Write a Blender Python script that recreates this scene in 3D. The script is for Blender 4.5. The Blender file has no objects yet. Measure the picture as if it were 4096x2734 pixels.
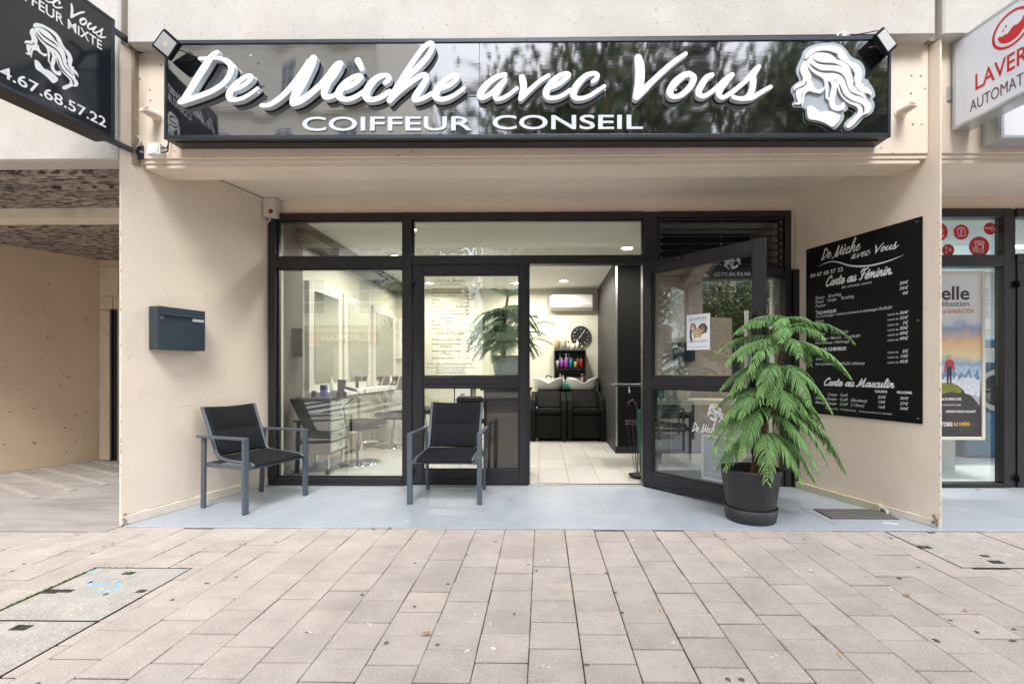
import bpy, bmesh, math, random
import numpy as np
from mathutils import Vector, Matrix
random.seed(7)
SC = bpy.context.scene
COL = SC.collection
R = math.radians

# ------------------------------------------------------------------ camera
CH, F, PX, PY, TH = 1.10, 1850.0, 2142.0, 1480.0, 0.0149
cam_d = bpy.data.cameras.new('camera')
cam = bpy.data.objects.new('camera', cam_d)
COL.objects.link(cam)
cam.location = (0, 0, CH)
cam.rotation_euler = (R(90), 0, TH)
cam_d.sensor_width = 36
cam_d.lens = 36 * F / 4096
cam_d.shift_x = -(PX - 2048) / 4096
cam_d.shift_y = (PY - 1367) / 4096
cam_d.clip_start, cam_d.clip_end = 0.05, 500
SC.camera = cam

# ------------------------------------------------------------------ light
SUN_EL, SUN_AZ = R(54), R(172)          # veiled sun from behind the photographer
w = bpy.data.worlds.new('World'); SC.world = w
w.use_nodes = True
nt = w.node_tree
bg = nt.nodes['Background']
sky = nt.nodes.new('ShaderNodeTexSky')
sky.sky_type = 'NISHITA'
sky.sun_disc = False
sky.sun_elevation = SUN_EL
sky.sun_rotation = SUN_AZ
sky.dust_density = 3.0
sky.air_density = 1.0
tc = nt.nodes.new('ShaderNodeTexCoord')
mp = nt.nodes.new('ShaderNodeMapping'); mp.inputs['Scale'].default_value = (1, 1, 2.2)
nz = nt.nodes.new('ShaderNodeTexNoise'); nz.inputs['Scale'].default_value = 2.4; nz.inputs['Detail'].default_value = 7
cr = nt.nodes.new('ShaderNodeValToRGB'); cr.color_ramp.elements[0].position = .40; cr.color_ramp.elements[1].position = .62
cr.color_ramp.elements[0].color = (.62, .62, .62, 1)
mx = nt.nodes.new('ShaderNodeMixRGB')
mx.inputs['Color2'].default_value = (9.2, 9.6, 10.4, 1)
nt.links.new(tc.outputs['Generated'], mp.inputs['Vector'])
nt.links.new(mp.outputs['Vector'], nz.inputs['Vector'])
nt.links.new(nz.outputs['Fac'], cr.inputs['Fac'])
nt.links.new(cr.outputs['Color'], mx.inputs['Fac'])
nt.links.new(sky.outputs['Color'], mx.inputs['Color1'])
nt.links.new(mx.outputs['Color'], bg.inputs['Color'])
bg.inputs['Strength'].default_value = 0.15

sd = bpy.data.lights.new('sun', 'SUN')
sd.energy = 1.5; sd.angle = R(22); sd.color = (1, .97, .93)
sun = bpy.data.objects.new('sun', sd); COL.objects.link(sun)
d = Vector((math.sin(SUN_AZ) * math.cos(SUN_EL), math.cos(SUN_AZ) * math.cos(SUN_EL), math.sin(SUN_EL)))
sun.rotation_euler = d.to_track_quat('Z', 'Y').to_euler()
sun.location = (0, -4, 20)

vs = SC.view_settings
vs.view_transform = 'Standard'; vs.look = 'None'; vs.gamma = 1.0
vs.exposure = 1.18
SC.cycles.use_denoising = True
SC.cycles.max_bounces = 10
SC.cycles.transparent_max_bounces = 16
SC.cycles.sample_clamp_indirect = 6.0
SC.cycles.caustics_reflective = False
SC.cycles.caustics_refractive = False

# ------------------------------------------------------------------ pixel <-> place helpers (photo pixels, 4096 wide)
CT, ST = math.cos(TH), math.sin(TH)
CAM = Vector((0, 0, CH))
def ray(u, v):
    a, b = (u - PX) / F, -(v - PY) / F
    return Vector((a * CT - ST, a * ST + CT, b))
def at(u, v, Y):                     # where the sight line meets the wall plane y = Y
    r = ray(u, v); return CAM + r * (Y / r.y)
def atz(u, v, Z=0.0):                # ... a floor of height Z
    r = ray(u, v); return CAM + r * ((Z - CH) / r.z)
def atd(u, v, D):                    # ... at depth D along the optical axis
    return CAM + ray(u, v) * D
def pix(p):
    q = Vector(p) - CAM
    x = q.x * CT + q.y * ST; y = -q.x * ST + q.y * CT
    return PX + F * x / y, PY - F * q.z / y

class Frame:
    """a plane with its own axes: a runs along ex, b up, c out of the plane"""
    def __init__(s, O, ex, tilt=0.0):
        s.O = Vector(O); s.ex = Vector(ex).normalized(); s.ey = Vector((0, 0, 1)); s.n = s.ex.cross(s.ey)
        if tilt: s.ex, s.ey = (s.ex + s.ey * tilt).normalized(), (s.ey - s.ex * tilt).normalized()
    def P(s, a, b, c=0.0):
        return s.O + s.ex * a + s.ey * b + s.n * c
    def px(s, u, v, c=0.0):
        r = ray(u, v); t = ((s.O + s.n * c) - CAM).dot(s.n) / r.dot(s.n)
        q = CAM + r * t - s.O
        return q.dot(s.ex), q.dot(s.ey)

YE, YB, YC, YS, YF = 3.22, 3.33, 3.23, 3.185, 4.44

# ------------------------------------------------------------------ objects
def tag(o, label=None, cat=None, group=None, kind=None):
    if label: o['label'] = label
    if cat: o['category'] = cat
    if group: o['group'] = group
    if kind: o['kind'] = kind
    return o
def thing(name, label, cat, loc=(0, 0, 0), rz=0.0, group=None):
    o = bpy.data.objects.new(name, None); COL.objects.link(o)
    o.empty_display_size = .1
    o.location = loc; o.rotation_euler = (0, 0, rz)
    return tag(o, label, cat, group)
def attach(o, parent, local=False):
    if parent is not None:
        o.parent = parent
        if not local and parent.parent is None:
            o.matrix_parent_inverse = Matrix.Translation(-Vector(parent.location))
    return o

class MB:
    def __init__(s): s.v = []; s.f = []; s.m = []; s.sm = []
    def add(s, verts, faces, mi=0, smooth=False):
        n = len(s.v)
        s.v += [tuple(x) for x in verts]
        s.f += [tuple(i + n for i in f) for f in faces]
        s.m += [mi] * len(faces); s.sm += [smooth] * len(faces)
        return s
    def box(s, x0, x1, y0, y1, z0, z1, mi=0):
        v = [(x, y, z) for z in (z0, z1) for y in (y0, y1) for x in (x0, x1)]
        return s.add(v, [(0, 2, 3, 1), (4, 5, 7, 6), (0, 1, 5, 4), (2, 6, 7, 3), (0, 4, 6, 2), (1, 3, 7, 5)], mi)
    def hexa(s, c8, mi=0):           # 8 corners: bottom 4 ccw, top 4 ccw
        return s.add(c8, [(3, 2, 1, 0), (4, 5, 6, 7), (0, 1, 5, 4), (1, 2, 6, 5), (2, 3, 7, 6), (3, 0, 4, 7)], mi)
    def fbox(s, fr, a0, a1, b0, b1, c0, c1, mi=0):   # box in a Frame
        P = fr.P
        return s.hexa([P(a0, b0, c1), P(a1, b0, c1), P(a1, b0, c0), P(a0, b0, c0),
                       P(a0, b1, c1), P(a1, b1, c1), P(a1, b1, c0), P(a0, b1, c0)], mi)
    def prism(s, poly, z0, z1, mi=0):
        n = len(poly)
        v = [(p[0], p[1], z0) for p in poly] + [(p[0], p[1], z1) for p in poly]
        return s.add(v, [tuple(range(n - 1, -1, -1)), tuple(range(n, 2 * n))] + [(i, (i + 1) % n, n + (i + 1) % n, n + i) for i in range(n)], mi)
    def tube(s, pts, r, n=8, mi=0, cap=True, smooth=True):
        pts = [Vector(p) for p in pts]
        k = len(pts)
        rs = r if isinstance(r, (list, tuple)) else [r] * k
        vs_ = []; up = None
        for i, p in enumerate(pts):
            t = (pts[min(i + 1, k - 1)] - pts[max(i - 1, 0)])
            t = t.normalized() if t.length > 1e-9 else Vector((0, 0, 1))
            if up is None: up = Vector((0, 0, 1)) if abs(t.z) < .9 else Vector((1, 0, 0))
            x = t.cross(up)
            if x.length < 1e-6: x = t.cross(Vector((0, 1, 0)))
            x.normalize(); y = x.cross(t); up = y
            for j in range(n):
                a = 2 * math.pi * (j + .5) / n
                vs_.append(p + (x * math.cos(a) + y * math.sin(a)) * rs[i])
        fs = [(i * n + j, i * n + (j + 1) % n, (i + 1) * n + (j + 1) % n, (i + 1) * n + j) for i in range(k - 1) for j in range(n)]
        s.add(vs_, fs, mi, smooth)
        if cap:
            s.add(vs_[:n], [tuple(range(n))], mi); s.add(vs_[-n:], [tuple(range(n - 1, -1, -1))], mi)
        return s
    def bar(s, p, q, w, h, mi=0, up=(0, 0, 1)):      # rectangular bar
        p, q = Vector(p), Vector(q); t = (q - p).normalized()
        x = t.cross(Vector(up))
        if x.length < 1e-5: x = t.cross(Vector((0, 1, 0)))
        x = x.normalized() * w / 2; y = x.normalized().cross(t).normalized() * h / 2
        return s.hexa([p - x - y, p + x - y, q + x - y, q - x - y, p - x + y, p + x + y, q + x + y, q - x + y], mi)
    def lathe(s, prof, c=(0, 0, 0), n=32, mi=0, smooth=True, closed=False):
        c = Vector(c); k = len(prof)
        v = [(c.x + r * math.cos(2 * math.pi * j / n), c.y + r * math.sin(2 * math.pi * j / n), c.z + z) for r, z in prof for j in range(n)]
        f = [(i * n + j, i * n + (j + 1) % n, (i + 1) * n + (j + 1) % n, (i + 1) * n + j) for i in range(k - 1) for j in range(n)]
        return s.add(v, f, mi, smooth)
    def quad(s, a, b, c, d, mi=0): return s.add([a, b, c, d], [(0, 1, 2, 3)], mi)
    def sphere(s, c, r, n=12, m=8, mi=0, sc=(1, 1, 1)):
        prof = [(max(1e-4, math.sin(math.pi * i / m)), -math.cos(math.pi * i / m)) for i in range(m + 1)]
        v = [(c[0] + r * sc[0] * pr * math.cos(2 * math.pi * j / n), c[1] + r * sc[1] * pr * math.sin(2 * math.pi * j / n), c[2] + r * sc[2] * pz) for pr, pz in prof for j in range(n)]
        f = [(i * n + j, i * n + (j + 1) % n, (i + 1) * n + (j + 1) % n, (i + 1) * n + j) for i in range(m) for j in range(n)]
        return s.add(v, f, mi, True)
    def mesh(s, name, mats, bevel=0.0, seg=1, weld=False):
        me = bpy.data.meshes.new(name)
        me.from_pydata(s.v, [], s.f)
        for i, m_ in enumerate(mats if isinstance(mats, (list, tuple)) else [mats]): me.materials.append(m_)
        me.polygons.foreach_set('material_index', s.m)
        me.polygons.foreach_set('use_smooth', s.sm)
        if bevel > 0 or weld:
            b = bmesh.new(); b.from_mesh(me)
            if weld: bmesh.ops.remove_doubles(b, verts=b.verts, dist=1e-5)
            if bevel > 0:
                ed = [e for e in b.edges if len(e.link_faces) == 2 and e.calc_face_angle(0) > R(25) and not (e.link_faces[0].smooth and e.link_faces[1].smooth)]
                bmesh.ops.bevel(b, geom=ed, offset=bevel, segments=seg, affect='EDGES', clamp_overlap=True)
            b.to_mesh(me); b.free()
        me.update()
        return me
    def build(s, name, mats, parent=None, bevel=0.0, local=False, seg=1, weld=False, **tg):
        me = s.mesh(name, mats, bevel, seg, weld)
        o = bpy.data.objects.new(name, me); COL.objects.link(o)
        attach(o, parent, local)
        tag(o, **tg)
        return o
def copy_tree(o, parent=None):
    c = o.copy(); COL.objects.link(c)
    if parent is not None: c.parent = parent
    for ch in list(o.children): copy_tree(ch, c)
    return c
def stuff(o): o['kind'] = 'stuff'; return o
def struct(o, label=None):
    o['kind'] = 'structure'
    if label: o['label'] = label
    return o

# ------------------------------------------------------------------ materials
def newmat(name):
    m = bpy.data.materials.new(name); m.use_nodes = True
    t = m.node_tree; p = t.nodes['Principled BSDF']
    return m, t, p
def pos_noise(t, scale, detail=4, rough=.6, vec=None, stretch=None):
    g = t.nodes.new('ShaderNodeNewGeometry')
    src = g.outputs['Position']
    if stretch:
        mpn = t.nodes.new('ShaderNodeMapping'); mpn.inputs['Scale'].default_value = stretch[:3]
        if len(stretch) > 3: mpn.inputs['Rotation'].default_value = (0, 0, stretch[3])
        t.links.new(src, mpn.inputs['Vector']); src = mpn.outputs['Vector']
    n = t.nodes.new('ShaderNodeTexNoise')
    n.inputs['Scale'].default_value = scale; n.inputs['Detail'].default_value = detail; n.inputs['Roughness'].default_value = rough
    t.links.new(src, n.inputs['Vector'])
    return n.outputs['Fac']
def ramp(t, fac, stops):
    r_ = t.nodes.new('ShaderNodeValToRGB')
    e = r_.color_ramp.elements
    while len(e) < len(stops): e.new(.5)
    for i, (p_, c_) in enumerate(stops):
        e[i].position = p_; e[i].color = (c_ if len(c_) == 4 else tuple(c_) + (1,)) if isinstance(c_, (tuple, list)) else (c_, c_, c_, 1)
    t.links.new(fac, r_.inputs['Fac'])
    return r_.outputs['Color']
def mixc(t, fac, a, b, mode='MIX'):
    m = t.nodes.new('ShaderNodeMixRGB'); m.blend_type = mode
    for k, x in (('Fac', fac), ('Color1', a), ('Color2', b)):
        if isinstance(x, (int, float)): m.inputs[k].default_value = x
        elif isinstance(x, (tuple, list)): m.inputs[k].default_value = tuple(x) + (1,) if len(x) == 3 else x
        else: t.links.new(x, m.inputs[k])
    return m.outputs['Color']
def bump(t, p, h, dist, strength=1.0):
    b = t.nodes.new('ShaderNodeBump'); b.inputs['Distance'].default_value = dist; b.inputs['Strength'].default_value = strength
    t.links.new(h, b.inputs['Height']); t.links.new(b.outputs['Normal'], p.inputs['Normal'])
def mat(name, col, rough=.5, metal=0.0, var=0.0, vscale=3.0, bscale=0, bdist=.001, spec=.5, ior=None, grime=None, gscale=1.5, rvar=0.0, objvar=0.0, speck=None, emit=None, coat=0.0, stretch=None):
    m, t, p = newmat(name)
    c = None
    base = tuple(col) + (1,)
    p.inputs['Base Color'].default_value = base
    p.inputs['Roughness'].default_value = rough
    p.inputs['Metallic'].default_value = metal
    p.inputs['Specular IOR Level'].default_value = spec
    if coat: p.inputs['Coat Weight'].default_value = coat; p.inputs['Coat Roughness'].default_value = .08
    if ior: p.inputs['IOR'].default_value = ior
    src = base
    if var:
        n = pos_noise(t, vscale, 6, .65, stretch=stretch)
        src = mixc(t, 1.0, base, ramp(t, n, [(.25, 1 - var), (.75, 1 + var * .6)]), 'MULTIPLY')
    if speck:                         # (scale, lo, colour, amount)
        n2 = pos_noise(t, speck[0], 2, .5, stretch=stretch)
        src = mixc(t, ramp(t, n2, [(speck[1], 0), (speck[1] + .06, speck[3])]), src, speck[2])
        if len(speck) > 4:
            n3 = pos_noise(t, speck[0] * 1.7, 2, .5, stretch=stretch)
            src = mixc(t, ramp(t, n3, [(speck[1], 0), (speck[1] + .06, speck[3])]), src, speck[4])
    if grime:                         # colour laid where a large noise is high
        n4 = pos_noise(t, gscale, 8, .7, stretch=stretch)
        src = mixc(t, ramp(t, n4, [(.52, 0), (.75, .75)]), src, grime)
    if objvar:
        oi = t.nodes.new('ShaderNodeObjectInfo')
        rr = ramp(t, oi.outputs['Random'], [(0, (1 - objvar, 1 - objvar * 1.1, 1 - objvar * 1.2)), (.5, 1.0), (1, (1 + objvar * .8, 1 + objvar * .6, 1 + objvar * .4))])
        src = mixc(t, 1.0, src, rr, 'MULTIPLY')
    if src is not base: t.links.new(src, p.inputs['Base Color'])
    if rvar:
        n5 = pos_noise(t, vscale * 2.3, 5, .6)
        t.links.new(ramp(t, n5, [(.3, max(0, rough - rvar)), (.7, min(1, rough + rvar))]), p.inputs['Roughness'])
    if bscale: bump(t, p, pos_noise(t, bscale, 5, .6, stretch=stretch), bdist)
    if emit:
        p.inputs['Emission Color'].default_value = tuple(emit[0]) + (1,); p.inputs['Emission Strength'].default_value = emit[1]
    return m
def glass(name, tint=(.93, .96, .94), refl=.09):
    m = bpy.data.materials.new(name); m.use_nodes = True; t = m.node_tree; t.nodes.clear()
    o = t.nodes.new('ShaderNodeOutputMaterial'); a = t.nodes.new('ShaderNodeBsdfTransparent'); b = t.nodes.new('ShaderNodeBsdfGlossy')
    a.inputs['Color'].default_value = tint + (1,); b.inputs['Roughness'].default_value = 0.0
    lw = t.nodes.new('ShaderNodeLayerWeight'); lw.inputs['Blend'].default_value = .5
    pw = t.nodes.new('ShaderNodeMath'); pw.operation = 'POWER'; pw.inputs[1].default_value = 4
    mu = t.nodes.new('ShaderNodeMath'); mu.operation = 'MULTIPLY_ADD'; mu.inputs[1].default_value = .75; mu.inputs[2].default_value = refl
    x = t.nodes.new('ShaderNodeMixShader')
    t.links.new(lw.outputs['Facing'], pw.inputs[0]); t.links.new(pw.outputs[0], mu.inputs[0]); t.links.new(mu.outputs[0], x.inputs['Fac'])
    t.links.new(a.outputs[0], x.inputs[1]); t.links.new(b.outputs[0], x.inputs[2]); t.links.new(x.outputs[0], o.inputs['Surface'])
    return m
def emis(name, col, s):
    return mat(name, (.9, .9, .9), .5, emit=(col, s))

M = {}
M['concrete'] = mat('pale_concrete', (.55, .53, .50), .85, var=.16, vscale=2.2, bscale=60, bdist=.002, speck=(55, .66, (.20, .18, .16), .55, (.8, .78, .75)), grime=(.50, .44, .37), gscale=.9)
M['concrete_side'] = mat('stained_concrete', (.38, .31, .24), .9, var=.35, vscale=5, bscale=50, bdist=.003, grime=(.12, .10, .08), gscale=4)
M['cream'] = mat('cream_paint', (.83, .715, .60), .62, var=.07, vscale=1.7, bscale=90, bdist=.0016, grime=(.76, .62, .50), gscale=.8, speck=(23, .735, (.30, .24, .18), .45))
M['cream2'] = mat('cream_trim_paint', (.80, .72, .60), .5, var=.07, vscale=4, bscale=90, bdist=.0006, grime=(.5, .42, .33), gscale=3)
M['tan'] = mat('tan_passage_paint', (.63, .51, .37), .8, var=.12, vscale=1.5, bscale=60, bdist=.001, speck=(9, .72, (.16, .10, .05), .6), grime=(.42, .31, .19), gscale=1.2)
M['dirty'] = mat('soot_streaked_concrete', (.46, .41, .37), .95, var=.5, vscale=3, bscale=26, bdist=.03, speck=(13, .52, (.025, .02, .017), .9, (.20, .17, .15)), grime=(.12, .10, .085), gscale=2.2, stretch=(.75, 2.0, 1, .5))
M['tan2'] = mat('beige_painted_wood', (.66, .55, .41), .6, var=.08, vscale=6, grime=(.45, .36, .25), gscale=4)
M['ochre'] = mat('ochre_stained_soffit', (.55, .40, .24), .8, var=.3, vscale=5)
M['creamceil'] = mat('cream_ceiling_paint', (.88, .775, .665), .7, var=.05, vscale=1.5, bscale=60, bdist=.001)
M['floorpaint'] = mat('grey_floor_paint', (.345, .375, .425), .42, var=.10, vscale=2.6, bscale=35, bdist=.0007, rvar=.10, grime=(.43, .455, .485), gscale=1.6, speck=(40, .74, (.25, .25, .25), .35))
M['passfloor'] = mat('worn_concrete_floor', (.36, .33, .31), .85, var=.28, vscale=3, bscale=40, bdist=.003, grime=(.16, .13, .11), gscale=1.6, stretch=(.6, 2.2, 1))
M['frame'] = mat('anthracite_frame', (.016, .015, .018), .36, var=.12, vscale=6, bscale=300, bdist=.0002, rvar=.06)
M['frame2'] = mat('graphite_door_frame', (.022, .022, .026), .34, var=.12, speck=(70, .735, (.2, .2, .2), .6), vscale=6, bscale=300, bdist=.0002, rvar=.06, spec=.4)
M['joint'] = mat('joint_dirt', (.045, .037, .03), 1, var=.5, vscale=30, bscale=120, bdist=.004, grime=(.07, .10, .03), gscale=2.5)
M['glass'] = glass('window_glass', refl=.14)
M['glass_door'] = glass('door_glass', refl=.15)
M['glass_fixed'] = glass('fixed_leaf_glass', refl=.07)
M['white'] = mat('white_plastic', (.80, .80, .79), .35)
M['offwhite'] = mat('aged_white_plastic', (.66, .63, .57), .45, var=.08, vscale=15)
M['black'] = mat('black_satin', (.012, .012, .013), .4)
M['steel'] = mat('brushed_steel', (.62, .61, .60), .28, metal=1)
M['chrome'] = mat('chrome', (.75, .75, .76), .07, metal=1)
M['darksteel'] = mat('dark_steel', (.10, .10, .11), .3, metal=.8)
# ------------------------------------------------------------------ lettering
def catmull(pts, sub=6):
    P = np.array(pts, float)
    if len(P) < 3:
        t = np.linspace(0, 1, 8)[:, None]; return P[0] * (1 - t) + P[-1] * t
    Q = np.vstack([2 * P[0] - P[1], P, 2 * P[-1] - P[-2]])
    out = []
    for i in range(1, len(Q) - 2):
        for k in range(sub):
            t = k / sub
            a, b, c, d_ = Q[i - 1], Q[i], Q[i + 1], Q[i + 2]
            out.append(.5 * ((2 * b) + (c - a) * t + (2 * a - 5 * b + 4 * c - d_) * t * t + (3 * b - a - 3 * c + d_) * t ** 3))
    out.append(Q[-2])
    return np.array(out)
def stroke_loops(strokes, step):
    """outline of the union of brush strokes (x, y, r)"""
    S = []
    for st in strokes:
        c = catmull(st, 8)
        for i in range(len(c) - 1):
            n = max(1, int(np.hypot(*(c[i + 1, :2] - c[i, :2])) / (step * .6)))
            for k in range(n): S.append(c[i] + (c[i + 1] - c[i]) * k / n)
        S.append(c[-1])
    S = np.array(S)
    S = np.array(S); S[:, 2] = np.maximum(S[:, 2], step * .5)
    x0, y0 = (S[:, 0] - S[:, 2]).min() - 2 * step, (S[:, 1] - S[:, 2]).min() - 2 * step
    x1, y1 = (S[:, 0] + S[:, 2]).max() + 2 * step, (S[:, 1] + S[:, 2]).max() + 2 * step
    X = np.arange(x0, x1, step); Y = np.arange(y0, y1, step)
    D = np.full((len(Y), len(X)), 1e9)
    for sx, sy, sr in S:
        m_ = sr + 3 * step
        i0, i1 = np.searchsorted(X, (sx - m_, sx + m_)); j0, j1 = np.searchsorted(Y, (sy - m_, sy + m_))
        gx = X[i0:i1][None, :] - sx; gy = Y[j0:j1][:, None] - sy
        D[j0:j1, i0:i1] = np.minimum(D[j0:j1, i0:i1], np.sqrt(gx * gx + gy * gy) - sr)
    return march(D, X, Y)
def march(D, X, Y):
    D = np.where(np.abs(D) < 1e-9, 1e-9, D); D = np.minimum(D, 1e3)
    ny, nx = D.shape; nxt = {}; P = {}
    def pt(e):
        if e not in P:
            k, j, i = e
            if k == 0: a, b = D[j, i], D[j, i + 1]; t = a / (a - b); P[e] = (X[i] + (X[1] - X[0]) * t, Y[j])
            else: a, b = D[j, i], D[j + 1, i]; t = a / (a - b); P[e] = (X[i], Y[j] + (Y[1] - Y[0]) * t)
        return P[e]
    I = D < 0
    act = np.argwhere((I[:-1, :-1].astype(int) + I[1:, :-1] + I[:-1, 1:] + I[1:, 1:]) % 4 != 0)
    for j, i in act:
        j = int(j); i = int(i)
        c = (I[j, i], I[j, i + 1], I[j + 1, i + 1], I[j + 1, i])
        e = ((0, j, i), (1, j, i + 1), (0, j + 1, i), (1, j, i))
        # walk edges; inside on the left
        cr_ = []
        for k in range(4):
            a, b = c[k], c[(k + 1) % 4]
            if a != b: cr_.append((e[k], a))
        if len(cr_) == 2:
            (e0, a0), (e1, a1) = cr_
            if a0: nxt[e0] = e1
            else: nxt[e1] = e0
        else:
            for k in range(4):
                if cr_[k][1]: nxt[cr_[k][0]] = cr_[(k + 1) % 4][0]
    loops = []; used = set()
    for s_ in list(nxt):
        if s_ in used: continue
        lp = []; q = s_
        while q not in used and q in nxt:
            used.add(q); lp.append(pt(q)); q = nxt[q]
        if len(lp) > 5: loops.append(np.array(lp))
    return loops
def smooth_poly(pts, sub=5):
    P = np.array(pts, float); n = len(P); out = []
    for i in range(n):
        a, b, c, d_ = P[i - 1], P[i], P[(i + 1) % n], P[(i + 2) % n]
        for k in range(sub):
            t = k / sub
            out.append(.5 * ((2 * b) + (c - a) * t + (2 * a - 5 * b + 4 * c - d_) * t * t + (3 * b - a - 3 * c + d_) * t ** 3))
    return np.array(out)
def fill_loops(loops, depth=0.0):
    """outlines (with holes) -> flat or extruded mesh data in (x, y, z)"""
    cu = bpy.data.curves.new('tmp', 'CURVE'); cu.dimensions = '2D'; cu.fill_mode = 'BOTH' if depth else 'FRONT'
    cu.extrude = depth / 2
    for lp in loops:
        sp = cu.splines.new('POLY'); sp.points.add(len(lp) - 1)
        sp.points.foreach_set('co', np.hstack([lp, np.zeros((len(lp), 1)), np.ones((len(lp), 1))]).astype('f').ravel())
        sp.use_cyclic_u = True
    o = bpy.data.objects.new('tmp', cu)
    me = bpy.data.meshes.new_from_object(o)
    v = np.array([x.co[:] for x in me.vertices]); f = [tuple(p.vertices) for p in me.polygons]
    bpy.data.objects.remove(o); bpy.data.curves.remove(cu); bpy.data.meshes.remove(me)
    if depth: v[:, 2] += depth / 2
    return v, f
_TC = {}
def text2d(body, weight=0.0, depth=0.0, shear=0.0, spacing=1.0, align='LEFT'):
    k = (body, weight, depth, shear, spacing, align)
    if k in _TC: return _TC[k]
    cu = bpy.data.curves.new('tmp', 'FONT'); cu.body = body; cu.size = 1; cu.offset = weight; cu.extrude = depth / 2
    cu.shear = shear; cu.space_character = spacing; cu.align_x = align; cu.resolution_u = 4; cu.fill_mode = 'BOTH' if depth else 'FRONT'
    o = bpy.data.objects.new('tmp', cu)
    me = bpy.data.meshes.new_from_object(o)
    v = np.array([x.co[:] for x in me.vertices]).reshape(-1, 3); f = [tuple(p.vertices) for p in me.polygons]
    bpy.data.objects.remove(o); bpy.data.curves.remove(cu); bpy.data.meshes.remove(me)
    _TC[k] = (v, f)
    return v, f
CAP = .73                              # cap height of the built-in face at size 1
def put_text(mb, fr, body, a0, b0, h, a1=None, c=.0015, weight=0.0, depth=0.0, shear=0.0, spacing=1.0, mi=0, right=False, centre=False):
    """text on a Frame: baseline start (a0, b0), cap height h, optional right end a1"""
    v, f = text2d(body, weight, 0.0 if not depth else depth / h * CAP, shear, spacing)
    if not len(v): return
    s_ = h / CAP; w0, w1 = v[:, 0].min(), v[:, 0].max()
    sx = s_ if a1 is None else (a1 - a0) / max(1e-6, (w1 - w0))
    off = a0 if not right else a0 - (w1 - w0) * sx
    if centre: off = a0 - (w1 - w0) * sx / 2
    zs = (depth / h * CAP / 2) if depth else 0
    mb.add([fr.P(off + (p[0] - w0) * sx, b0 + p[1] * s_, c + (p[2] + zs) * s_) for p in v], f, mi)
def put_px(mb, fr, body, u0, v0, u1, v1, hpx, c=.0015, **kw):
    """the same, from photo pixels: baseline start, baseline end, cap height in px at the start"""
    a0, b0 = fr.px(u0, v0, c); a1, b1 = fr.px(u1, v1, c); _, bt = fr.px(u0, v0 - hpx, c)
    put_text(mb, fr, body, a0, (b0 + b1) / 2, bt - b0, a1, c, **kw)

# brush lettering of the sign, traced as strokes (x, y, radius) in photo pixels
def zs(ox, oy, s, strokes):
    return [[(ox + x / s, oy + y / s, r / s) for x, y, r in st] for st in strokes]
W_D = zs(700, 180, 5.8075, [
    [(990, 160, 42), (900, 215, 60), (800, 330, 78), (690, 500, 86), (560, 700, 86), (420, 930, 84), (280, 1150, 80), (175, 1280, 66), (110, 1325, 56)],
    [(150, 1330, 52), (330, 1262, 62), (600, 1170, 62), (850, 1070, 62), (1080, 925, 62), (1230, 760, 66), (1305, 570, 72), (1265, 430, 70), (1150, 345, 58), (1000, 302, 44), (850, 300, 42), (700, 312, 42), (570, 318, 40)]])
W_e = zs(700, 180, 5.8075, [
    [(1390, 1030, 48), (1520, 978, 48), (1650, 895, 50), (1755, 790, 54), (1765, 735, 56), (1700, 712, 48), (1560, 785, 55), (1420, 900, 65), (1300, 1040, 75), (1252, 1170, 78), (1290, 1255, 66), (1400, 1272, 50), (1560, 1235, 48), (1720, 1150, 44), (1840, 1065, 42), (1915, 1005, 38)]])
W_M = zs(1030, 150, 5.058, [
    [(80, 1375, 40), (200, 1372, 45), (330, 1310, 52), (480, 1200, 55), (620, 1065, 58), (760, 910, 66), (880, 760, 74), (980, 620, 76), (1060, 500, 80)],
    [(1130, 425, 74), (1080, 540, 96), (1000, 700, 100), (930, 850, 98), (850, 1000, 94), (770, 1150, 86), (720, 1270, 72), (712, 1335, 60)],
    [(725, 1318, 72), (850, 1285, 66), (1000, 1190, 64), (1150, 1070, 62), (1300, 930, 62), (1430, 790, 70), (1540, 660, 80), (1620, 570, 84), (1672, 530, 66)],
    [(1672, 530, 62), (1600, 650, 80), (1500, 790, 84), (1420, 910, 78), (1370, 1030, 74), (1345, 1130, 66), (1365, 1200, 54), (1450, 1205, 48), (1560, 1165, 48), (1650, 1100, 50)],
    [(1770, 1030, 46), (1900, 970, 50), (2020, 885, 52), (2090, 800, 50), (2075, 768, 45), (1990, 778, 45), (1860, 852, 55), (1740, 960, 68), (1660, 1080, 76), (1650, 1180, 74), (1720, 1242, 56), (1840, 1248, 50), (1980, 1200, 48), (2110, 1120, 46), (2200, 1050, 45)]])
W_acc = zs(1030, 150, 5.058, [[(2032, 470, 66), (2070, 555, 56), (2108, 650, 38)]])
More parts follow.
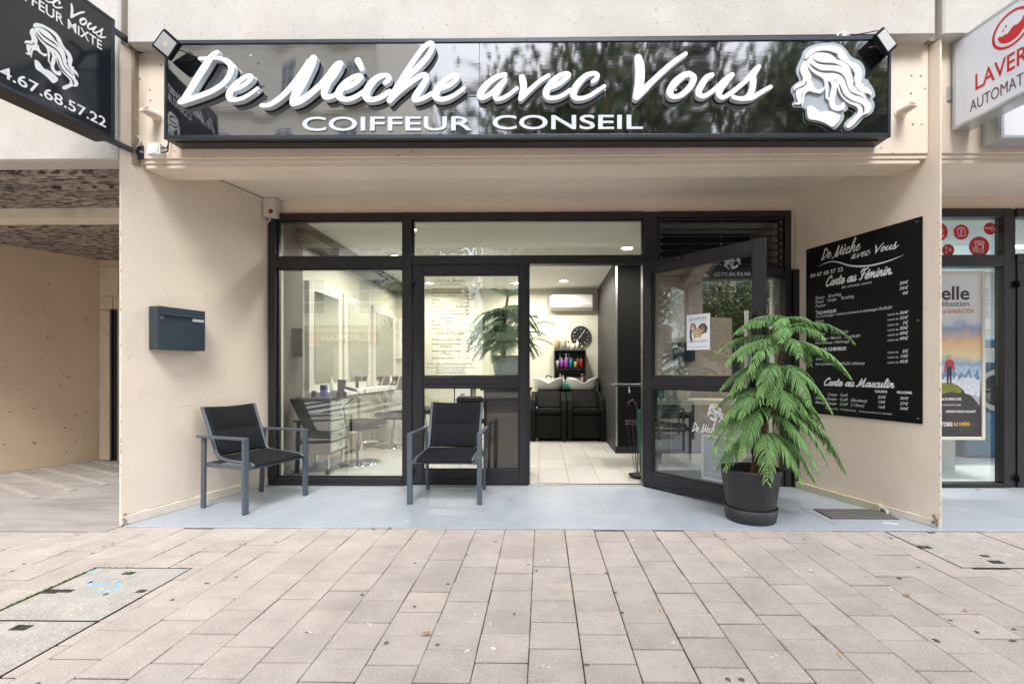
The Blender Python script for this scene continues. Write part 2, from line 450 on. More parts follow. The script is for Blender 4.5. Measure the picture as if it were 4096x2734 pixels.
W_ch = zs(1430, 150, 4.998, [
    [(545, 905, 44), (615, 850, 52), (622, 785, 50), (560, 755, 46), (440, 782, 58), (320, 870, 70), (220, 1000, 76), (165, 1130, 80), (200, 1222, 64), (300, 1240, 52), (420, 1212, 52), (540, 1150, 52), (640, 1080, 52)],
    [(640, 1260, 58), (720, 1150, 72), (800, 1010, 80), (880, 870, 72), (960, 720, 60), (1060, 560, 54), (1160, 410, 52), (1270, 260, 50), (1380, 150, 50), (1468, 118, 54), (1498, 180, 54), (1450, 300, 56), (1360, 430, 58), (1240, 560, 58), (1110, 690, 54), (1000, 800, 52), (900, 900, 50)],
    [(740, 1150, 60), (880, 1040, 52), (1020, 930, 52), (1160, 825, 54), (1290, 755, 54), (1365, 760, 56), (1370, 840, 58), (1300, 960, 66), (1220, 1080, 68), (1150, 1190, 66), (1150, 1245, 54), (1240, 1238, 46), (1360, 1190, 46), (1480, 1120, 46)],
    [(1690, 1015, 44), (1820, 960, 47), (1930, 875, 50), (2000, 790, 50), (1988, 757, 47), (1900, 762, 47), (1780, 832, 56), (1660, 950, 68), (1580, 1080, 74), (1560, 1170, 70), (1630, 1230, 52), (1750, 1228, 48), (1900, 1170, 44), (2040, 1080, 42), (2130, 1005, 38)]])
W_a = zs(1880, 250, 4.1946, [
    [(590, 205, 40), (520, 218, 40), (400, 272, 46), (280, 370, 52), (195, 480, 56), (165, 560, 50), (210, 590, 40), (300, 552, 40), (400, 475, 44), (500, 380, 46), (590, 290, 40)],
    [(590, 290, 40), (520, 375, 50), (460, 475, 54), (425, 560, 48), (450, 612, 36), (540, 597, 34), (650, 540, 34), (790, 432, 32)]])
W_v = zs(1880, 250, 4.1946, [
    [(872, 250, 52), (893, 340, 60), (895, 450, 58), (872, 540, 52), (842, 615, 34)],
    [(860, 605, 38), (960, 500, 42), (1080, 390, 38), (1200, 290, 36), (1320, 215, 33)]])
W_ec = zs(1880, 250, 4.1946, [
    [(1390, 405, 38), (1500, 350, 40), (1600, 270, 42), (1655, 205, 42), (1600, 185, 38), (1500, 225, 44), (1390, 320, 54), (1300, 440, 58), (1272, 530, 54), (1320, 590, 40), (1440, 590, 36), (1560, 545, 36), (1680, 465, 38)],
    [(2055, 320, 31), (2118, 270, 40), (2138, 212, 40), (2080, 182, 38), (1960, 215, 44), (1850, 310, 54), (1770, 420, 58), (1733, 530, 56), (1780, 595, 43), (1900, 595, 36), (2030, 545, 36), (2150, 465, 34), (2255, 397, 32)]])
W_V = zs(2500, 180, 3.851, [
    [(205, 195, 56), (226, 300, 70), (234, 420, 72), (229, 550, 72), (208, 680, 66), (175, 800, 52)],
    [(190, 790, 50), (290, 690, 54), (420, 560, 44), (580, 410, 42), (740, 270, 40), (935, 133, 33)]])
W_o = zs(2500, 180, 3.851, [
    [(1000, 448, 45), (1060, 500, 48), (1030, 600, 48), (960, 690, 46), (870, 765, 42), (770, 797, 38), (705, 765, 48), (700, 690, 54), (770, 580, 58), (880, 485, 52), (960, 450, 47), (1000, 448, 45)]])
W_us = zs(2500, 180, 3.851, [
    [(1342, 460, 38), (1260, 500, 46), (1190, 600, 52), (1140, 700, 50), (1145, 765, 45), (1220, 785, 36), (1320, 730, 36), (1420, 650, 38), (1520, 560, 43), (1600, 490, 43), (1655, 457, 37)],
    [(1620, 485, 42), (1540, 580, 52), (1470, 680, 52), (1450, 760, 46), (1500, 808, 33), (1600, 760, 36), (1720, 670, 36), (1840, 570, 36), (1930, 480, 42)],
    [(2062, 332, 37), (2010, 395, 50), (1965, 465, 56), (1975, 560, 52), (1962, 680, 48), (1920, 770, 46), (1850, 820, 38), (1760, 825, 34), (1670, 800, 33)],
    [(1850, 825, 36), (1960, 810, 36), (2070, 745, 36), (2160, 690, 34), (2245, 645, 33)]])
WORDS = [(W_D, .8), (W_e, .8), (W_M + W_ch, .8), (W_acc, .8), (W_a, .8), (W_v, .8), (W_ec, .8), (W_V, .8), (W_o, .8), (W_us, .8)]
LOOPS = [stroke_loops(s_, 1.6) for s_, _ in WORDS]     # photo pixels, y downward
NAME_BOX = (709, 162, 3092, 424)
def put_loops(mb, fr, loops, box, a0, a1, b0, b1, c=.0015, skew=0.0):
    """flat print of outlines: source box -> rectangle on the Frame"""
    x0, y0, x1, y1 = box
    q = [np.column_stack([a0 + (l[:, 0] - x0) / (x1 - x0) * (a1 - a0) + skew * (y1 - l[:, 1]) / (y1 - y0), b0 + (y1 - l[:, 1]) / (y1 - y0) * (b1 - b0)]) for l in loops]
    v, f = fill_loops(q)
    mb.add([fr.P(p[0], p[1], c) for p in v], f)
def put_name(mb, fr, a0, a1, b0, b1, c=.0015, part=None):
    bx = NAME_BOX; sel = LOOPS
    if part == 0: sel = LOOPS[:4]; bx = (709, 162, 1866, 424)
    if part == 1: sel = LOOPS[4:]; bx = (1900, 205, 3092, 424)
    q = [l for g in sel for l in g]
    k = max(1, len(q))
    q = [l[::2] for l in q]
    put_loops(mb, fr, q, bx, a0, a1, b0, b1, c)

# simple joined hand for the price lists
_G = {
 'a': (1.12, [[(.85, .85), (.55, 1.0), (.15, .7), (.08, .3), (.3, .03), (.6, .25), (.85, .85)], [(.87, .95), (.78, .3), (.92, .02), (1.15, .28)]]),
 'e': (.92, [[(.1, .4), (.5, .5), (.72, .8), (.5, 1.0), (.18, .75), (.1, .3), (.35, 0), (.7, .08), (1.0, .35)]]),
 'c': (.88, [[(.75, .8), (.5, 1.0), (.15, .7), (.1, .3), (.35, 0), (.7, .1), (.95, .35)]]),
 'r': (.85, [[(0, .3), (.25, 1.12)], [(.25, 1.12), (.38, .88), (.62, .92), (.5, .4), (.62, .02), (.9, .3)]]),
 't': (.72, [[(.32, 1.7), (.25, .3), (.42, 0), (.75, .3)], [(0, 1.15), (.7, 1.2)]]),
 'i': (.6, [[(.2, 1.0), (.18, .25), (.35, 0), (.65, .3)], [(.26, 1.42), (.27, 1.45)]]),
 'n': (1.05, [[(.1, 1), (.1, 0)], [(.1, .4), (.38, .95), (.62, .88), (.62, .25), (.78, 0), (1.1, .3)]]),
 'm': (1.55, [[(.1, 1), (.1, 0)], [(.1, .4), (.38, .95), (.58, .88), (.58, 0)], [(.58, .4), (.85, .95), (1.1, .88), (1.1, .25), (1.26, 0), (1.6, .3)]]),
 'u': (1.1, [[(.1, 1), (.1, .3), (.3, 0), (.6, .3), (.72, 1)], [(.72, 1), (.68, .25), (.85, 0), (1.15, .3)]]),
 's': (.85, [[(0, .25), (.5, 1.05)], [(.5, 1.05), (.42, .75), (.68, .35), (.5, .03), (.15, .08)], [(.6, .05), (.9, .3)]]),
 'l': (.62, [[(.1, .5), (.45, 1.6), (.35, 2.0), (.2, 1.6), (.2, .3), (.4, 0), (.7, .3)]]),
 'f': (.75, [[(.1, .4), (.6, 1.6), (.5, 2.0), (.3, 1.5), (.2, -.4), (.4, -.4), (.4, .3), (.8, .4)]]),
 'C': (1.3, [[(1.2, 1.6), (.95, 2.0), (.4, 1.6), (.1, .8), (.3, .1), (.8, .05), (1.25, .45)]]),
 'F': (1.3, [[(0, 1.5), (.3, 1.95), (.9, 1.9), (1.5, 2.1)], [(.8, 1.9), (.6, .8), (.4, .05), (0, .1)], [(.3, 1.0), (1.1, 1.1)]]),
 'M': (1.95, [[(-.1, .1), (.2, .1), (.5, 1.9)], [(.5, 1.9), (.7, .2)], [(.7, .2), (1.35, 2.0)], [(1.35, 2.0), (1.35, .3), (1.5, 0), (1.95, .3)]]),
 '.': (.4, [[(.15, .05), (.17, .05)]]), ' ': (.75, [])}
_G['é'] = (_G['e'][0], _G['e'][1] + [[(.45, 1.3), (.72, 1.62)]])
def hand_loops(s_, r=.12, shear=.35, step=.045):
    out = []; x = 0
    word = []
    for ch in s_ + ' ':
        adv, st = _G[ch]
        if ch == ' ':
            if word: out += stroke_loops(word, step)
            word = []
        for k in st:
            word.append([(x + p[0] + shear * p[1], p[1], r * (1.15 if i < len(k) - 1 else .8)) for i, p in enumerate(k)])
        x += adv
    return out, x
def put_hand(mb, fr, s_, a0, b0, xh, a1, c=.0015, r=.12):
    loops, W_ = hand_loops(s_, r)
    x0 = min(l[:, 0].min() for l in loops); x1 = max(l[:, 0].max() for l in loops)
    k = (a1 - a0) / (x1 - x0)
    v, f = fill_loops([np.column_stack([a0 + (l[:, 0] - x0) * k, b0 + l[:, 1] * xh]) for l in loops])
    mb.add([fr.P(p[0], p[1], c) for p in v], f)

# the emblem: a woman's head in profile with long hair
EMB_BACK = [(232, 300), (250, 230), (320, 165), (450, 110), (620, 85), (780, 95), (890, 140), (960, 215), (1010, 290), (1090, 345), (1170, 380), (1230, 460), (1252, 560), (1240, 665), (1290, 675), (1325, 740), (1370, 800), (1400, 870), (1408, 950), (1365, 990), (1395, 1040), (1398, 1120), (1370, 1200), (1300, 1260), (1220, 1300), (1160, 1370), (1090, 1440), (1000, 1495), (930, 1490), (908, 1430), (930, 1360), (1000, 1300), (1070, 1240), (1100, 1160), (985, 1110), (960, 1170), (905, 1205), (912, 1270), (880, 1350), (770, 1475), (680, 1440), (560, 1390), (430, 1360), (330, 1340), (295, 1270), (278, 1150), (190, 1130), (110, 1130), (75, 1070), (110, 1020), (95, 950), (60, 880), (65, 810), (120, 750), (190, 690), (150, 600), (145, 500), (190, 390)]
EMB_A = [(298, 348), (290, 290), (330, 220), (430, 165), (560, 135), (740, 130), (850, 165), (920, 230), (970, 320), (1040, 390), (1120, 420), (1180, 490), (1208, 580), (1195, 660), (1190, 742), (1268, 732), (1228, 768), (1300, 810), (1350, 870), (1352, 945), (1325, 903), (1240, 890), (1160, 850), (1112, 800), (1096, 760), (1092, 715), (1078, 650), (1090, 585), (1040, 495), (960, 415), (870, 360), (818, 310), (806, 264), (740, 230), (620, 205), (500, 217), (400, 262)]
EMB_B = [(385, 288), (450, 250), (560, 242), (680, 265), (750, 315), (810, 358), (870, 375), (960, 430), (1015, 510), (1040, 620), (1070, 715), (1050, 745), (1105, 815), (1140, 860), (1215, 885), (1265, 945), (1285, 1010), (1340, 1060), (1352, 1130), (1305, 1210), (1210, 1250), (1130, 1330), (1040, 1425), (975, 1455), (947, 1420), (1000, 1350), (1090, 1270), (1142, 1180), (1112, 1110), (1000, 1060), (900, 980), (835, 880), (797, 795), (790, 880), (762, 1000), (785, 1085), (850, 1082), (900, 1035), (928, 1070), (922, 1130), (870, 1172), (780, 1178), (705, 1130), (678, 1060), (670, 1010), (620, 965), (614, 880), (606, 760), (588, 680), (540, 632), (460, 592), (390, 532), (330, 460), (318, 420), (314, 365), (350, 318)]
EMB_S = [[(405, 318), (440, 356), (530, 388), (650, 402), (760, 407), (840, 442), (895, 474), (800, 452), (620, 442), (500, 424), (430, 378)],
         [(352, 405), (400, 440), (490, 498), (560, 522), (740, 530), (860, 565), (930, 640), (962, 745), (1000, 838), (1070, 890), (1160, 920), (1215, 955), (1240, 985), (1170, 952), (1080, 925), (1000, 875), (945, 765), (915, 675), (850, 605), (740, 572), (580, 572), (450, 525), (375, 462)],
         [(655, 695), (700, 725), (716, 790), (700, 870), (682, 950), (668, 975), (652, 935), (655, 860), (664, 780)],
         [(825, 735), (868, 800), (900, 880), (960, 950), (1050, 1010), (1160, 1048), (1228, 1092), (1248, 1150), (1236, 1205), (1216, 1222), (1208, 1140), (1165, 1075), (1050, 1042), (950, 992), (882, 922), (845, 835)],
         [(745, 670), (780, 675), (795, 700), (789, 726), (778, 690)]]
EMB_C = [(290, 370), (230, 440), (210, 530), (245, 620), (252, 680), (212, 722), (140, 760), (106, 810), (110, 858), (140, 820), (200, 792), (270, 762), (303, 692), (310, 740), (255, 800), (170, 825), (142, 862), (145, 950), (172, 1028), (122, 1058), (132, 1076), (220, 1063), (228, 950), (246, 872), (254, 872), (238, 960), (232, 1088), (250, 1090), (270, 980), (290, 902), (360, 858), (430, 882), (510, 892), (545, 893), (592, 842), (598, 792), (540, 825), (480, 836), (440, 800), (415, 757), (413, 716), (377, 705), (382, 600), (340, 520), (318, 440)]
EMB_D = [(318, 1170), (320, 1112), (375, 1092), (450, 1130), (525, 1195), (610, 1178), (720, 1190), (830, 1235), (852, 1270), (820, 1350), (730, 1436), (620, 1380), (480, 1330), (345, 1303)]
def P_emb(l, sub=3): return smooth_poly([(3150 + x / 4.021, 150 + y / 4.021) for x, y in l], sub)
EMB = [[P_emb(EMB_A)], [P_emb(EMB_B)] + [P_emb(x, 2) for x in EMB_S], [P_emb(EMB_C)], [P_emb(EMB_D)]]
EMB_BOX = (3176, 181, 3489, 523)
M['paver2'] = mat('utility_cover_concrete', (.43, .39, .35), .9, var=.3, vscale=9, bscale=160, bdist=.004, speck=(120, .58, (.60, .56, .50), .8, (.22, .2, .18)), grime=(.36, .36, .33), gscale=3)
# ------------------------------------------------------------------ recess walls
W0 = at(480, 2108, YE); W0.z = 0
W1 = at(1081, 1934, YF); W1.z = 0
R0 = at(3764, 2109, 3.26); R0.z = 0
R1 = at(3172, 1945, YF); R1.z = 0
LW = Frame(W0, W1 - W0)                 # left splayed wall, read left to right
RW = Frame(R1, R0 - R1)                 # right splayed wall
FAC = Frame((0, YF, 0), (1, 0, 0))
BEAM = Frame((0, YB, 0), (1, 0, 0))
PAN = Frame((0, YC, 0), (1, 0, 0))
LWL = (W1 - W0).length; RWL = (R0 - R1).length
ZCEIL = at(2100, 799, YF).z
ZLINT = at(2100, 850, YF).z
ZPAN = .5 * (at(560, 169, YC).z + at(3743, 145, YC).z)
ZTOP = 9.0

def wallthing(mb, name, label, cat='wall', mt='cream', bevel=0.004, **k):
    return struct(tag(mb.build(name, M[mt], bevel=bevel, **k), label, cat))

m = MB(); m.prism([(W0.x, W0.y), (W1.x, W1.y), (W1.x, YF + .15), (W1.x - .2, YF + .15), (W1.x - .2, 5.6), (W0.x - .12, 5.6), (W0.x - .012, W0.y + .004)], -.02, ZPAN)
lwo = wallthing(m, 'side_wall', 'cream splayed wall behind the grey armchair, carrying the letterbox', bevel=.006)
m = MB(); m.prism([(R1.x, R1.y), (R0.x, R0.y), (R0.x + .012, R0.y + .004), (R0.x + .12, YF - .01), (R0.x + .05, YF + .15), (R1.x, YF + .15)], -.02, ZPAN)
rwo = wallthing(m, 'side_wall', 'cream splayed wall carrying the black price board', bevel=.006)
# low plinths along the walls
m = MB(); m.fbox(LW, .0, LWL * .49, 0, .068, 0.0, .010); m.fbox(LW, LWL * .49, LWL, 0, .075, 0, .012)
m.build('plinth', M['cream2'], lwo, bevel=.004)
m = MB(); m.fbox(RW, RWL * .62, RWL + .0, 0, .055, 0.0, .009)
m.build('plinth', M['cream2'], rwo, bevel=.004)
# chipped corner render at both feet
for fr, a, s_ in ((LW, .01, 1), (RW, RWL - .02, -1)):
    m = MB()
    for k in range(14):
        q = fr.P(a + random.uniform(-.004, .03) * s_, random.uniform(0, .085), random.uniform(.0, .012))
        m.sphere(q, random.uniform(.006, .014), 6, 4, sc=(1, 1, .7))
    m.build('broken_render', M['concrete_side'], lwo if s_ > 0 else rwo)

# scuffs, fly specks and hairline cracks on the two walls
rw_ = random.Random(31)
M['scuff'] = mat('scuff_mark', (.50, .40, .31), .9, var=.4, vscale=50); M['dirtline'] = mat('dirt_line', (.30, .22, .14), 1, var=.6, vscale=40)
for fr, L_, root in ((LW, LWL, lwo), (RW, RWL, rwo)):
    m = MB()
    for k in range(70):
        a, b, s_ = rw_.uniform(.03, L_ - .03), rw_.uniform(.1, 2.4) ** 1.0, rw_.uniform(.0015, .0045)
        m.add([fr.P(a + s_ * math.cos(t_) * rw_.uniform(.6, 1.2), b + s_ * math.sin(t_) * rw_.uniform(.6, 1.2), .0008) for t_ in np.linspace(0, 5.4, 7)], [tuple(range(7))])
    for k in range(9):
        a, b = rw_.uniform(.05, L_ - .2), rw_.uniform(.08, 1.1); l_, w_, sl = rw_.uniform(.02, .12), rw_.uniform(.0006, .0016), rw_.uniform(-.5, .5)
        m.add([fr.P(a, b, .0008), fr.P(a + l_, b + sl * l_, .0008), fr.P(a + l_, b + sl * l_ + w_, .0008), fr.P(a, b + w_, .0008)], [(0, 1, 2, 3)])
    o = m.build('scuff_marks', M['scuff'], root); o['kind'] = 'stuff'
    m = MB(); a = .01                     # open dirty joint above the plinth
    while a < L_ - .02:
        l_ = rw_.uniform(.02, .09); b = (.0695 if fr is LW else .0565); w_ = rw_.uniform(.0005, .0035)
        if rw_.random() < .8: m.add([fr.P(a, b, .0011), fr.P(a + l_, b + rw_.uniform(-.001, .001), .0011), fr.P(a + l_, b + w_, .0011), fr.P(a, b + w_ * 1.2, .0011)], [(0, 1, 2, 3)])
        a += l_
    # worn spots down the front corner
    for k in range(34):
        ae = .003 if fr is LW else L_ - .003; b = rw_.uniform(.05, 2.3); h_ = rw_.uniform(.004, .03); w_ = rw_.uniform(.002, .007) * (1 if fr is LW else -1)
        m.add([fr.P(ae, b, .0009), fr.P(ae + w_, b + h_ * .4, .0009), fr.P(ae, b + h_, .0009)][::(1 if fr is LW else -1)], [(0, 1, 2)])
    o = m.build('dirty_joint', M['dirtline'], root); o['kind'] = 'stuff'

# beam over the recess, both shops and the passage
def beam(x0, x1, label):
    m = MB()
    za, zb, zc = at(2100, 625, YB).z, at(2100, 642, YB).z, at(2100, 660, YB).z
    m.box(x0, x1, YB, 3.56, za, ZPAN + .3); m.box(x0, x1, YB + .012, 3.56, zb, za - .0005); m.box(x0 + .04, x1 - .04, YB + .022, 3.56, zc, zb - .0005)
    return wallthing(m, 'beam', label, 'beam', bevel=.004)
xa = LW.P(LW.px(543, 300)[0], 0).x; xb = RW.P(RW.px(3703, 400)[0], 0).x
bm_ = beam(xa, xb, 'long cream painted beam behind the black shop sign')
bm2 = beam(R0.x + .03, 7.5, 'cream painted beam over the neighbouring laundry window')
# drilled holes and old plugs on the beam
m = MB()
for u, v in ((600, 360), (602, 402), (646, 262), (3562, 244), (3646, 303), (3683, 305), (3644, 373), (3651, 497), (3687, 497), (3525, 591), (3572, 612), (3700, 355), (666, 593), (697, 604), (820, 632), (1175, 601), (1650, 605), (2083, 622), (2100, 617), (2432, 602), (2592, 617), (3072, 613), (3063, 592), (1592, 622), (560, 316)):
    a, b = BEAM.px(u, v)
    r_ = random.uniform(.004, .008)
    m.tube([(a, YB - .0022, b), (a, YB + .002, b)], r_, 8)
m.build('screw_hole', M['concrete_side'], bm_)['kind'] = 'stuff'

# concrete facade panels above
def panel(x0, x1, z0, label):
    m = MB(); m.box(x0, x1, YC, YC + .16, z0, ZTOP)
    o = wallthing(m, 'concrete_panel', label, 'facade panel', 'concrete', bevel=.012)
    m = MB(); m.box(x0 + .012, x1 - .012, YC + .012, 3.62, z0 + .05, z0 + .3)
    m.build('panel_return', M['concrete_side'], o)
    return o
XJ0, XJ1 = at(478, 100, YC).x, at(506, 100, YC).x
XJ2, XJ3 = at(3745, 80, YC).x, at(3775, 80, YC).x
ZL = at(300, 641, YC).z
panel(-9, XJ0, ZL, 'pale concrete facade panel over the passage entrance')
panel(XJ1, XJ2, ZPAN, 'long pale concrete facade panel above the shop sign')
panel(XJ3, 9, ZPAN, 'pale concrete facade panel above the laundry')
m = MB(); m.box(XJ0, XJ1, YC + .06, YC + .15, ZL, ZTOP); m.box(XJ2, XJ3, YC + .06, YC + .15, ZPAN, ZTOP)
struct(tag(m.build('panel_joint', M['concrete_side']), 'brown stained vertical joints between the concrete panels', 'joint'))
# pilaster strips: the foot of each joint
m = MB(); m.box(-9, XJ0 - .0, YC + .17, 3.60, ZPAN + .0, ZPAN + .3)

# recess ceiling, lintel
m = MB(); m.prism([(W0.x - .02, 3.5), (R0.x + .1, 3.5), (R0.x + .1, YF + .1), (W0.x - .02, YF + .1)], ZCEIL, ZCEIL + .1)
wallthing(m, 'ceiling', 'cream ceiling of the recessed shop entrance', 'ceiling', 'creamceil', bevel=0)
m = MB(); m.box(W1.x - .02, R1.x + .02, YF, YF + .2, ZLINT, ZCEIL + .02)
lint = wallthing(m, 'lintel', 'cream lintel between the recess ceiling and the shopfront', 'lintel', bevel=.002)
m = MB(); m.box(at(3156, 900, YF).x + .002, R1.x + .05, YF - .004, YF + .15, 0, ZLINT)
m.build('jamb', M['cream'], lint)
# neighbour bay
m = MB(); m.box(R0.x + .0, 7.5, 3.5, YF + .1, ZCEIL, ZCEIL + .1)
wallthing(m, 'ceiling', 'cream ceiling in front of the laundry', 'ceiling', 'creamceil', bevel=0)
m = MB(); m.box(R0.x + .05, 7.5, YF, YF + .2, at(3900, 848, YF).z, ZCEIL + .02)
wallthing(m, 'lintel', 'cream lintel over the laundry window', 'lintel')

# ------------------------------------------------------------------ passage on the left
ZC1 = atd(200, 829, 4.1).z; ZC2 = atd(200, 872, 4.1).z
m = MB(); m.box(-9, W0.x, 3.62, 4.06, ZC1, ZC1 + .2)
m.box(-9, W0.x, YC + .16, 3.62, ZC1 + .02, ZC1 + .3)
struct(tag(m.build('passage_ceiling', M['dirty']), 'soot streaked rough concrete ceiling strip at the passage mouth', 'ceiling'))
m = MB(); m.box(-9, W0.x, YC + .165, YC + .40, ZL - .012, ZL + .3)
wallthing(m, 'passage_soffit', 'ochre stained soffit under the concrete panel', 'soffit', 'ochre')
m = MB(); m.box(-9, W0.x, 4.06, 4.22, ZC2 - .002, ZC1 + .25)
wallthing(m, 'cross_beam', 'cream cross beam between the two sooty ceiling strips', 'beam', 'cream2')
m = MB(); m.box(-9, W0.x, 4.22, 7, ZC2, ZC2 + .2)
struct(tag(m.build('passage_ceiling', M['dirty']), 'soot streaked rough concrete ceiling deeper in the passage', 'ceiling'))
A = atz(0, 1892); B = atz(397, 1840)
dv = (B - A).normalized()
Am = A - dv * 3.5; nv = Vector((dv.y, -dv.x, 0))
m = MB(); m.prism([(Am.x, Am.y), (B.x, B.y), (B.x - nv.x * .3, B.y - nv.y * .3), (Am.x - nv.x * .3, Am.y - nv.y * .3)][::-1], 0, ZC2 + .02)
m.v = [v for v in m.v]
pwl = wallthing(m, 'passage_wall', 'ochre painted wall of the dim passage', 'wall', 'tan')
PWF = Frame(B, dv); m = MB(); rz_ = random.Random(6)
for k in range(60):
    a, b, s_ = -rz_.uniform(.1, 1.6), rz_.uniform(.15, 1.5), rz_.uniform(.003, .013)
    m.add([PWF.P(a + s_ * math.cos(t_) * rz_.uniform(.5, 1.3), b + s_ * .7 * math.sin(t_) * rz_.uniform(.5, 1.3), .0012) for t_ in np.linspace(0, 5.4, 8)], [tuple(range(8))])
m.build('wall_spots', mat('brown_wall_spot', (.20, .13, .07), .9), pwl)['kind'] = 'stuff'
PE = Frame((0, B.y + .0, 0), (1, 0, 0))
m = MB()
x0 = B.x - .1
m.box(x0, W0.x - .1, B.y + .001, B.y + .2, 0, ZC2)
pe = wallthing(m, 'passage_end_wall', 'beige panelled end wall of the passage', 'wall', 'tan')
m = MB()
for (u0, v0, u1, v1) in ((404, 1068, 476, 1180), (404, 1187, 452, 1234), (456, 1187, 478, 1234), (400, 1240, 446, 1838)):
    a0, b1 = PE.px(u0, v0); a1, b0 = PE.px(u1, v1); b0 = max(b0, .005)
    m = MB(); m.fbox(PE, a0, a1, b0, b1, 0, .012); m.build('wood_panel', M['tan2'], pe, bevel=.004)
a0, b1 = PE.px(448, 1238); a1, _ = PE.px(470, 1238)
m = MB(); m.fbox(PE, a0, a1, .0, b1, 0.002, .008); m.build('door_gap', M['black'], pe)
a1_, _ = PE.px(455, 1238)
m = MB(); m.fbox(PE, a0, a1_, .0, b1, 0.008, .03); m.build('steel_jamb', M['darksteel'], pe)

m = MB(); m.box(-9, W0.x - .0, 3.12, 7, -.05, 0)
pf = struct(tag(m.build('passage_floor', M['passfloor']), 'worn grey concrete floor of the passage', 'floor'))
for (u0, v0, u1, v1) in ((-40, 1926, 146, 1994), (55, 1893, 290, 1964), (170, 1873, 420, 1939), (280, 1857, 478, 1902), (375, 1845, 478, 1867)):
    m = MB(); p, q = atz(u0, v0), atz(u1, v1)
    m.bar((p.x, p.y, .004), (q.x, q.y, .004), .05, .022); m.build('concrete_rib', M['paver2'] if 'paver2' in M else M['concrete'], pf, bevel=.004)

# ------------------------------------------------------------------ painted floor slab
re_ = random.Random(17)
edge = [(W0.x + .02 + (7.5 - W0.x - .02) * k / 260, YE + re_.uniform(-.004, .003)) for k in range(261)]
m = MB(); m.prism(edge + [(7.5, YF), (W0.x + .02, YF)], -.06, 0)
fl = struct(tag(m.build('recess_floor', M['floorpaint'], bevel=.003), 'blue grey painted floor slab of the shop entrance', 'floor'))
m = MB()
rs = random.Random(3)
cx_ = [atz(u, v) for u, v in ((3200, 2028), (3222, 2044), (3245, 2054), (3262, 2060), (3288, 2072), (3310, 2086), (3336, 2094), (3350, 2099))]
for i in range(len(cx_) - 1):
    p, q = cx_[i], cx_[i + 1]; dd = (q - p); nn = Vector((-dd.y, dd.x, 0)).normalized() * .0022
    m.quad(p - nn + Vector((0, 0, .0012)), q - nn + Vector((0, 0, .0012)), q + nn + Vector((0, 0, .0012)), p + nn + Vector((0, 0, .0012)))
m.build('crack', M['joint'], fl)
m = MB()
for k in range(1400):
    x = re_.uniform(W0.x + .03, 4.2); s_ = re_.uniform(.0012, .0042); m.sphere((x, YE - .006 + re_.gauss(0, .004), -.006 + s_ * .3), s_, 5, 3, sc=(1.3, 1, .6))
for k in range(500):
    p_ = (re_.uniform(-2.8, 3.6), YE + abs(re_.gauss(0, .35)), .0008); m.sphere(p_, re_.uniform(.0008, .0022), 5, 3)
m.build('grit', mat('mortar_grit', (.42, .38, .33), 1, var=.4, vscale=80), fl)['kind'] = 'stuff'
# whitish splashes of paint
M['splash'] = mat('white_splash', (.72, .73, .73), .6)
def blob(mb, p, rx, ry, z, n=14, rnd=rs):
    c = [(p.x + math.cos(2 * math.pi * k / n) * rx * rnd.uniform(.7, 1.15), p.y + math.sin(2 * math.pi * k / n) * ry * rnd.uniform(.7, 1.15), z) for k in range(n)]
    mb.add(c, [tuple(range(n))])
m = MB()
for u, v, r_ in ((3548, 2091, .035), (3575, 2094, .028), (1627, 2083, .02), (1206, 2082, .007), (3820, 1988, .014)):
    blob(m, atz(u, v), r_, r_ * .5, .0013)
m.build('paint_splash', M['splash'], fl)

# ------------------------------------------------------------------ paving
M['paver'] = mat('reddish_grey_paver', (.43, .375, .335), .85, var=.20, vscale=5, bscale=220, bdist=.0018, objvar=.085, speck=(150, .60, (.66, .60, .54), .55, (.22, .17, .15)), grime=(.33, .285, .25), gscale=1.7)
GAP_Z = -.006
CW, CL = .2045, .193
XG = atz(2139, 2112).x
def cover_rect(u0, v0, u1, v1):
    p, q = atz(u0, v0), atz(u1, v0); r_ = atz(u0, v1)
    return p.x, q.x, None, p.y
cl0, cl1 = atz(389, 2264.6), atz(772, 2264.6); clm = atz(380, 2477)
CL_ = (cl0.x, cl1.x, clm.y, cl0.y)
CL2 = (cl0.x, cl1.x, clm.y - (cl0.y - clm.y) * 1.02, clm.y)
cr0, cr1, crn = atz(3531, 2117), atz(3873, 2112), atz(3806, 2265)
CR_ = (cr0.x, cr1.x + .01, crn.y, 3.213)
covers = [CL_, CL2, CR_]
allow = (CL_[0], CL_[1], CL2[2], CL_[3])
m = MB(); m.box(-9, 9, -3.2, YE - .001, -.12, -.012)
pav = struct(tag(m.build('pavement', M['joint']), 'pavement of reddish grey concrete pavers with dark joints', 'pavement'))
def subtract(r, c):
    x0, x1, y0, y1 = r; a0, a1, b0, b1 = c
    if x1 <= a0 or x0 >= a1 or y1 <= b0 or y0 >= b1: return [r]
    out = []
    if y1 - b1 > .02: out.append((x0, x1, b1 + .004, y1))
    if b0 - y0 > .02: out.append((x0, x1, y0, b0 - .004))
    ya, yb = max(y0, b0), min(y1, b1)
    if a0 - x0 > .02: out.append((x0, a0 - .004, ya, yb))
    if x1 - a1 > .02: out.append((a1 + .004, x1, ya, yb))
    return out
rp = random.Random(11)
_pm = {}
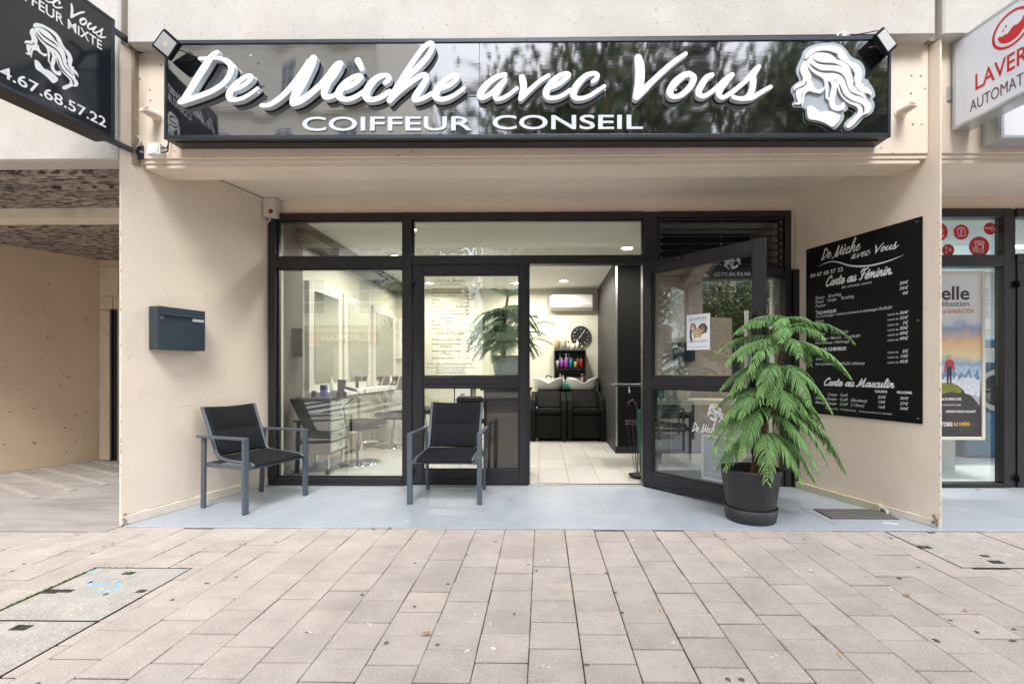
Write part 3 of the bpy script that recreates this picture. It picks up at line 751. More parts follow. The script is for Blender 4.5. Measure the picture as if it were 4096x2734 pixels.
def paver_mesh(dx, dy, k):
    key = (round(dx, 4), round(dy, 4), k)
    if key not in _pm:
        b = MB(); r2 = random.Random(hash(key) % 999)
        j = lambda: r2.uniform(-.0012, .0012)
        b.hexa([(-dx / 2 + j(), -dy / 2 + j(), -.05), (dx / 2 + j(), -dy / 2 + j(), -.05), (dx / 2 + j(), dy / 2 + j(), -.05), (-dx / 2 + j(), dy / 2 + j(), -.05),
                (-dx / 2 + j(), -dy / 2 + j(), 0), (dx / 2 + j(), -dy / 2 + j(), 0), (dx / 2 + j(), dy / 2 + j(), 0), (-dx / 2 + j(), dy / 2 + j(), 0)])
        _pm[key] = b.mesh('paving_stone', M['paver'], bevel=.003)
    return _pm[key]
far = MB(); stones = []
for ci in range(-44, 44):
    x0 = XG + ci * CW
    wide = {1: .0075, 2: .007, 3: .008, 4: .007, 0: .004, 5: .006, 6: .005}.get(ci, rp.choice((.0015, .002, .0025, .003, .004)))
    xl = x0 + wide / 2; xr = x0 + CW - .0015
    off = 2.995 if ci % 2 == 0 else 2.896
    off += rp.uniform(-.012, .012)
    if ci < -12: off += rp.uniform(-.05, .05)
    k = -2
    while True:
        g_ = rp.choice((.0015, .002, .003, .0045)); y1 = off + k * -CL - g_; y0 = off - (k + 1) * CL + .002
        k += 1
        if y1 < -3.0: break
        ymax = (3.115 if x0 + CW < W0.x + .05 else YE - .004)
        y1 = min(y1, ymax)
        if y1 - y0 < .02: continue
        rects = [(xl, xr, y0, y1)]
        for c in covers: rects = [q for r_ in rects for q in subtract(r_, c)]
        for (a, b, c, d_) in rects:
            u, v = pix(((a + b) / 2, (c + d_) / 2, 0)) if c > .6 else (-9999, 9999)
            z = GAP_Z + rp.uniform(-.0022, .0018)
            if -150 < u < 4250 and v < 2900: stones.append((a, b, c, d_, z))
            else: far.box(a, b, c, d_, z - .05, z)
stones.sort(key=lambda s_: -s_[3] * 0 - (3.3 - s_[2]))
for i, (a, b, c, d_, z) in enumerate(stones):
    if i >= 298: far.box(a, b, c, d_, z - .05, z); continue
    o = bpy.data.objects.new('paving_stone', paver_mesh(b - a, d_ - c, i % 3)); COL.objects.link(o)
    o.parent = pav; o.location = ((a + b) / 2, (c + d_) / 2, z); o.rotation_euler = (rp.uniform(-.004, .004), rp.uniform(-.004, .004), rp.uniform(-.004, .004))
stuff(far.build('paving_stones', M['paver'], pav))
print('stones', len(stones))

# utility covers set in the paving
M['blue'] = mat('faded_blue_marking', (.22, .42, .56), .9, var=.2, vscale=40, speck=(75, .50, (.46, .44, .41), .95))
M['moss'] = mat('moss', (.07, .13, .02), 1, var=.5, vscale=60, bscale=200, bdist=.003)
def pocket_holes(root, pts, z):
    for (u, v, sx, sy) in pts:
        p = atz(u, v)
        b = MB(); b.box(p.x - sx, p.x + sx, p.y - sy, p.y + sy, z - .001, z + .0022)
        b.build('lifting_pocket', M['joint'], root)
        b = MB(); b.box(p.x - sx * .95, p.x + sx * .1, p.y - sy * .8, p.y + sy * .9, z + .0005, z + .004)
        b.build('pocket_lid', M['darksteel'], root, bevel=.001)
def cover(rect, label, marks=None, ey=.0):
    x0, x1, y0, y1 = rect
    c = Vector(((x0 + x1) / 2, y0, 0))
    t = thing('utility_cover', label, 'utility cover', c, group='concrete utility covers set in the pavement')
    b = MB(); b.box(x0 + .005, x1 - .005, y0 + .004, y1 - .004, -.06, -.0055)
    b.build('slab', M['paver2'], t, bevel=.003)
    b = MB()
    for q in ((x0, x0 + .002, y0, y1), (x1 - .002, x1, y0, y1), (x0 + .002, x1 - .002, y0, y0 + .002), (x0 + .002, x1 - .002, y1 - .002, y1)):
        b.box(q[0], q[1], q[2], q[3], -.05, -.0045)
    b.build('edge_frame', M['darksteel'], t)
    return t
t1 = cover(CL_, 'square concrete utility cover with blue spray paint marks')
pocket_holes(t1, ((515, 2287, .028, .016), (205, 2360, .04, .02), (268, 2358, .028, .014), (565, 2359, .02, .014)), -.0055)
def paint(pts, r_):
    b = MB()
    q = [atz(u, v) for u, v in pts]
    for lp in [stroke_loops([[(p.x, p.y, r_ * random.uniform(.8, 1.2)) for p in q]], .004)]:
        v, f = fill_loops(lp); b.add([(a[0], a[1], -.0048) for a in v], f)
    b.build('spray_mark', M['blue'], t1)
paint([(366, 2281), (390, 2276)], .022); paint([(358, 2325), (395, 2310), (428, 2305)], .009); paint([(357, 2320), (368, 2338), (440, 2325), (468, 2314)], .011)
paint([(458, 2330), (475, 2335), (470, 2350), (440, 2358), (396, 2355)], .013); paint([(703, 2280), (722, 2277)], .02)
t2 = cover(CL2, 'concrete utility cover nearest the camera, cut by the frame edge')
pocket_holes(t2, ((85, 2504, .035, .02),), -.0055)
t3 = cover(CR_, 'whitened concrete utility cover beside the right wall foot')
pocket_holes(t3, ((3725, 2126, .022, .012), (3700, 2184, .035, .02), (3940, 2219, .022, .014), (3985, 2243, .035, .02)), -.0055)
# moss in the joint along the first cover
rm = random.Random(5)
b = MB()
p, q = Vector((CL_[0] - .004, CL_[3], 0)), Vector((CL_[0] - .004, CL2[2], 0))
for k in range(420):
    s_ = p.lerp(q, rm.random()); 
    b.sphere((s_.x + rm.gauss(0, .004), s_.y, -.006 + rm.uniform(-.002, .003)), rm.uniform(.003, .006), 5, 3)
for k in range(160):
    b.sphere((CL_[0] + rm.random() * (CL_[1] - CL_[0]), CL_[3] + rm.gauss(0, .003), -.007), rm.uniform(.002, .004), 5, 3)
for (cidx) in (-10, -9, -11):
    x = XG + cidx * CW
    for k in range(60): b.sphere((x + rm.gauss(0, .002), rm.uniform(2.62, 2.95), -.008), rm.uniform(.002, .004), 5, 3)
stuff(tag(b.build('moss', M['moss']), 'green moss growing in the joints by the cover', 'moss'))
# dark old chewing gum and white droppings on the pavers
GUM = [(95, 2250), (50, 2279), (450, 2170), (415, 2182), (370, 2208), (424, 2371), (827, 2328), (961, 2174), (945, 2303), (1104, 2164), (1449, 2373), (1660, 2248), (1792, 2330), (1869, 2215), (1982, 2163), (1749, 2573), (1658, 2420), (2146, 2277), (2112, 2255), (2057, 2450), (2462, 2364), (2490, 2445), (2347, 2652), (2912, 2710), (2965, 2712), (2899, 2152), (3672, 2264), (3598, 2307), (3563, 2147), (3740, 2553), (3803, 2475), (3907, 2521), (4056, 2510), (4050, 2555), (150, 2728), (3750, 2560), (2428, 2287), (690, 2393), (1545, 2564)]
M['gum'] = mat('old_gum', (.085, .09, .10), .8)
b = MB()
for u, v in GUM:
    if v > 2734: continue
    blob(b, atz(u, v), rm.uniform(.007, .016), rm.uniform(.006, .012), -.0035)
stuff(tag(b.build('gum_spots', M['gum']), 'dark flattened gum spots scattered over the pavers', 'stains'))
b = MB()
for u, v in [(2150, 2133), (2185, 2236), (2298, 2280), (1907, 2448), (1951, 2485), (1710, 2262), (1705, 2240), (1560, 2208), (1907, 2133), (2534, 2161), (2776, 2204), (2520, 2225), (2976, 2273), (3352, 2163), (1183, 2130), (2195, 2660), (1476, 2490), (1230, 2523), (1970, 2585), (1860, 2598), (2972, 2150), (3563, 2350), (3170, 2285), (250, 2129), (320, 2280), (760, 2455), (3100, 2620), (2700, 2560)]:
    for k in range(3):
        p = atz(u + rm.gauss(0, 8), v + rm.gauss(0, 3)); blob(b, p, rm.uniform(.003, .009), rm.uniform(.002, .006), -.0036)
stuff(tag(b.build('bird_droppings', M['splash']), 'small white spatters scattered over the pavers', 'stains'))
# ------------------------------------------------------------------ shopfront
SFX0, SFX1 = at(1083, 1500, YF).x, at(3156, 1500, YF).x
sf = thing('shopfront', 'anthracite metal shopfront of the hairdresser, glazed, one door leaf open', 'shopfront', ((SFX0 + SFX1) / 2, YF, 0))
def X(u, v=1500): return at(u, v, YF).x
def Z(v, u=2000): return at(u, v, YF).z
def member(name, u0, v0, u1, v1, y0=-.045, y1=.05, mt='frame', bevel=.003, parent=None, zfloor=False):
    x0, x1 = X(u0), X(u1); z1, z0 = Z(v0), (0.0 if zfloor else Z(v1))
    m = MB(); m.box(x0, x1, YF + y0, YF + y1, z0, z1)
    return m.build(name, M[mt], parent or sf, bevel=bevel)
zt = ZLINT
member('post', 1083, 853, 1113, 1940, zfloor=True)
member('post', 1615, 853, 1652, 1940, zfloor=True)
member('post', 2572, 853, 2628, 1940, y0=-.03, y1=.10, zfloor=True)
member('post', 3131, 853, 3156, 1940, zfloor=True)
member('head_rail', 1113.5, 853, 1614.5, 881, -.04)
member('head_rail', 1652.5, 853, 2571.5, 881, -.04)
member('head_rail', 2628.5, 853, 3130.5, 877, -.04)
member('transom', 1113.5, 1027, 1614.5, 1073, -.045)
member('transom', 1652.5, 1027, 2571.5, 1060, -.05)
member('transom', 2628.5, 1082, 3130.5, 1114, -.035)
member('sill', 1113.5, 1909, 1614.5, 1940, -.05, zfloor=True)
m = MB(); m.box(X(1105), X(1622), YF - .062, YF - .0515, 0, .028); m.build('sill_bead', M['frame'], sf, bevel=.002)
member('sill', 2628.5, 1880, 3130.5, 1940, -.03, zfloor=True)
member('transom_bead', 1113.5, 1042, 1614.5, 1046, -.049, -.0455)
member('transom_bead', 1113.5, 1062, 1614.5, 1065, -.049, -.0455)
for u in (1700, 1905, 2118, 2325, 2535):
    m = MB(); x = X(u); z = Z(1037); m.box(x - .012, x + .012, YF - .0515, YF - .0502, z - .002, z + .002); m.build('drain_slot', M['black'], sf)
def pane(u0, v0, u1, v1, y=.02, mt='glass', parent=None, name='window_pane'):
    m = MB(); m.box(X(u0), X(u1), YF + y, YF + y + .006, Z(v1), Z(v0))
    return m.build(name, M[mt], parent or sf)
pane(1113.5, 881.5, 1614.5, 1026.5); pane(1113.5, 1073.5, 1614.5, 1908.5)
pane(1652.5, 881.5, 2571.5, 1026.5)
pane(2628.5, 1114.5, 3130.5, 1879.5, y=.01)
# beads round the big panes
for (u0, v0, u1, v1) in ((1113.5, 881, 1614.5, 1027), (1113.5, 1073, 1614.5, 1909), (1652.5, 881, 2571.5, 1027)):
    m = MB(); w_ = .012
    x0, x1, z1, z0 = X(u0) + .0005, X(u1) - .0005, Z(v0) - .0005, Z(v1) + .0005
    y0, y1 = YF - .012, YF + .018
    m.box(x0, x0 + w_, y0, y1, z0, z1); m.box(x1 - w_, x1, y0, y1, z0, z1); m.box(x0 + w_, x1 - w_, y0, y1, z1 - w_, z1); m.box(x0 + w_, x1 - w_, y0, y1, z0, z0 + w_)
    m.build('glazing_bead', M['frame'], sf, bevel=.002)
# fixed left leaf
DW_, DH_ = X(2111) - X(1652), Z(1059)
def leaf(fr, parent, ww, hh, z0=.012, glassm='glass_door', local=False):
    """door leaf in a Frame whose a runs from hinge to lock"""
    sl, sr, top, mid0, mid1, bot = .100, .082, .100, Z(1549), Z(1504), Z(1875)
    d0, d1 = -.028, .028
    def mm(n, a0, a1, b0, b1, c0=d0, c1=d1, mt='frame2', bv=.003):
        m = MB(); m.fbox(fr, a0, a1, b0, b1, c0, c1); return m.build(n, M[mt], parent, bevel=bv)
    mm('stile', 0, sl, z0, hh); mm('stile', ww - sr, ww, z0, hh)
    mm('rail', sl + .0005, ww - sr - .0005, hh - top, hh, d0, d1 - .001); mm('rail', sl + .0005, ww - sr - .0005, mid0, mid1, d0, d1 - .001)
    mm('rail', sl + .0005, ww - sr - .0005, z0, bot, d0, d1 - .001)
    mm('rail_moulding', sl + .02, ww - sr - .02, mid0 + .034, mid1 - .034, d1, d1 + .006)
    mm('kick_line', sl * .5, ww - sr * .5, z0 + .045, z0 + .052, d1, d1 + .003)
    for (b0, b1) in ((mid1, hh - top), (bot, mid0)):
        m = MB(); m.fbox(fr, sl + .0005, ww - sr - .0005, b0 + .0005, b1 - .0005, -.004, .002); m.build('glass_pane', M[glassm], parent)
        m = MB(); w_ = .010; a0, a1 = sl + .001, ww - sr - .001; q0, q1 = b0 + .001, b1 - .001
        m.fbox(fr, a0, a0 + w_, q0, q1, .003, .02); m.fbox(fr, a1 - w_, a1, q0, q1, .003, .02); m.fbox(fr, a0 + w_, a1 - w_, q0, q0 + w_, .003, .02); m.fbox(fr, a0 + w_, a1 - w_, q1 - w_, q1, .003, .02)
        m.build('bead', M['frame'], parent, bevel=.002)
m = MB(); m.box(X(1652.5), X(1653.2), YF - .02, YF + .02, .1, .2); dl = m.build('door_leaf', M['frame2'], sf)
DLF = Frame((X(1654), YF - .005, 0), (1, 0, 0))
leaf(DLF, dl, DW_ - .004, DH_, glassm='glass_fixed')
for v in (1132, 1875):
    m = MB(); x, z = X(1655), Z(v); m.box(x - .018, x + .022, YF - .075, YF - .034, z - .012, z + .012); m.box(x - .014, x + .002, YF - .08, YF - .034, z - .05, z - .013)
    m.build('hinge', M['black'], dl, bevel=.002)
m = MB(); m.box(X(2111.5), X(2119), YF - .02, YF + .03, .012, DH_ - .0); m.build('edge_seal', M['black'], dl)
# threshold
m = MB(); m.box(X(2113), X(2572), YF - .03, YF + .03, -.002, .010); m.build('threshold', M['steel'], sf, bevel=.002)

# open leaf
HX = X(2574); p_out = at(3060, 1500, 3.545)
HG = Vector((HX, YF - .035, 0))
DOF = Frame(HG, Vector((p_out.x - HX, p_out.y - HG.y, 0)))      # a from hinge outwards; c towards the street side (left/front)
dlen = math.hypot(p_out.x - HX, p_out.y - HG.y)
m = MB(); m.fbox(DOF, .0, .02, .2, .3, -.02, .02); dr = m.build('door', M['frame2'], sf)
leaf(DOF, dr, dlen, Z(1059) - .005, z0=.02)
print('door', dlen, DW_)
m = MB(); m.fbox(DOF, dlen + .0005, dlen + .006, .02, Z(1059) - .01, -.012, .016); m.build('lock_edge', M['darksteel'], dr)
# pull bar
m = MB(); ah = dlen - .105
m.tube([DOF.P(ah, DOF.px(2990, 1247)[1], .075), DOF.P(ah, .55, .075)], .0165, 20); m.build('pull_bar', M['steel'], dr)
for bz in (DOF.px(2990, 1262)[1], .66):
    m = MB(); m.fbox(DOF, ah - .006, ah + .05, bz - .004, bz + .004, .02, .075); m.fbox(DOF, ah + .022, ah + .052, bz - .028, bz + .03, .0275, .034); m.tube([DOF.P(ah + .036, bz - .006, .034), DOF.P(ah + .036, bz - .006, .046)], .010, 12)
    m.build('bar_bracket', M['black'], dr)
# closer arm on the head of the door
m = MB(); zz = Z(1059) - .03
m.fbox(DOF, .03, .42, zz - .012, zz + .012, .029, .045); m.build('closer_rail', M['black'], dr, bevel=.002)
m = MB(); m.bar(DOF.P(.36, zz, .055), (X(2500), YF - .055, Z(1066)), .018, .006); m.build('closer_arm', M['black'], dr)
# emblem and name on the lower glass of the open leaf
M['vinyl'] = mat('white_vinyl', (.80, .82, .82), .4)
m = MB()
e0 = DOF.px(2829, 1690, .0035); e1 = DOF.px(2900, 1614, .0035)
ew = .2; ea = DOF.px(2829, 1650, .0035)[0]; eb = DOF.px(2865, 1690, .0035)[1]; et = DOF.px(2865, 1614, .0035)[1]
for g in EMB: put_loops(m, DOF, g, EMB_BOX, ea, ea + (et - eb) * .93, eb, et, .0035)
na, nb = DOF.px(2768, 1726, .0035)
put_name(m, DOF, na, na + .50, nb, nb + .105, .0035)
m.build('door_lettering', M['vinyl'], dr)

# opening hours frame standing behind the bay window
hx0, hx1 = X(2808) + .02, X(2945) + .02
ho = thing('notice_frame', 'white framed opening hours notice low behind the open door', 'notice', ((hx0 + hx1) / 2, 3.9, 0))
HO = Frame(DOF.P(0, 0, -.034) , DOF.ex)
ha0, hb1 = HO.px(2808, 1734); ha1 = HO.px(2948, 1734)[0]; hb0 = HO.px(2830, 1916)[1]
m = MB(); 
m.fbox(HO, ha0, ha0 + .02, hb0, hb1, 0, .012); m.fbox(HO, ha1 - .02, ha1, hb0, hb1, 0, .012); m.fbox(HO, ha0 + .02, ha1 - .02, hb0, hb0 + .02, 0, .012); m.fbox(HO, ha0 + .02, ha1 - .02, hb1 - .02, hb1, 0, .012)
m.build('frame', M['white'], ho, bevel=.002)
M['noticegrey'] = mat('grey_notice', (.33, .37, .40), .5)
m = MB(); m.fbox(HO, ha0 + .02, ha1 - .02, hb0 + .02, hb1 - .02, 0, .006); m.build('sheet', M['noticegrey'], ho)
m = MB(); cxx = (ha0 + ha1) / 2
for i, (s_, hh) in enumerate((('Horaires', .022), ('Mardi : 9h00 à 18h30', .012), ('Mercredi : 9h00 à 18h30', .012), ('Jeudi : 9h00 à 17h00', .012), ('Vendredi : 9h30 - 19h00', .012), ('Samedi : 9h00 à 16h00', .012), ('04 67 68 57 22', .014))):
    put_text(m, HO, s_, cxx, hb1 - .065 - i * .052, hh, c=.0075, centre=True, shear=.2)
m.build('notice_print', M['vinyl'], ho)

# poster on the upper glass of the open leaf
M['paper'] = mat('poster_paper', (.74, .79, .86), .5)
M['skin'] = mat('printed_skin', (.60, .36, .26), .5); M['skin2'] = mat('printed_dark_skin', (.33, .17, .10), .5)
M['blonde'] = mat('printed_blonde_hair', (.50, .36, .19), .5); M['dhair'] = mat('printed_dark_hair', (.10, .08, .075), .5)
M['ink'] = mat('dark_ink', (.03, .035, .05), .5)
pc = .006
pa0, pb1 = DOF.px(2747, 1261, pc); pa1 = DOF.px(2840, 1256, pc)[0]; pb0 = DOF.px(2749, 1400, pc)[1]
po = thing('poster', 'OLAPLEX poster with three smiling women taped on the open glass door', 'poster', DOF.P(pa0, 0, 0) * 1)
m = MB(); m.fbox(DOF, pa0, pa1, pb0, pb1, pc - .002, pc); m.build('sheet', M['paper'], po)
pw, ph = pa1 - pa0, pb1 - pb0
def PB(x, y): return pa0 + x * pw, pb0 + y * ph
m = MB(); a, b_ = PB(.10, .835); put_text(m, DOF, 'OLAPLEX', a, b_, ph * .09, PB(.88, 0)[0], pc + .0008)
a, b_ = PB(.14, .79); put_text(m, DOF, 'DÉCOUVREZ LE SYSTÈME', a, b_, ph * .015, PB(.86, 0)[0], pc + .0008)
a, b_ = PB(.18, .255); put_text(m, DOF, 'L\'ARME ABSOLUE ANTI-CASSE', a, b_, ph * .022, PB(.82, 0)[0], pc + .0012)
for y in (.225, .075):
    a0_, b0_ = PB(.03, y); m.fbox(DOF, a0_, PB(.97, 0)[0], b0_, b0_ + ph * .006, pc + .0005, pc + .0008)
m.build('print', M['ink'], po)
def oval(mb, cx, cy, rx, ry, c, wob=0, n=20):
    mb.add([DOF.P(*PB(cx + math.cos(2 * math.pi * k / n) * rx * (1 + wob * math.sin(k * 2.3)), cy + math.sin(2 * math.pi * k / n) * ry * (1 + wob * math.cos(k * 3.1))), c) for k in range(n)], [tuple(range(n))])
m = MB(); oval(m, .28, .64, .13, .12, pc + .0009, .04); oval(m, .20, .45, .07, .22, pc + .001, .04); m.build('printed_hair', M['dhair'], po)
m = MB(); oval(m, .70, .58, .20, .16, pc + .00105, .1); m.build('printed_hair', M['dhair'], po)
m = MB(); oval(m, .47, .45, .19, .17, pc + .0016, .08); m.build('printed_hair', M['blonde'], po)
m = MB(); oval(m, .34, .42, .12, .14, pc + .00115); oval(m, .80, .36, .19, .10, pc + .00120); oval(m, .5, .295, .16, .06, pc + .0019); m.build('printed_clothing', M['white'], po)
m = MB(); oval(m, .27, .63, .085, .085, pc + .0013); oval(m, .47, .45, .085, .095, pc + .0021); m.build('printed_face', M['skin'], po)
m = MB(); oval(m, .68, .565, .08, .09, pc + .0013); m.build('printed_face', M['skin2'], po)
m = MB(); 
for cx, cy, c in ((.27, .60, pc + .0015), (.68, .525, pc + .0015), (.47, .405, pc + .0024)): oval(m, cx, cy, .035, .012, c, 0, 10)
m.build('printed_smile', M['white'], po)

# price list lettered on the fixed leaf
M['darkvinyl'] = mat('brown_vinyl', (.045, .035, .025), .5)
m = MB(); cg = .0045
def dz(x, y): return 1680 + x / 3.5636, 1080 + y / 3.5636
def line(s_, x0, y0, x1, cap=24, sh=.35):
    m = MB()
    u0, v0 = dz(x0, y0); u1, v1 = dz(x1, y0)
    put_px(m, DLF, s_, u0, v0, u1, v1, cap / 3.5636, cg, shear=sh, weight=.010); m.build('price_lettering', M['darkvinyl'], dl)
for s_, y, xe, pr, px0 in (('Shampooing coupe séchage', 276, 588, '33€', 638), ('Shampooing coupe brushing', 328, 605, '37€', 640), ('Shampooing brushing', 379, 503, '18€', 650), ('Fixateur', 430, 287, '4€', 665), ('Soin', 480, 232, '5€', 665), ('Soin profond', 531, 362, 'de 15 à 25€', 510), ('Coloration d\'Oxydation', 583, 517, '24€', 640), ('Coloration sans ammoniaque', 634, 614, '28€', 640), ('Dose supplémentaire', 686, 489, None, 0), ('Mèches (au papier)', 737, 464, None, 0), ('Balayage', 788, 299, None, 0), ('Supplément duo', 840, 421, None, 0), ('Shampooing coupe coiffage', 998, 588, None, 0), ('Shampooing coupe coiffage', 1062, 588, '17€', 645), ('Shampooing coupe coiffage', 1162, 588, '14€', 645), ('Shampooing colorant', 1262, 495, '11€', 645)):
    line(s_, 165, y, xe)
    if pr: line(pr, px0, y, 703 if '€' in pr else 703)
line('(sur cheveux courts)', 282, 210, 574); line('(Étudiant)', 288, 1097, 450); line('(-12 ans)', 288, 1198, 435)
line('Étudiants   -20% sur le forfait Shampooing Coupe Brushing', 103, 1340, 750, 20); line('* sur présentation de la carte étudiante en cours de validité', 215, 1360, 655, 12)
line('-30% sur le forfait Shampooing Coupe Brushing (jusqu\'à 10 ans)', 80, 1395, 785, 20); line('PRIX NETS T.T.C. - T.V.A. 20% incluse', 230, 1433, 634, 22); line('AUTRES PRESTATIONS SUR DEMANDE', 214, 1471, 648, 22)
for s_, x0, y0, x1 in (('Carte au féminin', 243, 168, 620), ('Carte au masculin', 223, 912, 632)):
    u0, v0 = dz(x0, y0); a0_, b0_ = DLF.px(u0, v0, cg); a1_, _ = DLF.px(dz(x1, y0)[0], v0, cg); _, bt = DLF.px(u0, v0 - 26 / 3.56, cg)
    m = MB(); put_hand(m, DLF, s_, a0_, b0_, bt - b0_, a1_, cg, r=.06); m.build('script_heading', M['darkvinyl'], dl)

# ventilation louvre above the side bay
lv = thing('ventilation_grille', 'black horizontal blade louvre above the right window bay', 'louvre', (X(2880), YF, Z(1082)))
m = MB(); x0, x1, z1, z0 = X(2629), X(3130), Z(877.6), Z(1081.4)
for q in ((x0, x0 + .025, z0, z1), (x1 - .025, x1, z0, z1), (x0 + .025, x1 - .025, z1 - .022, z1), (x0 + .025, x1 - .025, z0, z0 + .022)): m.box(q[0], q[1], YF - .02, YF + .03, q[2], q[3])
m.build('frame', M['frame'], lv, bevel=.003)
v = 893
while v < 1068:
    z = Z(v); m = MB()
    m.hexa([(x0 + .027, YF - .018, z - .016), (x1 - .027, YF - .018, z - .016), (x1 - .027, YF + .05, z + .014), (x0 + .027, YF + .05, z + .014),
            (x0 + .027, YF - .018, z - .010), (x1 - .027, YF - .018, z - .010), (x1 - .027, YF + .05, z + .020), (x0 + .027, YF + .05, z + .020)])
    m.build('slat', M['frame'], lv)
    m = MB()
    for xx in (x0 + .03, X(2877), x1 - .034): m.box(xx, xx + .008, YF - .026, YF - .0185, z - .02, z - .004)
    m.build('slat_clip', M['steel'], lv)
    v += 27.6
M['shaft'] = mat('beige_shaft_blocks', (.42, .35, .27), .9, var=.2, vscale=8)
m = MB(); m.box(x0 - .02, x1 + .04, YF + .55, YF + .6, z0 - .02, z1 + .1); m.build('dark_back', M['black'], lv)
m = MB(); m.box(x1 - .06, x1 + .04, YF + .06, YF + .55, z0 - .01, z1 + .1); m.build('shaft_side', M['shaft'], lv); m = MB(); m.box(x0 - .01, x0 + .03, YF + .06, YF + .55, z0 - .01, z1 + .1); m.build('shaft_side', M['shaft'], lv)
m = MB(); m.box(x0, x1 + .04, YF + .1, YF + .6, z0 - .05, z0 - .02); m.box(x0, x1 + .04, YF + .1, YF + .6, z1 + .1, z1 + .12); m.build('shaft_floor', M['black'], lv)

# dark rail of the old shutter in the corner
m = MB(); u0, u1 = 3160, 3183
m.box(X(3160), X(3183), YF - .07, YF - .006, 0, Z(1086)); o = m.build('shutter_rail', M['frame'], bevel=.003)
tag(o, 'dark vertical shutter rail in the corner beside the price board wall', 'rail')

# ------------------------------------------------------------------ laundry shopfront next door
lf = thing('laundry_shopfront', 'dark framed laundry window and door at the right edge', 'shopfront', (X(3990), YF, 0))
def mem2(name, u0, v0, u1, v1, y0=-.045, y1=.05, zfloor=False, mt='frame', bevel=.003):
    m = MB(); m.box(X(u0), X(u1), YF + y0, YF + y1, 0 if zfloor else Z(v1), Z(v0)); return m.build(name, M[mt], lf, bevel=bevel)
mem2('post', 3998, 849, 4026, 1940, zfloor=True); mem2('post', 4026.5, 849, 4050, 1940, y0=-.03, zfloor=True)
mem2('head_rail', 3690, 849, 3997.5, 882); mem2('transom', 3690, 1030, 3997.5, 1075, -.048); mem2('sill', 3690, 1922, 3997.5, 1940, -.05, zfloor=True)
mem2('head_rail', 4050.5, 849, 4400, 882); mem2('transom', 4050.5, 1026, 4400, 1062, -.045)
mem2('door_stile', 4053, 1064, 4086, 1938, -.04, zfloor=True); mem2('door_rail', 4086.5, 1500, 4300, 1550, -.04); mem2('door_rail', 4086.5, 1064, 4300, 1105, -.04); mem2('door_rail', 4086.5, 1880, 4300, 1938, -.04, zfloor=True)
def pane2(u0, v0, u1, v1):
    m = MB(); m.box(X(u0), X(u1), YF + .02, YF + .026, Z(v1), Z(v0)); m.build('window_pane', M['glass'], lf)
pane2(3690, 882.5, 3997.5, 1029.5); pane2(3690, 1075.5, 3997.5, 1921.5); pane2(4050.5, 882.5, 4400, 1025.5); pane2(4086.5, 1105, 4400, 1500); pane2(4086.5, 1550, 4400, 1880)
for v in (1137, 1893):
    m = MB(); x, z = X(4053), Z(v); m.box(x - .02, x + .03, YF - .075, YF - .034, z - .014, z + .014); m.box(x - .02, x + .002, YF - .08, YF - .034, z - .05, z - .015); m.build('hinge', M['black'], lf, bevel=.002)
# red round stickers
M['red'] = mat('red_vinyl', (.55, .012, .02), .4)
def sticker(u, v, r_, icon, label):
    a, b_ = FAC.px(u, v, -.018); rr = r_ / F * YF
    t = thing('sticker', label, 'sticker', FAC.P(a, b_, -.018), group='round red laundry stickers')
    m = MB(); n = 40
    m.add([FAC.P(a + rr * math.cos(2 * math.pi * k / n), b_ + rr * math.sin(2 * math.pi * k / n), -.0185) for k in range(n)], [tuple(range(n))]); m.build('disc', M['red'], t)
    m = MB()
    for pl in icon:
        lp = stroke_loops([[(p[0], p[1], .035) for p in pl]], .02) if len(pl) > 2 else stroke_loops([[(pl[0][0], pl[0][1], .035), ((pl[0][0] + pl[1][0]) / 2, (pl[0][1] + pl[1][1]) / 2, .035), (pl[1][0], pl[1][1], .035)]], .02)
        vv, ff = fill_loops(lp); m.add([FAC.P(a + p[0] * rr, b_ + p[1] * rr, -.0172) for p in vv], ff)
    m.build('icon', M['vinyl'], t)
def pl(*p): # closed straight polyline made of short strokes
    return [[p[i], p[i + 1]] for i in range(len(p) - 1)]
ic_shirt = pl((-.55, .35), (-.3, -.6), (.55, -.45), (.4, .5)) + pl((-.45, .5), (0, .62), (.4, .45)) + pl((-.25, .5), (-.05, .2), (.2, .5)) + pl((-.02, .2), (-.12, -.25), (0, -.45), (.12, -.25), (.02, .2)) + pl((-.55, .35), (-.45, .5))
ic_wash = pl((-.4, .55), (.45, .5), (.35, -.6), (-.3, -.5), (-.4, .55)) + pl((-.38, .35), (.43, .3)) + [[(.05 + .27 * math.cos(t), -.05 + .27 * math.sin(t)) for t in np.linspace(0, 6.28, 14)]] + pl((-.65, -.15), (-.1, -.2), (-.2, -.45), (-.55, -.45), (-.65, -.15))
ic_star = [[(-.0, .1), (.2, .0), (.28, -.3)], [(.28, -.3), (.34, 0), (.6, .06)], [(.6, .06), (.34, .14), (.28, .4)], [(.28, .4), (.2, .14), (0, .1)], [(-.5, .35), (-.38, .3), (-.32, .1)], [(-.32, .1), (-.26, .3), (-.1, .36)], [(-.1, .36), (-.27, .42), (-.32, .6)], [(-.32, .6), (-.4, .4), (-.5, .35)], [(-.5, -.35), (-.38, -.4), (-.33, -.6)], [(-.33, -.6), (-.28, -.38), (-.1, -.32)], [(-.1, -.32), (-.28, -.26), (-.33, -.1)], [(-.33, -.1), (-.38, -.28), (-.5, -.35)]]
ic_soap = pl((-.75, .12), (.1, .12), (.15, -.35), (.65, -.35), (.7, .15), (-.1, .15)) + pl((-.75, .12), (-.75, .02), (.1, .02)) + pl((.2, -.1), (.6, -.1)) + [[(.35 + .09 * math.cos(t), .4 + .09 * math.sin(t)) for t in np.linspace(0, 6.28, 8)]]
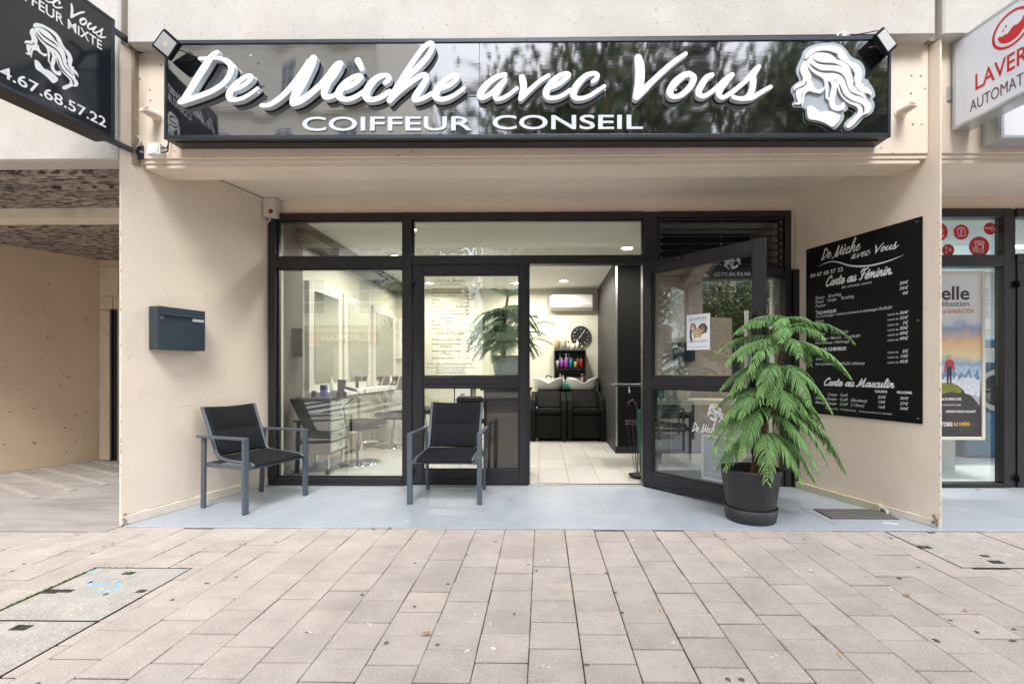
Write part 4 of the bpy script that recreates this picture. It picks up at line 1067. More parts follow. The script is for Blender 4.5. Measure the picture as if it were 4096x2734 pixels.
sticker(3845, 928, 30, ic_shirt, 'red round sticker with folded shirt and tie'); sticker(3917, 986, 40, ic_wash, 'largest red round sticker, with washing machine'); sticker(3793, 1000, 24, ic_star, 'red round sticker with three stars'); sticker(3960, 914, 24, ic_soap, 'red round sticker with soap scoop')
sticker(3754, 928, 37, pl((-.1, .6), (.4, .5)) + pl((.2, .5), (.5, .1), (.3, 0), (.6, -.5), (0, -.5)), 'red round sticker half hidden behind the wall edge')

# cinema poster in its frame
pf_ = thing('film_poster', 'tall film poster in silver frame on the laundry window', 'poster', (X(3860), YF - .03, 0))
PF = Frame((0, YF - .028, 0), (1, 0, 0))
fa1, fb1 = PF.px(3935, 1085); fb0 = PF.px(3935, 1758)[1]; fa0 = fa1 - .80
m = MB(); w_ = .03
m.fbox(PF, fa0, fa0 + w_, fb0, fb1, 0, .02); m.fbox(PF, fa1 - w_, fa1, fb0, fb1, 0, .02); m.fbox(PF, fa0 + w_, fa1 - w_, fb0, fb0 + w_, 0, .02); m.fbox(PF, fa0 + w_, fa1 - w_, fb1 - w_, fb1, 0, .02)
m.build('frame', M['offwhite'], pf_, bevel=.004)
m_, t, p = newmat('mountain_print')
g = t.nodes.new('ShaderNodeNewGeometry'); sx_ = t.nodes.new('ShaderNodeSeparateXYZ'); t.links.new(g.outputs['Position'], sx_.inputs[0])
nn_ = pos_noise(t, 7, 6, .6)
ad = t.nodes.new('ShaderNodeMath'); ad.operation = 'MULTIPLY_ADD'; ad.inputs[1].default_value = .22; t.links.new(nn_, ad.inputs[0]); t.links.new(sx_.outputs['Z'], ad.inputs[2])
mr = t.nodes.new('ShaderNodeMapRange'); mr.inputs['From Min'].default_value = fb0 + .11; mr.inputs['From Max'].default_value = fb1 + .11; t.links.new(ad.outputs[0], mr.inputs['Value'])
t.links.new(ramp(t, mr.outputs[0], [(0, (.035, .035, .04)), (.22, (.06, .055, .06)), (.27, (.16, .15, .07)), (.33, (.30, .38, .48)), (.40, (.62, .68, .76)), (.45, (.20, .36, .55)), (.50, (.75, .62, .40)), (.58, (.80, .55, .28)), (.66, (.30, .38, .58)), (.70, (.62, .68, .78)), (.74, (.74, .76, .82))]), p.inputs['Base Color'])
p.inputs['Roughness'].default_value = .35
M['mountain'] = m_
m = MB(); m.fbox(PF, fa0 + w_, fa1 - w_, fb0 + w_, fb1 - w_, 0.001, .006); m.build('poster_sheet', M['mountain'], pf_)
m = MB()
PMT = [M['ink'], mat('orange_ink', (.62, .26, .05), .5), mat('white_ink', (.78, .78, .78), .5), mat('amber_ink', (.75, .42, .05), .5)]; M['wht'] = PMT[2]
def pp(s_, u0, v0, u1, h, mi=0, **k): m = MB(); put_px(m, PF, s_, u0, v0, u1, v0, h, .0075, **k); m.build('poster_lettering', PMT[mi], pf_)
pp('elle', 3766, 1197, 3878, 55, weight=.02); pp('ébastien', 3766, 1224, 3877, 22)
pp('Le GéNéRATiON', 3766, 1252, 3896, 18, mi=1, shear=.2, weight=.01)
pp('FILM DE PIERRE CORÉ', 3760, 1600, 3845, 10, mi=2, weight=.02); pp('D\'APRÈS L\'OEUVRE DE CÉCILE AUBRY', 3750, 1622, 3845, 7, mi=2)
pp('ROBINSON MENSAH ROUANET', 3784, 1649, 3903, 9, mi=2, weight=.02); pp('OCTOBRE', 3745, 1703, 3810, 16, mi=2, weight=.02); pp('AU CINÉMA', 3814, 1702, 3881, 15, mi=3, weight=.02)
rm2 = random.Random(8)
def ridge(name, col, v_top, v_bot, amp, c, n=26, slope=0.0):
    u0, u1 = 3690, 3919
    top = [(u0 + (u1 - u0) * k / n, v_top + slope * k / n + rm2.uniform(-amp, amp) + (amp * .8 if k % 3 else -amp * .6)) for k in range(n + 1)]
    b = MB(); pts = top + [(u1, v_bot), (u0, v_bot)]
    v, f = fill_loops([np.array([PF.px(u, v_, c) for u, v_ in pts])]); b.add([PF.P(q[0], q[1], c) for q in v], f)
    b.build(name, mat(name + '_ink', col, .5, var=.35, vscale=35), pf_)
ridge('printed_far_peaks', (.42, .52, .66), 1452, 1520, 9, .0064, 16, 20)
ridge('printed_peaks', (.16, .28, .42), 1476, 1560, 13, .0066, 22, 14)
ridge('printed_snow', (.62, .68, .74), 1500, 1600, 8, .0068, 30, 10)
ridge('printed_haze', (.36, .42, .52), 1555, 1640, 6, .0070, 20, 30)
b = MB(); n_ = 30
pts = [(3690, 1545), (3720, 1532), (3760, 1534), (3800, 1532), (3830, 1540), (3852, 1556), (3860, 1572), (3885, 1580), (3900, 1600), (3919, 1622), (3919, 1728), (3690, 1728)]
v, f = fill_loops([np.array([PF.px(u, v_, .0072) for u, v_ in pts])]); b.add([PF.P(q[0], q[1], .0072) for q in v], f); b.build('printed_rocks', mat('rock_ink', (.05, .045, .045), .5, var=.6, vscale=22), pf_)
b = MB(); pts = [(3690, 1545), (3720, 1530), (3765, 1531), (3805, 1530), (3832, 1540), (3850, 1556), (3840, 1572), (3800, 1566), (3770, 1576), (3730, 1570), (3690, 1580)]
v, f = fill_loops([np.array([PF.px(u, v_, .0074) for u, v_ in pts])]); b.add([PF.P(q[0], q[1], .0074) for q in v], f); b.build('printed_grass', mat('grass_ink', (.22, .22, .04), .5, var=.5, vscale=40), pf_)
# small hiker on the rocks of the poster
M['hred'] = mat('red_jacket_ink', (.40, .05, .04), .5); M['hdark'] = mat('dark_trouser_ink', (.03, .03, .05), .5)
def polypx(mb, pts, c, mi=0):
    mb.add([PF.P(*PF.px(u, v, c), c) for u, v in pts][::-1], [tuple(range(len(pts)))], mi)
m = MB()
polypx(m, [(3782, 1445), (3790, 1438), (3806, 1438), (3816, 1446), (3820, 1480), (3812, 1482), (3808, 1465), (3786, 1465), (3780, 1488), (3776, 1486)], .0078, 0)
polypx(m, [(3787, 1465), (3808, 1465), (3806, 1534), (3800, 1534), (3797, 1490), (3794, 1534), (3787, 1534)], .0080, 1)
polypx(m, [(3791, 1424), (3798, 1418), (3806, 1424), (3806, 1434), (3800, 1440), (3792, 1436)], .0082, 2)
m.build('printed_hiker', [M['hred'], M['hdark'], M['skin']], pf_)
# ------------------------------------------------------------------ main shop sign
m_, t, p = newmat('gloss_black_panel')
p.inputs['Base Color'].default_value = (.010, .011, .013, 1); p.inputs['Roughness'].default_value = .04; p.inputs['IOR'].default_value = 3.1
na_ = pos_noise(t, 1.6, 1.5, .4, stretch=(1.5, 1, .5)); nb_ = pos_noise(t, 1.0, 2, .6, stretch=(5, 1, 95))
ma_ = t.nodes.new('ShaderNodeMath'); ma_.operation = 'MULTIPLY_ADD'; ma_.inputs[1].default_value = .010; t.links.new(nb_, ma_.inputs[0]); t.links.new(na_, ma_.inputs[2])
bump(t, p, ma_.outputs[0], .010, .7)
M['gloss'] = m_
M['signframe'] = mat('dark_sign_frame', (.06, .068, .085), .28, metal=.6, var=.15, vscale=8)
M['lwhite'] = mat('white_acrylic', (.74, .75, .77), .22, spec=.4)
M['lmid'] = mat('pale_blue_acrylic', (.68, .75, .81), .3)
M['lblack'] = mat('black_letter_side', (.018, .019, .022), .25)
SG = Frame((0, YS, 0), (1, 0, 0), -.0046)
sx0, sx1 = at(658, 500, YS).x, at(3563, 500, YS).x
(sx0, sz0), (sx1, sz1) = SG.px(658, 559), SG.px(3563, 147)
sz0 = .5 * (sz0 + SG.px(3563, 549)[1]); sz1 = .5 * (sz1 + SG.px(716, 161)[1])
print('sign z', at(660, 559, YS).z, at(3563, 549, YS).z, at(716, 161, YS).z, at(3556, 145, YS).z, 'ZPAN', ZPAN)
sg = thing('shop_sign', 'wide glossy black De Mèche avec Vous sign with raised white script letters', 'shop sign', ((sx0 + sx1) / 2, YB, sz0))
fw = .027
m = MB(); m.fbox(SG, sx0 + .002, sx1 - .002, sz0 + .002, sz1 - .002, -(YB - .001 - YS), -.008); m.build('box', M['frame'], sg, bevel=.002)
m = MB(); xm = at(2097, 500, YS).x
for a, b in ((sx0, xm - .0006), (xm + .0006, sx1)):
    m.fbox(SG, a, b, sz0, sz0 + fw, -.012, .008); m.fbox(SG, a, b, sz1 - fw, sz1, -.012, .008)
m.fbox(SG, sx0, sx0 + fw * .6, sz0 + fw + .0005, sz1 - fw - .0005, -.012, .0075); m.fbox(SG, sx1 - fw * .6, sx1, sz0 + fw + .0005, sz1 - fw - .0005, -.012, .0075)
m.build('frame', M['signframe'], sg, bevel=.002)
xd = at(1909, 300, YS).x
for a, b in ((sx0 + fw * .6, xd - .0012), (xd + .0012, sx1 - fw * .6)):
    m = MB(); m.fbox(SG, a + .0005, b - .0005, sz0 + fw, sz1 - fw, -.0075, -.001); m.build('panel', M['gloss'], sg)
m = MB(); m.fbox(SG, sx0 + .05, sx1 - .05, sz0 - .004, sz0 + .0015, -.055, -.04); m.build('lower_rib', M['black'], sg)
CF = .049
def plane_loops(fr, loops, c): return [np.array([fr.px(u, v, c) for u, v in l]) for l in loops]
for i, lp in enumerate(LOOPS):
    q = plane_loops(SG, lp, CF)
    for nm, c0, c1, mt in (('letter_backing', .0, .011, 'lblack'), ('letter_body', .0112, .040, 'lmid'), ('letter', .043, CF, 'lwhite')):
        v, f = fill_loops(q if nm == 'letter' else [l[::2] for l in q], c1 - c0)
        m = MB(); m.add([SG.P(a, b, c0 + z) for a, b, z in v], f); m.build(nm, M[mt], sg)
# spacers between plate and body
m = MB()
for u, v in ((1003, 222), (804, 320), (906, 349), (1025, 316), (740, 418), (1034, 370), (1367, 268), (1452, 317), (1858, 368), (2066, 365), (2420, 360), (2704, 360)):
    a, b = SG.px(u, v, .042); m.tube([SG.P(a, b, .039), SG.P(a, b, .0432)], .006, 8)
m.build('letter_spacers', M['white'], sg)['kind'] = 'stuff'
# COIFFEUR CONSEIL in flat white letters
def letters(word, u0, u1, v0, v1, parent, c=.006):
    a0, b0 = SG.px(u0, v1, c); a1, b1 = SG.px(u1, v0, c)
    n = len(word); v, f = text2d(word, .012)
    w0, w1 = v[:, 0].min(), v[:, 0].max(); pos = 0
    k = (a1 - a0) / (w1 - w0)
    for j, ch in enumerate(word):
        pre = text2d(word[:j] + '|', .0)[0]; 
        # letter extents from cumulative widths
        vj, fj = text2d(ch, .012, .1)
        full = text2d(word[:j + 1], .012)[0][:, 0].max()
        off = full - vj[:, 0].max()
        h = b1 - b0; ys = h / .73
        m = MB(); m.add([SG.P(a0 + (x_ + off - w0) * k, b0 + y_ * ys, c - .004 + (z_ + .05) * .06) for x_, y_, z_ in vj], fj)
        m.build('letter', M['vinyl2'], parent)
M['vinyl2'] = mat('pale_inlay_letter', (.62, .66, .72), .25)
letters('COIFFEUR', 1209, 1890, 463, 523, sg)
letters('CONSEIL', 1970, 2572, 457, 517, sg)
# emblem
q = plane_loops(SG, [P_emb(EMB_BACK, 3)], .012)
v, f = fill_loops(q, .006); m = MB(); m.add([SG.P(a, b, .006 + z) for a, b, z in v], f)
M['acry'] = mat('clear_grey_acrylic', (.42, .47, .52), .12, var=.12, vscale=5)
m.build('emblem_backing', M['acry'], sg)
for g in EMB:
    q = plane_loops(SG, g, .028); v, f = fill_loops(q, .010); m = MB(); m.add([SG.P(a, b, .017 + z) for a, b, z in v], f); m.build('emblem_piece', M['lwhite'], sg)
    v, f = fill_loops(q, .004); m = MB(); m.add([SG.P(a, b, .0125 + z) for a, b, z in v], f); m.build('emblem_edge', M['lblack'], sg)

# ------------------------------------------------------------------ floodlights over the sign
M['led_glass'] = mat('floodlight_glass', (.40, .41, .42), .25, spec=.3)
M['led'] = mat('led_chip', (.68, .62, .30), .5)
def flood(corn, Y, label, arm):
    P = [at(u, v, Y + dy) for (u, v), dy in corn]
    c = sum(P, Vector()) / 4
    t = thing('floodlight', label, 'floodlight', c)
    n = (P[1] - P[0]).cross(P[3] - P[0]).normalized()
    if n.y > 0: n = -n
    q = lambda k, o, z: c + (P[k] - c) * (o * 1.07) + n * z
    m = MB(); m.hexa([q(k, 1, -.026) for k in (3, 2, 1, 0)] + [q(k, 1, 0) for k in (3, 2, 1, 0)]); m.build('housing', mat('matt_black_casting', (.006, .006, .007), .7, spec=.15), t, bevel=.006, seg=2)
    m = MB(); m.hexa([q(k, .78, .0005) for k in (3, 2, 1, 0)] + [q(k, .78, .002) for k in (3, 2, 1, 0)]); m.build('lens', M['led_glass'], t)
    m = MB(); e1, e2 = (P[1] - P[0]), (P[3] - P[0])
    for i in range(5):
        for j in range(4):
            s = c + e1 * (i - 2) * .045 + e2 * (j - 1.5) * .05 + n * .0025
            a, b = e1 * .017, e2 * .019
            m.add([s - a - b, s + a - b, s + a + b, s - a + b], [(0, 1, 2, 3)])
    m.build('led_chips', M['led'], t)['kind'] = 'stuff'
    m = MB()
    for i in range(7):
        s = c + e1 * (i - 3) * .11 - n * .034; m.bar(s - e2 * .3, s + e2 * .3, .005, .016, up=n)
    m.build('cooling_fins', M['black'], t)
    m = MB(); m.bar(c - n * .05 - e1 * .3, c - n * .05 + e1 * .3, .02, .004); m.tube([c - n * .045, c - n * .05 + Vector((arm[0] * .4, .02, arm[2] * .4)), c + Vector(arm)], .006, 8); m.build('bracket', M['black'], t)
flood((((653, 115), 0), ((716, 173), .0), ((674, 237), .025), ((606, 180), .025)), 3.06, 'floodlight tilted out over the left end of the sign', (.16, .14, -.02))
flood((((3502, 140), 0), ((3537, 107), .03), ((3591, 180), .03), ((3553, 215), 0)), 3.10, 'floodlight tilted out over the right end of the sign by the woman emblem', (-.10, .1, .01))
# small white cable clamp on top of the sign
m = MB(); c = at(3376, 138, YS + .03); m.tube([c + Vector((-.055, 0, -.03)), c + Vector((-.04, 0, 0)), c + Vector((0, 0, .015)), c + Vector((.03, 0, .0)), c + Vector((.03, 0, -.03))], .006, 8); m.tube([c + Vector((0, -.01, -.01)), c + Vector((0, .02, -.01))], .018, 12)
tag(m.build('cable_clamp', M['offwhite']), 'small white cable clip on top edge of the shop sign', 'cable clip')
m = MB(); a = at(3410, 141, YS + .02); b = at(3500, 139, YS + .02); m.tube([a, a.lerp(b, .4) + Vector((0, 0, .008)), b + Vector((0, -.03, .006)), at(3530, 150, 3.13)], .004, 6)
tag(m.build('cable', M['black']), 'thin black cable running along the sign top to the floodlight', 'cable')

# cut plastic overflow pipes on the beam
def pipe(u, v, label):
    a, b = BEAM.px(u, v)
    t = Vector((a, YB, b)); n = 20; r_ = .031; m = MB()
    ring = lambda y0, rr, sl: [(a + rr * math.cos(2 * math.pi * k / n), YB - y0 - sl * math.sin(2 * math.pi * k / n), b + rr * math.sin(2 * math.pi * k / n)) for k in range(n)]
    A_, B_, C_, D_ = ring(-.002, r_, 0), ring(.115, r_, -.028), ring(.115, r_ - .003, -.028), ring(-.002, r_ - .003, 0)
    m.add(A_ + B_ + C_ + D_, [(i * n + j, i * n + (j + 1) % n, (i + 1) * n + (j + 1) % n, (i + 1) * n + j) for i in range(3) for j in range(n)], 0, True)
    m.lathe([(r_ + .0005, 0), (r_ + .014, .001), (r_ + .016, .004)], (0, 0, 0), 16); 
    k0 = len(m.v) - 48
    for i in range(k0, len(m.v)): x_, y_, z_ = m.v[i]; m.v[i] = (a + x_ * 1.05, YB - .004 + z_, b + y_)
    tag(m.build('overflow_pipe', M['cream'], weld=False), label, 'pipe')
pipe(632, 470, 'cream cut plastic pipe stub left of the sign')
pipe(3602, 452, 'cream cut plastic pipe stub right of the sign')

# junction box, cables under the left end of the sign
jb = at(618, 598, YB - .05)
t = thing('junction_box', 'white square junction box under the left end of the sign', 'junction box', jb)
m = MB(); a = at(618, 598, YB - .05); m.box(a.x - .045, a.x + .045, YB - .065, YB - .002, a.z - .045, a.z + .045); m.build('box', M['white'], t, bevel=.008, seg=2)
m = MB(); m.tube([(a.x, YB - .068, a.z), (a.x, YB - .064, a.z)], .034, 20); m.build('lid', M['white'], t)
m = MB(); m.tube([(a.x + .045, YB - .04, a.z + .015), (a.x + .075, YB - .03, a.z + .02), (a.x + .085, YB - .03, a.z + .05), (a.x + .085, YB - .03, a.z + .12)], .005, 6); m.tube([(a.x + .045, YB - .04, a.z - .02), (a.x + .08, YB - .03, a.z - .005), (a.x + .10, YB - .05, a.z + .03)], .005, 6); m.build('cable', M['black'], t)
m = MB(); q = [at(u, v, YB - .02) for u, v in ((535, 590), (555, 582), (562, 560), (552, 545), (535, 545), (531, 555))]; m.tube(q, .006, 8)
tag(m.build('cable', M['offwhite']), 'short looped white cable beside the lower sign bracket', 'cable')

# ------------------------------------------------------------------ blade sign on the left
def dirw(c): 
    v = Vector((c * CT - ST, c * ST + CT, 0)); return v.normalized()
M['blade'] = mat('gloss_dark_blade_panel', (.014, .017, .022), .10, spec=.6)
eL = atd(458, 563, 3.144); dL = dirw(.134)
BL = Frame((eL.x, eL.y, 0), dL)          # a = 0 at the wall-side edge, negative towards the street
zb, zt_ = eL.z, atd(458, 80, 3.144).z
LL = 1.02
bl = thing('blade_sign', 'black projecting De Mèche avec Vous sign at the top left corner', 'blade sign', (eL.x, eL.y, zb))
m = MB(); m.fbox(BL, -LL, 0, zb, zt_, -.15, -.003); m.build('box', M['frame'], bl, bevel=.004)
m = MB(); w_ = .022
m.fbox(BL, -LL, -LL + w_, zb + w_, zt_ - w_, -.003, .005); m.fbox(BL, -w_, 0.0005, zb + w_, zt_ - w_, -.003, .005); m.fbox(BL, -LL, 0.0005, zb, zb + w_ - .0005, -.003, .0052); m.fbox(BL, -LL, 0.0005, zt_ - w_ + .0005, zt_, -.003, .0052)
m.build('frame', M['signframe'], bl, bevel=.002)
m = MB(); m.fbox(BL, -LL + w_, -w_, zb + w_, zt_ - w_, -.002, .001); m.build('panel', M['blade'], bl)
m = MB(); c = .003; mid = -LL / 2
def zL(y, x): return BL.px(x / 2.6125, y / 2.6125, c)
s0 = zL(430, 1110)                       # end of the name
s1 = zL(240, 640)
aE = s0[0]; 
put_name(m, BL, -LL - aE + .0, aE, zL(440, 1075)[1] + .005, zL(120, 885)[1] + .02, c)
# COIFFEUR MIXTE
mx0, mb0 = zL(525, 1065); mxs, mbs = zL(290, 705)
ch = zL(455, 1030)[1] - zL(525, 1030)[1]
fx = zL(165, 570)
hm = .062
vv, _ = text2d('COIFFEUR MIXTE', .03); wtot = vv[:, 0].max() - vv[:, 0].min(); v2, _ = text2d('MIXTE', .03); wm = v2[:, 0].max() - v2[:, 0].min()
kk = (mx0 - mxs) / wm
put_text(m, BL, 'COIFFEUR MIXTE', mx0 - wtot * kk, mb0, hm, mx0, c, weight=.012)
# number
n1, nb1 = zL(1335, 1108); n0, nb0 = zL(735, 0)
v3, _ = text2d('04.67.68.57.22', .03); w3 = v3[:, 0].max() - v3[:, 0].min(); v4, _ = text2d('4.67.68.57.22', .03); w4 = v4[:, 0].max() - v4[:, 0].min()
kk = (n1 - n0) / w4
put_text(m, BL, '04.67.68.57.22', n1 - w3 * kk, nb1 - .0, .066, n1, c, weight=.012)
ea0 = zL(450, 258)[0]; ea1 = zL(820, 822)[0]; eb1 = zL(205, 375)[1]; eb0 = zL(955, 665)[1]
for g in EMB: put_loops(m, BL, g, EMB_BOX, ea0, ea1, eb0, eb1, c)
m.build('sign_print', M['vinyl'], bl)
# brackets to the wall
for (v_, u_) in ((120, 461), (570, 461)):
    a, b = BL.px(459, v_ if v_ > 300 else 125, -.075)
    p0 = BL.P(-.02, b, -.075)
    tt = (YB - p0.y) / dL.y; p1 = p0 + dL * (tt - .001)
    m = MB(); m.bar(p0, p1, .034, .034)
    m.box(p1.x - .045, p1.x + .055, YB - .012, YB - .001, p1.z - .05, p1.z + .05)
    m.build('wall_bracket', M['signframe'], bl, bevel=.003)
    m = MB()
    for dx in (-.03, .045): m.tube([(p1.x + dx, YB - .022, p1.z), (p1.x + dx, YB - .011, p1.z)], .010, 8)
    m.build('bolts', M['steel'], bl)['kind'] = 'stuff'

# ------------------------------------------------------------------ laundry blade sign on the right
M['lightbox'] = mat('white_lightbox_face', (.74, .77, .82), .18)
M['alu'] = mat('aluminium_profile', (.55, .58, .60), .32, metal=.7)
M['plum'] = mat('plum_letter', (.13, .03, .07), .4)
eR = atd(3812, 522, 3.27); dR = dirw(-.115)
RBz0, RBz1 = eR.z, atd(3812, 172, 3.27).z
RB = Frame((eR.x, eR.y, 0), -dR)         # a = 0 at the wall side, positive towards the street
rb = thing('blade_sign', 'white projecting laundry sign with red letters at top right', 'blade sign', (eR.x, eR.y, RBz0))
LR = .95
m = MB(); m.fbox(RB, 0, LR, RBz0, RBz1, -.13, -.002); m.build('box', M['alu'], rb, bevel=.003)
m = MB(); w_ = .02
m.fbox(RB, -.0005, w_, RBz0 + w_, RBz1 - w_, -.002, .006); m.fbox(RB, LR - w_, LR, RBz0 + w_, RBz1 - w_, -.002, .006); m.fbox(RB, -.0005, LR, RBz0, RBz0 + w_ - .0005, -.002, .0063); m.fbox(RB, -.0005, LR, RBz1 - w_ + .0005, RBz1, -.002, .0063)
m.build('frame', M['alu'], rb, bevel=.002)
m = MB(); m.fbox(RB, w_, LR - w_, RBz0 + w_, RBz1 - w_, -.001, .002); m.build('face', M['lightbox'], rb)
def zR(x, y): return RB.px(3760 + x / 2.53, y / 2.53, .004)
m = MB()
a0, b0 = zR(357, 915); aV, bV = zR(640, 745); aE2 = zR(765, 690)[0]; _, bt = zR(357, 748)
vL, _ = text2d('LAVE', .05); vA, _ = text2d('LAVERIE', .05); k_ = (aE2 - a0) / (vL[:, 0].max() - vL[:, 0].min())
put_text(m, RB, 'LAVERIE', a0, b0, bt - b0, a0 + (vA[:, 0].max() - vA[:, 0].min()) * k_, .004, weight=.010)
# round drum emblem
ce = zR(722, 290); rr = .5 * (zR(722, 108)[1] - zR(722, 468)[1])
n = 48; 
ring = lambda r_, s_=1: np.array([(ce[0] + r_ * math.cos(2 * math.pi * k / n), ce[1] + r_ * math.sin(2 * math.pi * k / n)) for k in range(n)])[::s_]
v, f = fill_loops([ring(rr), ring(rr * .87, -1)]); m.add([RB.P(p_[0], p_[1], .004) for p_ in v], f)
wv = [(ce[0] + rr * .70 * math.cos(t_), ce[1] + rr * .70 * math.sin(t_)) for t_ in np.linspace(math.pi * 1.03, math.pi * 2.15, 20)]
top = [(ce[0] + rr * x_, ce[1] + rr * y_) for x_, y_ in ((.62, .36), (.5, .12), (.3, .02), (.12, .1), (-.02, .0), (-.2, -.16), (-.32, -.10), (-.45, -.14), (-.58, -.04))]
v, f = fill_loops([np.array(wv + top)]); m.add([RB.P(p_[0], p_[1], .004) for p_ in v], f)
for cx, cy, r_ in ((-.28, .33, .06), (-.42, .18, .055)):
    v, f = fill_loops([np.array([(ce[0] + rr * (cx + r_ * math.cos(k)), ce[1] + rr * (cy + r_ * math.sin(k))) for k in np.linspace(0, 6.0, 12)])]); m.add([RB.P(p_[0], p_[1], .004) for p_ in v], f)
m.build('red_print', M['red'], rb)
m = MB(); a0, b0 = zR(302, 1135); aT = zR(850, 858)[0]; _, bt = zR(302, 1020)
vL, _ = text2d('AUTOMAT', .05); vA, _ = text2d('AUTOMATIQUE', .05); k_ = (aT - a0) / (vL[:, 0].max() - vL[:, 0].min())
put_text(m, RB, 'AUTOMATIQUE', a0, b0, bt - b0, a0 + (vA[:, 0].max() - vA[:, 0].min()) * k_, .004, weight=.0)
m.build('plum_print', M['plum'], rb)
m = MB(); q = RB.P(.0, RB.px(3790, 385)[1], -.06); m.bar(q, (q.x - dR.x * -.03, YB + .0, q.z), .03, .03); m.box(q.x - .09, q.x + .04, YB - .01, YB - .001, q.z - .05, q.z + .05); m.build('wall_bracket', M['alu'], rb, bevel=.002)

# second light box flat on the beam
lx = at(3925, 592, YB).x; lz0 = at(3925, 592, YB).z
lb = thing('light_box', 'flat white light box with red line over the laundry', 'light box', (lx, YB, lz0))
m = MB(); m.box(lx, 7, YS + .012, YB - .001, lz0, lz0 + .7); m.build('box', M['alu'], lb, bevel=.003)
m = MB(); m.box(lx, lx + .02, YS, YS + .012, lz0 + .02, lz0 + .7); m.box(lx, 7, YS, YS + .012, lz0, lz0 + .0195); m.build('frame', M['alu'], lb, bevel=.002)
m = MB(); m.box(lx + .02, 7, YS + .003, YS + .012, lz0 + .02, lz0 + .7); m.build('face', M['lightbox'], lb)
m = MB(); m.box(lx + .25, 7, YS + .0015, YS + .003, lz0 + .255, lz0 + .262); m.build('red_line', M['red'], lb)

# ------------------------------------------------------------------ price board on the right wall
M['board'] = mat('matt_black_board', (.004, .004, .0045), .5, var=.1, vscale=2, spec=.25)
M['boardprint'] = mat('silver_white_print', (.74, .77, .80), .45)
pb = thing('price_board', 'large black price board with white script lettering on the right wall', 'price board', RW.P(*RW.px(3224, 1650), 0))
cb = .008
ba0, bb1 = RW.px(3224, 997, cb); ba1, bb1b = RW.px(3689, 866, cb); bb0 = RW.px(3692, 1693, cb)[1]; bb0b = RW.px(3253, 1653, cb)[1]
print('board', bb1, bb1b, bb0, bb0b)
bb1 = (bb1 + bb1b) / 2; bb0 = (bb0 + bb0b) / 2
m = MB(); m.fbox(RW, ba0, ba1, bb0, bb1, .0015, cb); m.build('panel', M['board'], pb, bevel=.001)
for u, v in ((3668, 887), (3673, 1281), (3672, 1674), (3236, 1007)):
    a, b = RW.px(u, v, cb); m = MB(); m.sphere(RW.P(a, b, cb), .009, 10, 6); m.build('screw', M['darksteel'], pb)
m = MB(); cp = cb + .0012
def zb1(x, y): return 3230 + x / 3.4085, 860 + y / 3.4085
def zb2(x, y): return 3230 + x / 3.734, 1280 + y / 3.734
def bl_(fn, s_, x0, y0, x1, y1, cap, s=3.4, **k):
    u0, v0 = fn(x0, y0); u1, v1 = fn(x1, y1); m = MB(); put_px(m, RW, s_, u0, v0, u1, v1, cap / s, cp, **k); m.build('lettering', M['boardprint'], pb)
def nm(fn, part, x0, y0, x1, y1, hpx, s=3.4):
    u0, v0 = fn(x0, y0); u1, v1 = fn(x1, y1)
    a0, b0 = RW.px(u0, v0, cp); a1, b1 = RW.px(u1, v1, cp); bt = RW.px(u0, v0 - hpx / s, cp)[1]
    m = MB(); put_name(m, RW, a0, a1, (b0 + b1) / 2, (b0 + b1) / 2 + bt - b0, cp, part); m.build('script_lettering', M['boardprint'], pb)
nm(zb1, 0, 186, 618, 728, 500, 195); nm(zb1, 1, 590, 620, 1245, 460, 130)
# flourish under the name
fl_ = [(140, 708, 1), (230, 660, 5), (340, 633, 8), (450, 650, 10), (560, 685, 12), (700, 698, 13), (850, 688, 12), (1000, 655, 10), (1150, 608, 7), (1318, 540, 1.5)]
q = []
for x, y, r_ in fl_:
    a, b = RW.px(*zb1(x, y), cp); q.append((a, b, r_ * .00055))
v, f = fill_loops([l for l in stroke_loops([q], .0022)]); m = MB(); m.add([RW.P(p_[0], p_[1], cp) for p_ in v], f); m.build('flourish', M['boardprint'], pb)
bl_(zb1, '04 67 68 57 22', 40, 850, 484, 765, 52, weight=.015)
def hd(fn, s_, x0, y0, x1, y1, xh, s, r=.13):
    u0, v0 = fn(x0, y0); u1, v1 = fn(x1, y1); a0, b0 = RW.px(u0, v0, cp); a1, b1 = RW.px(u1, v1, cp); bt = RW.px(u0, v0 - xh / s, cp)[1]
    m = MB(); put_hand(m, RW, s_, a0, (b0 + b1) / 2, bt - b0, a1, cp, r); m.build('script_lettering', M['boardprint'], pb)
hd(zb1, 'Carte au Féminin.', 250, 975, 1155, 790, 62, 3.4, .15)
hd(zb2, 'Carte au Masculin', 245, 975, 1305, 1003, 55, 3.734, .15)
IT = dict(shear=.25)
for s_, x0, y0, x1, y1, cap in (('Sur cheveux courts', 465, 1000, 875, 930, 38), ('Shamp    Brushing', 107, 1146, 462, 1098, 42), ('Shamp    Coupe     Brushing', 107, 1203, 634, 1128, 42), ('Fixateur', 107, 1262, 256, 1240, 42), ('Tous les balayages / mèches contiennent la technologie OLAPLEX', 110, 1398, 1158, 1276, 34), ('Patine', 107, 1467, 222, 1455, 38), ('Coloration', 108, 1520, 297, 1506, 38)):
    bl_(zb1, s_, x0, y0, x1, y1, cap, weight=.002, **IT)
bl_(zb1, 'T', 110, 1352, 142, 1350, 50, weight=.04); bl_(zb1, 'ECHNIQUE', 146, 1349, 392, 1322, 40, weight=.04)
for s_, x0, y0, y1, cap in (('20€', 1250, 947, 930, 40), ('35€', 1252, 1018, 1003, 40), ('4€', 1293, 1085, 1074, 40), ('30€', 1250, 1352, 1338, 40), ('32€', 1252, 1422, 1408, 40)):
    bl_(zb1, s_, x0, y0, 1376, y1, cap, weight=.012, **IT)
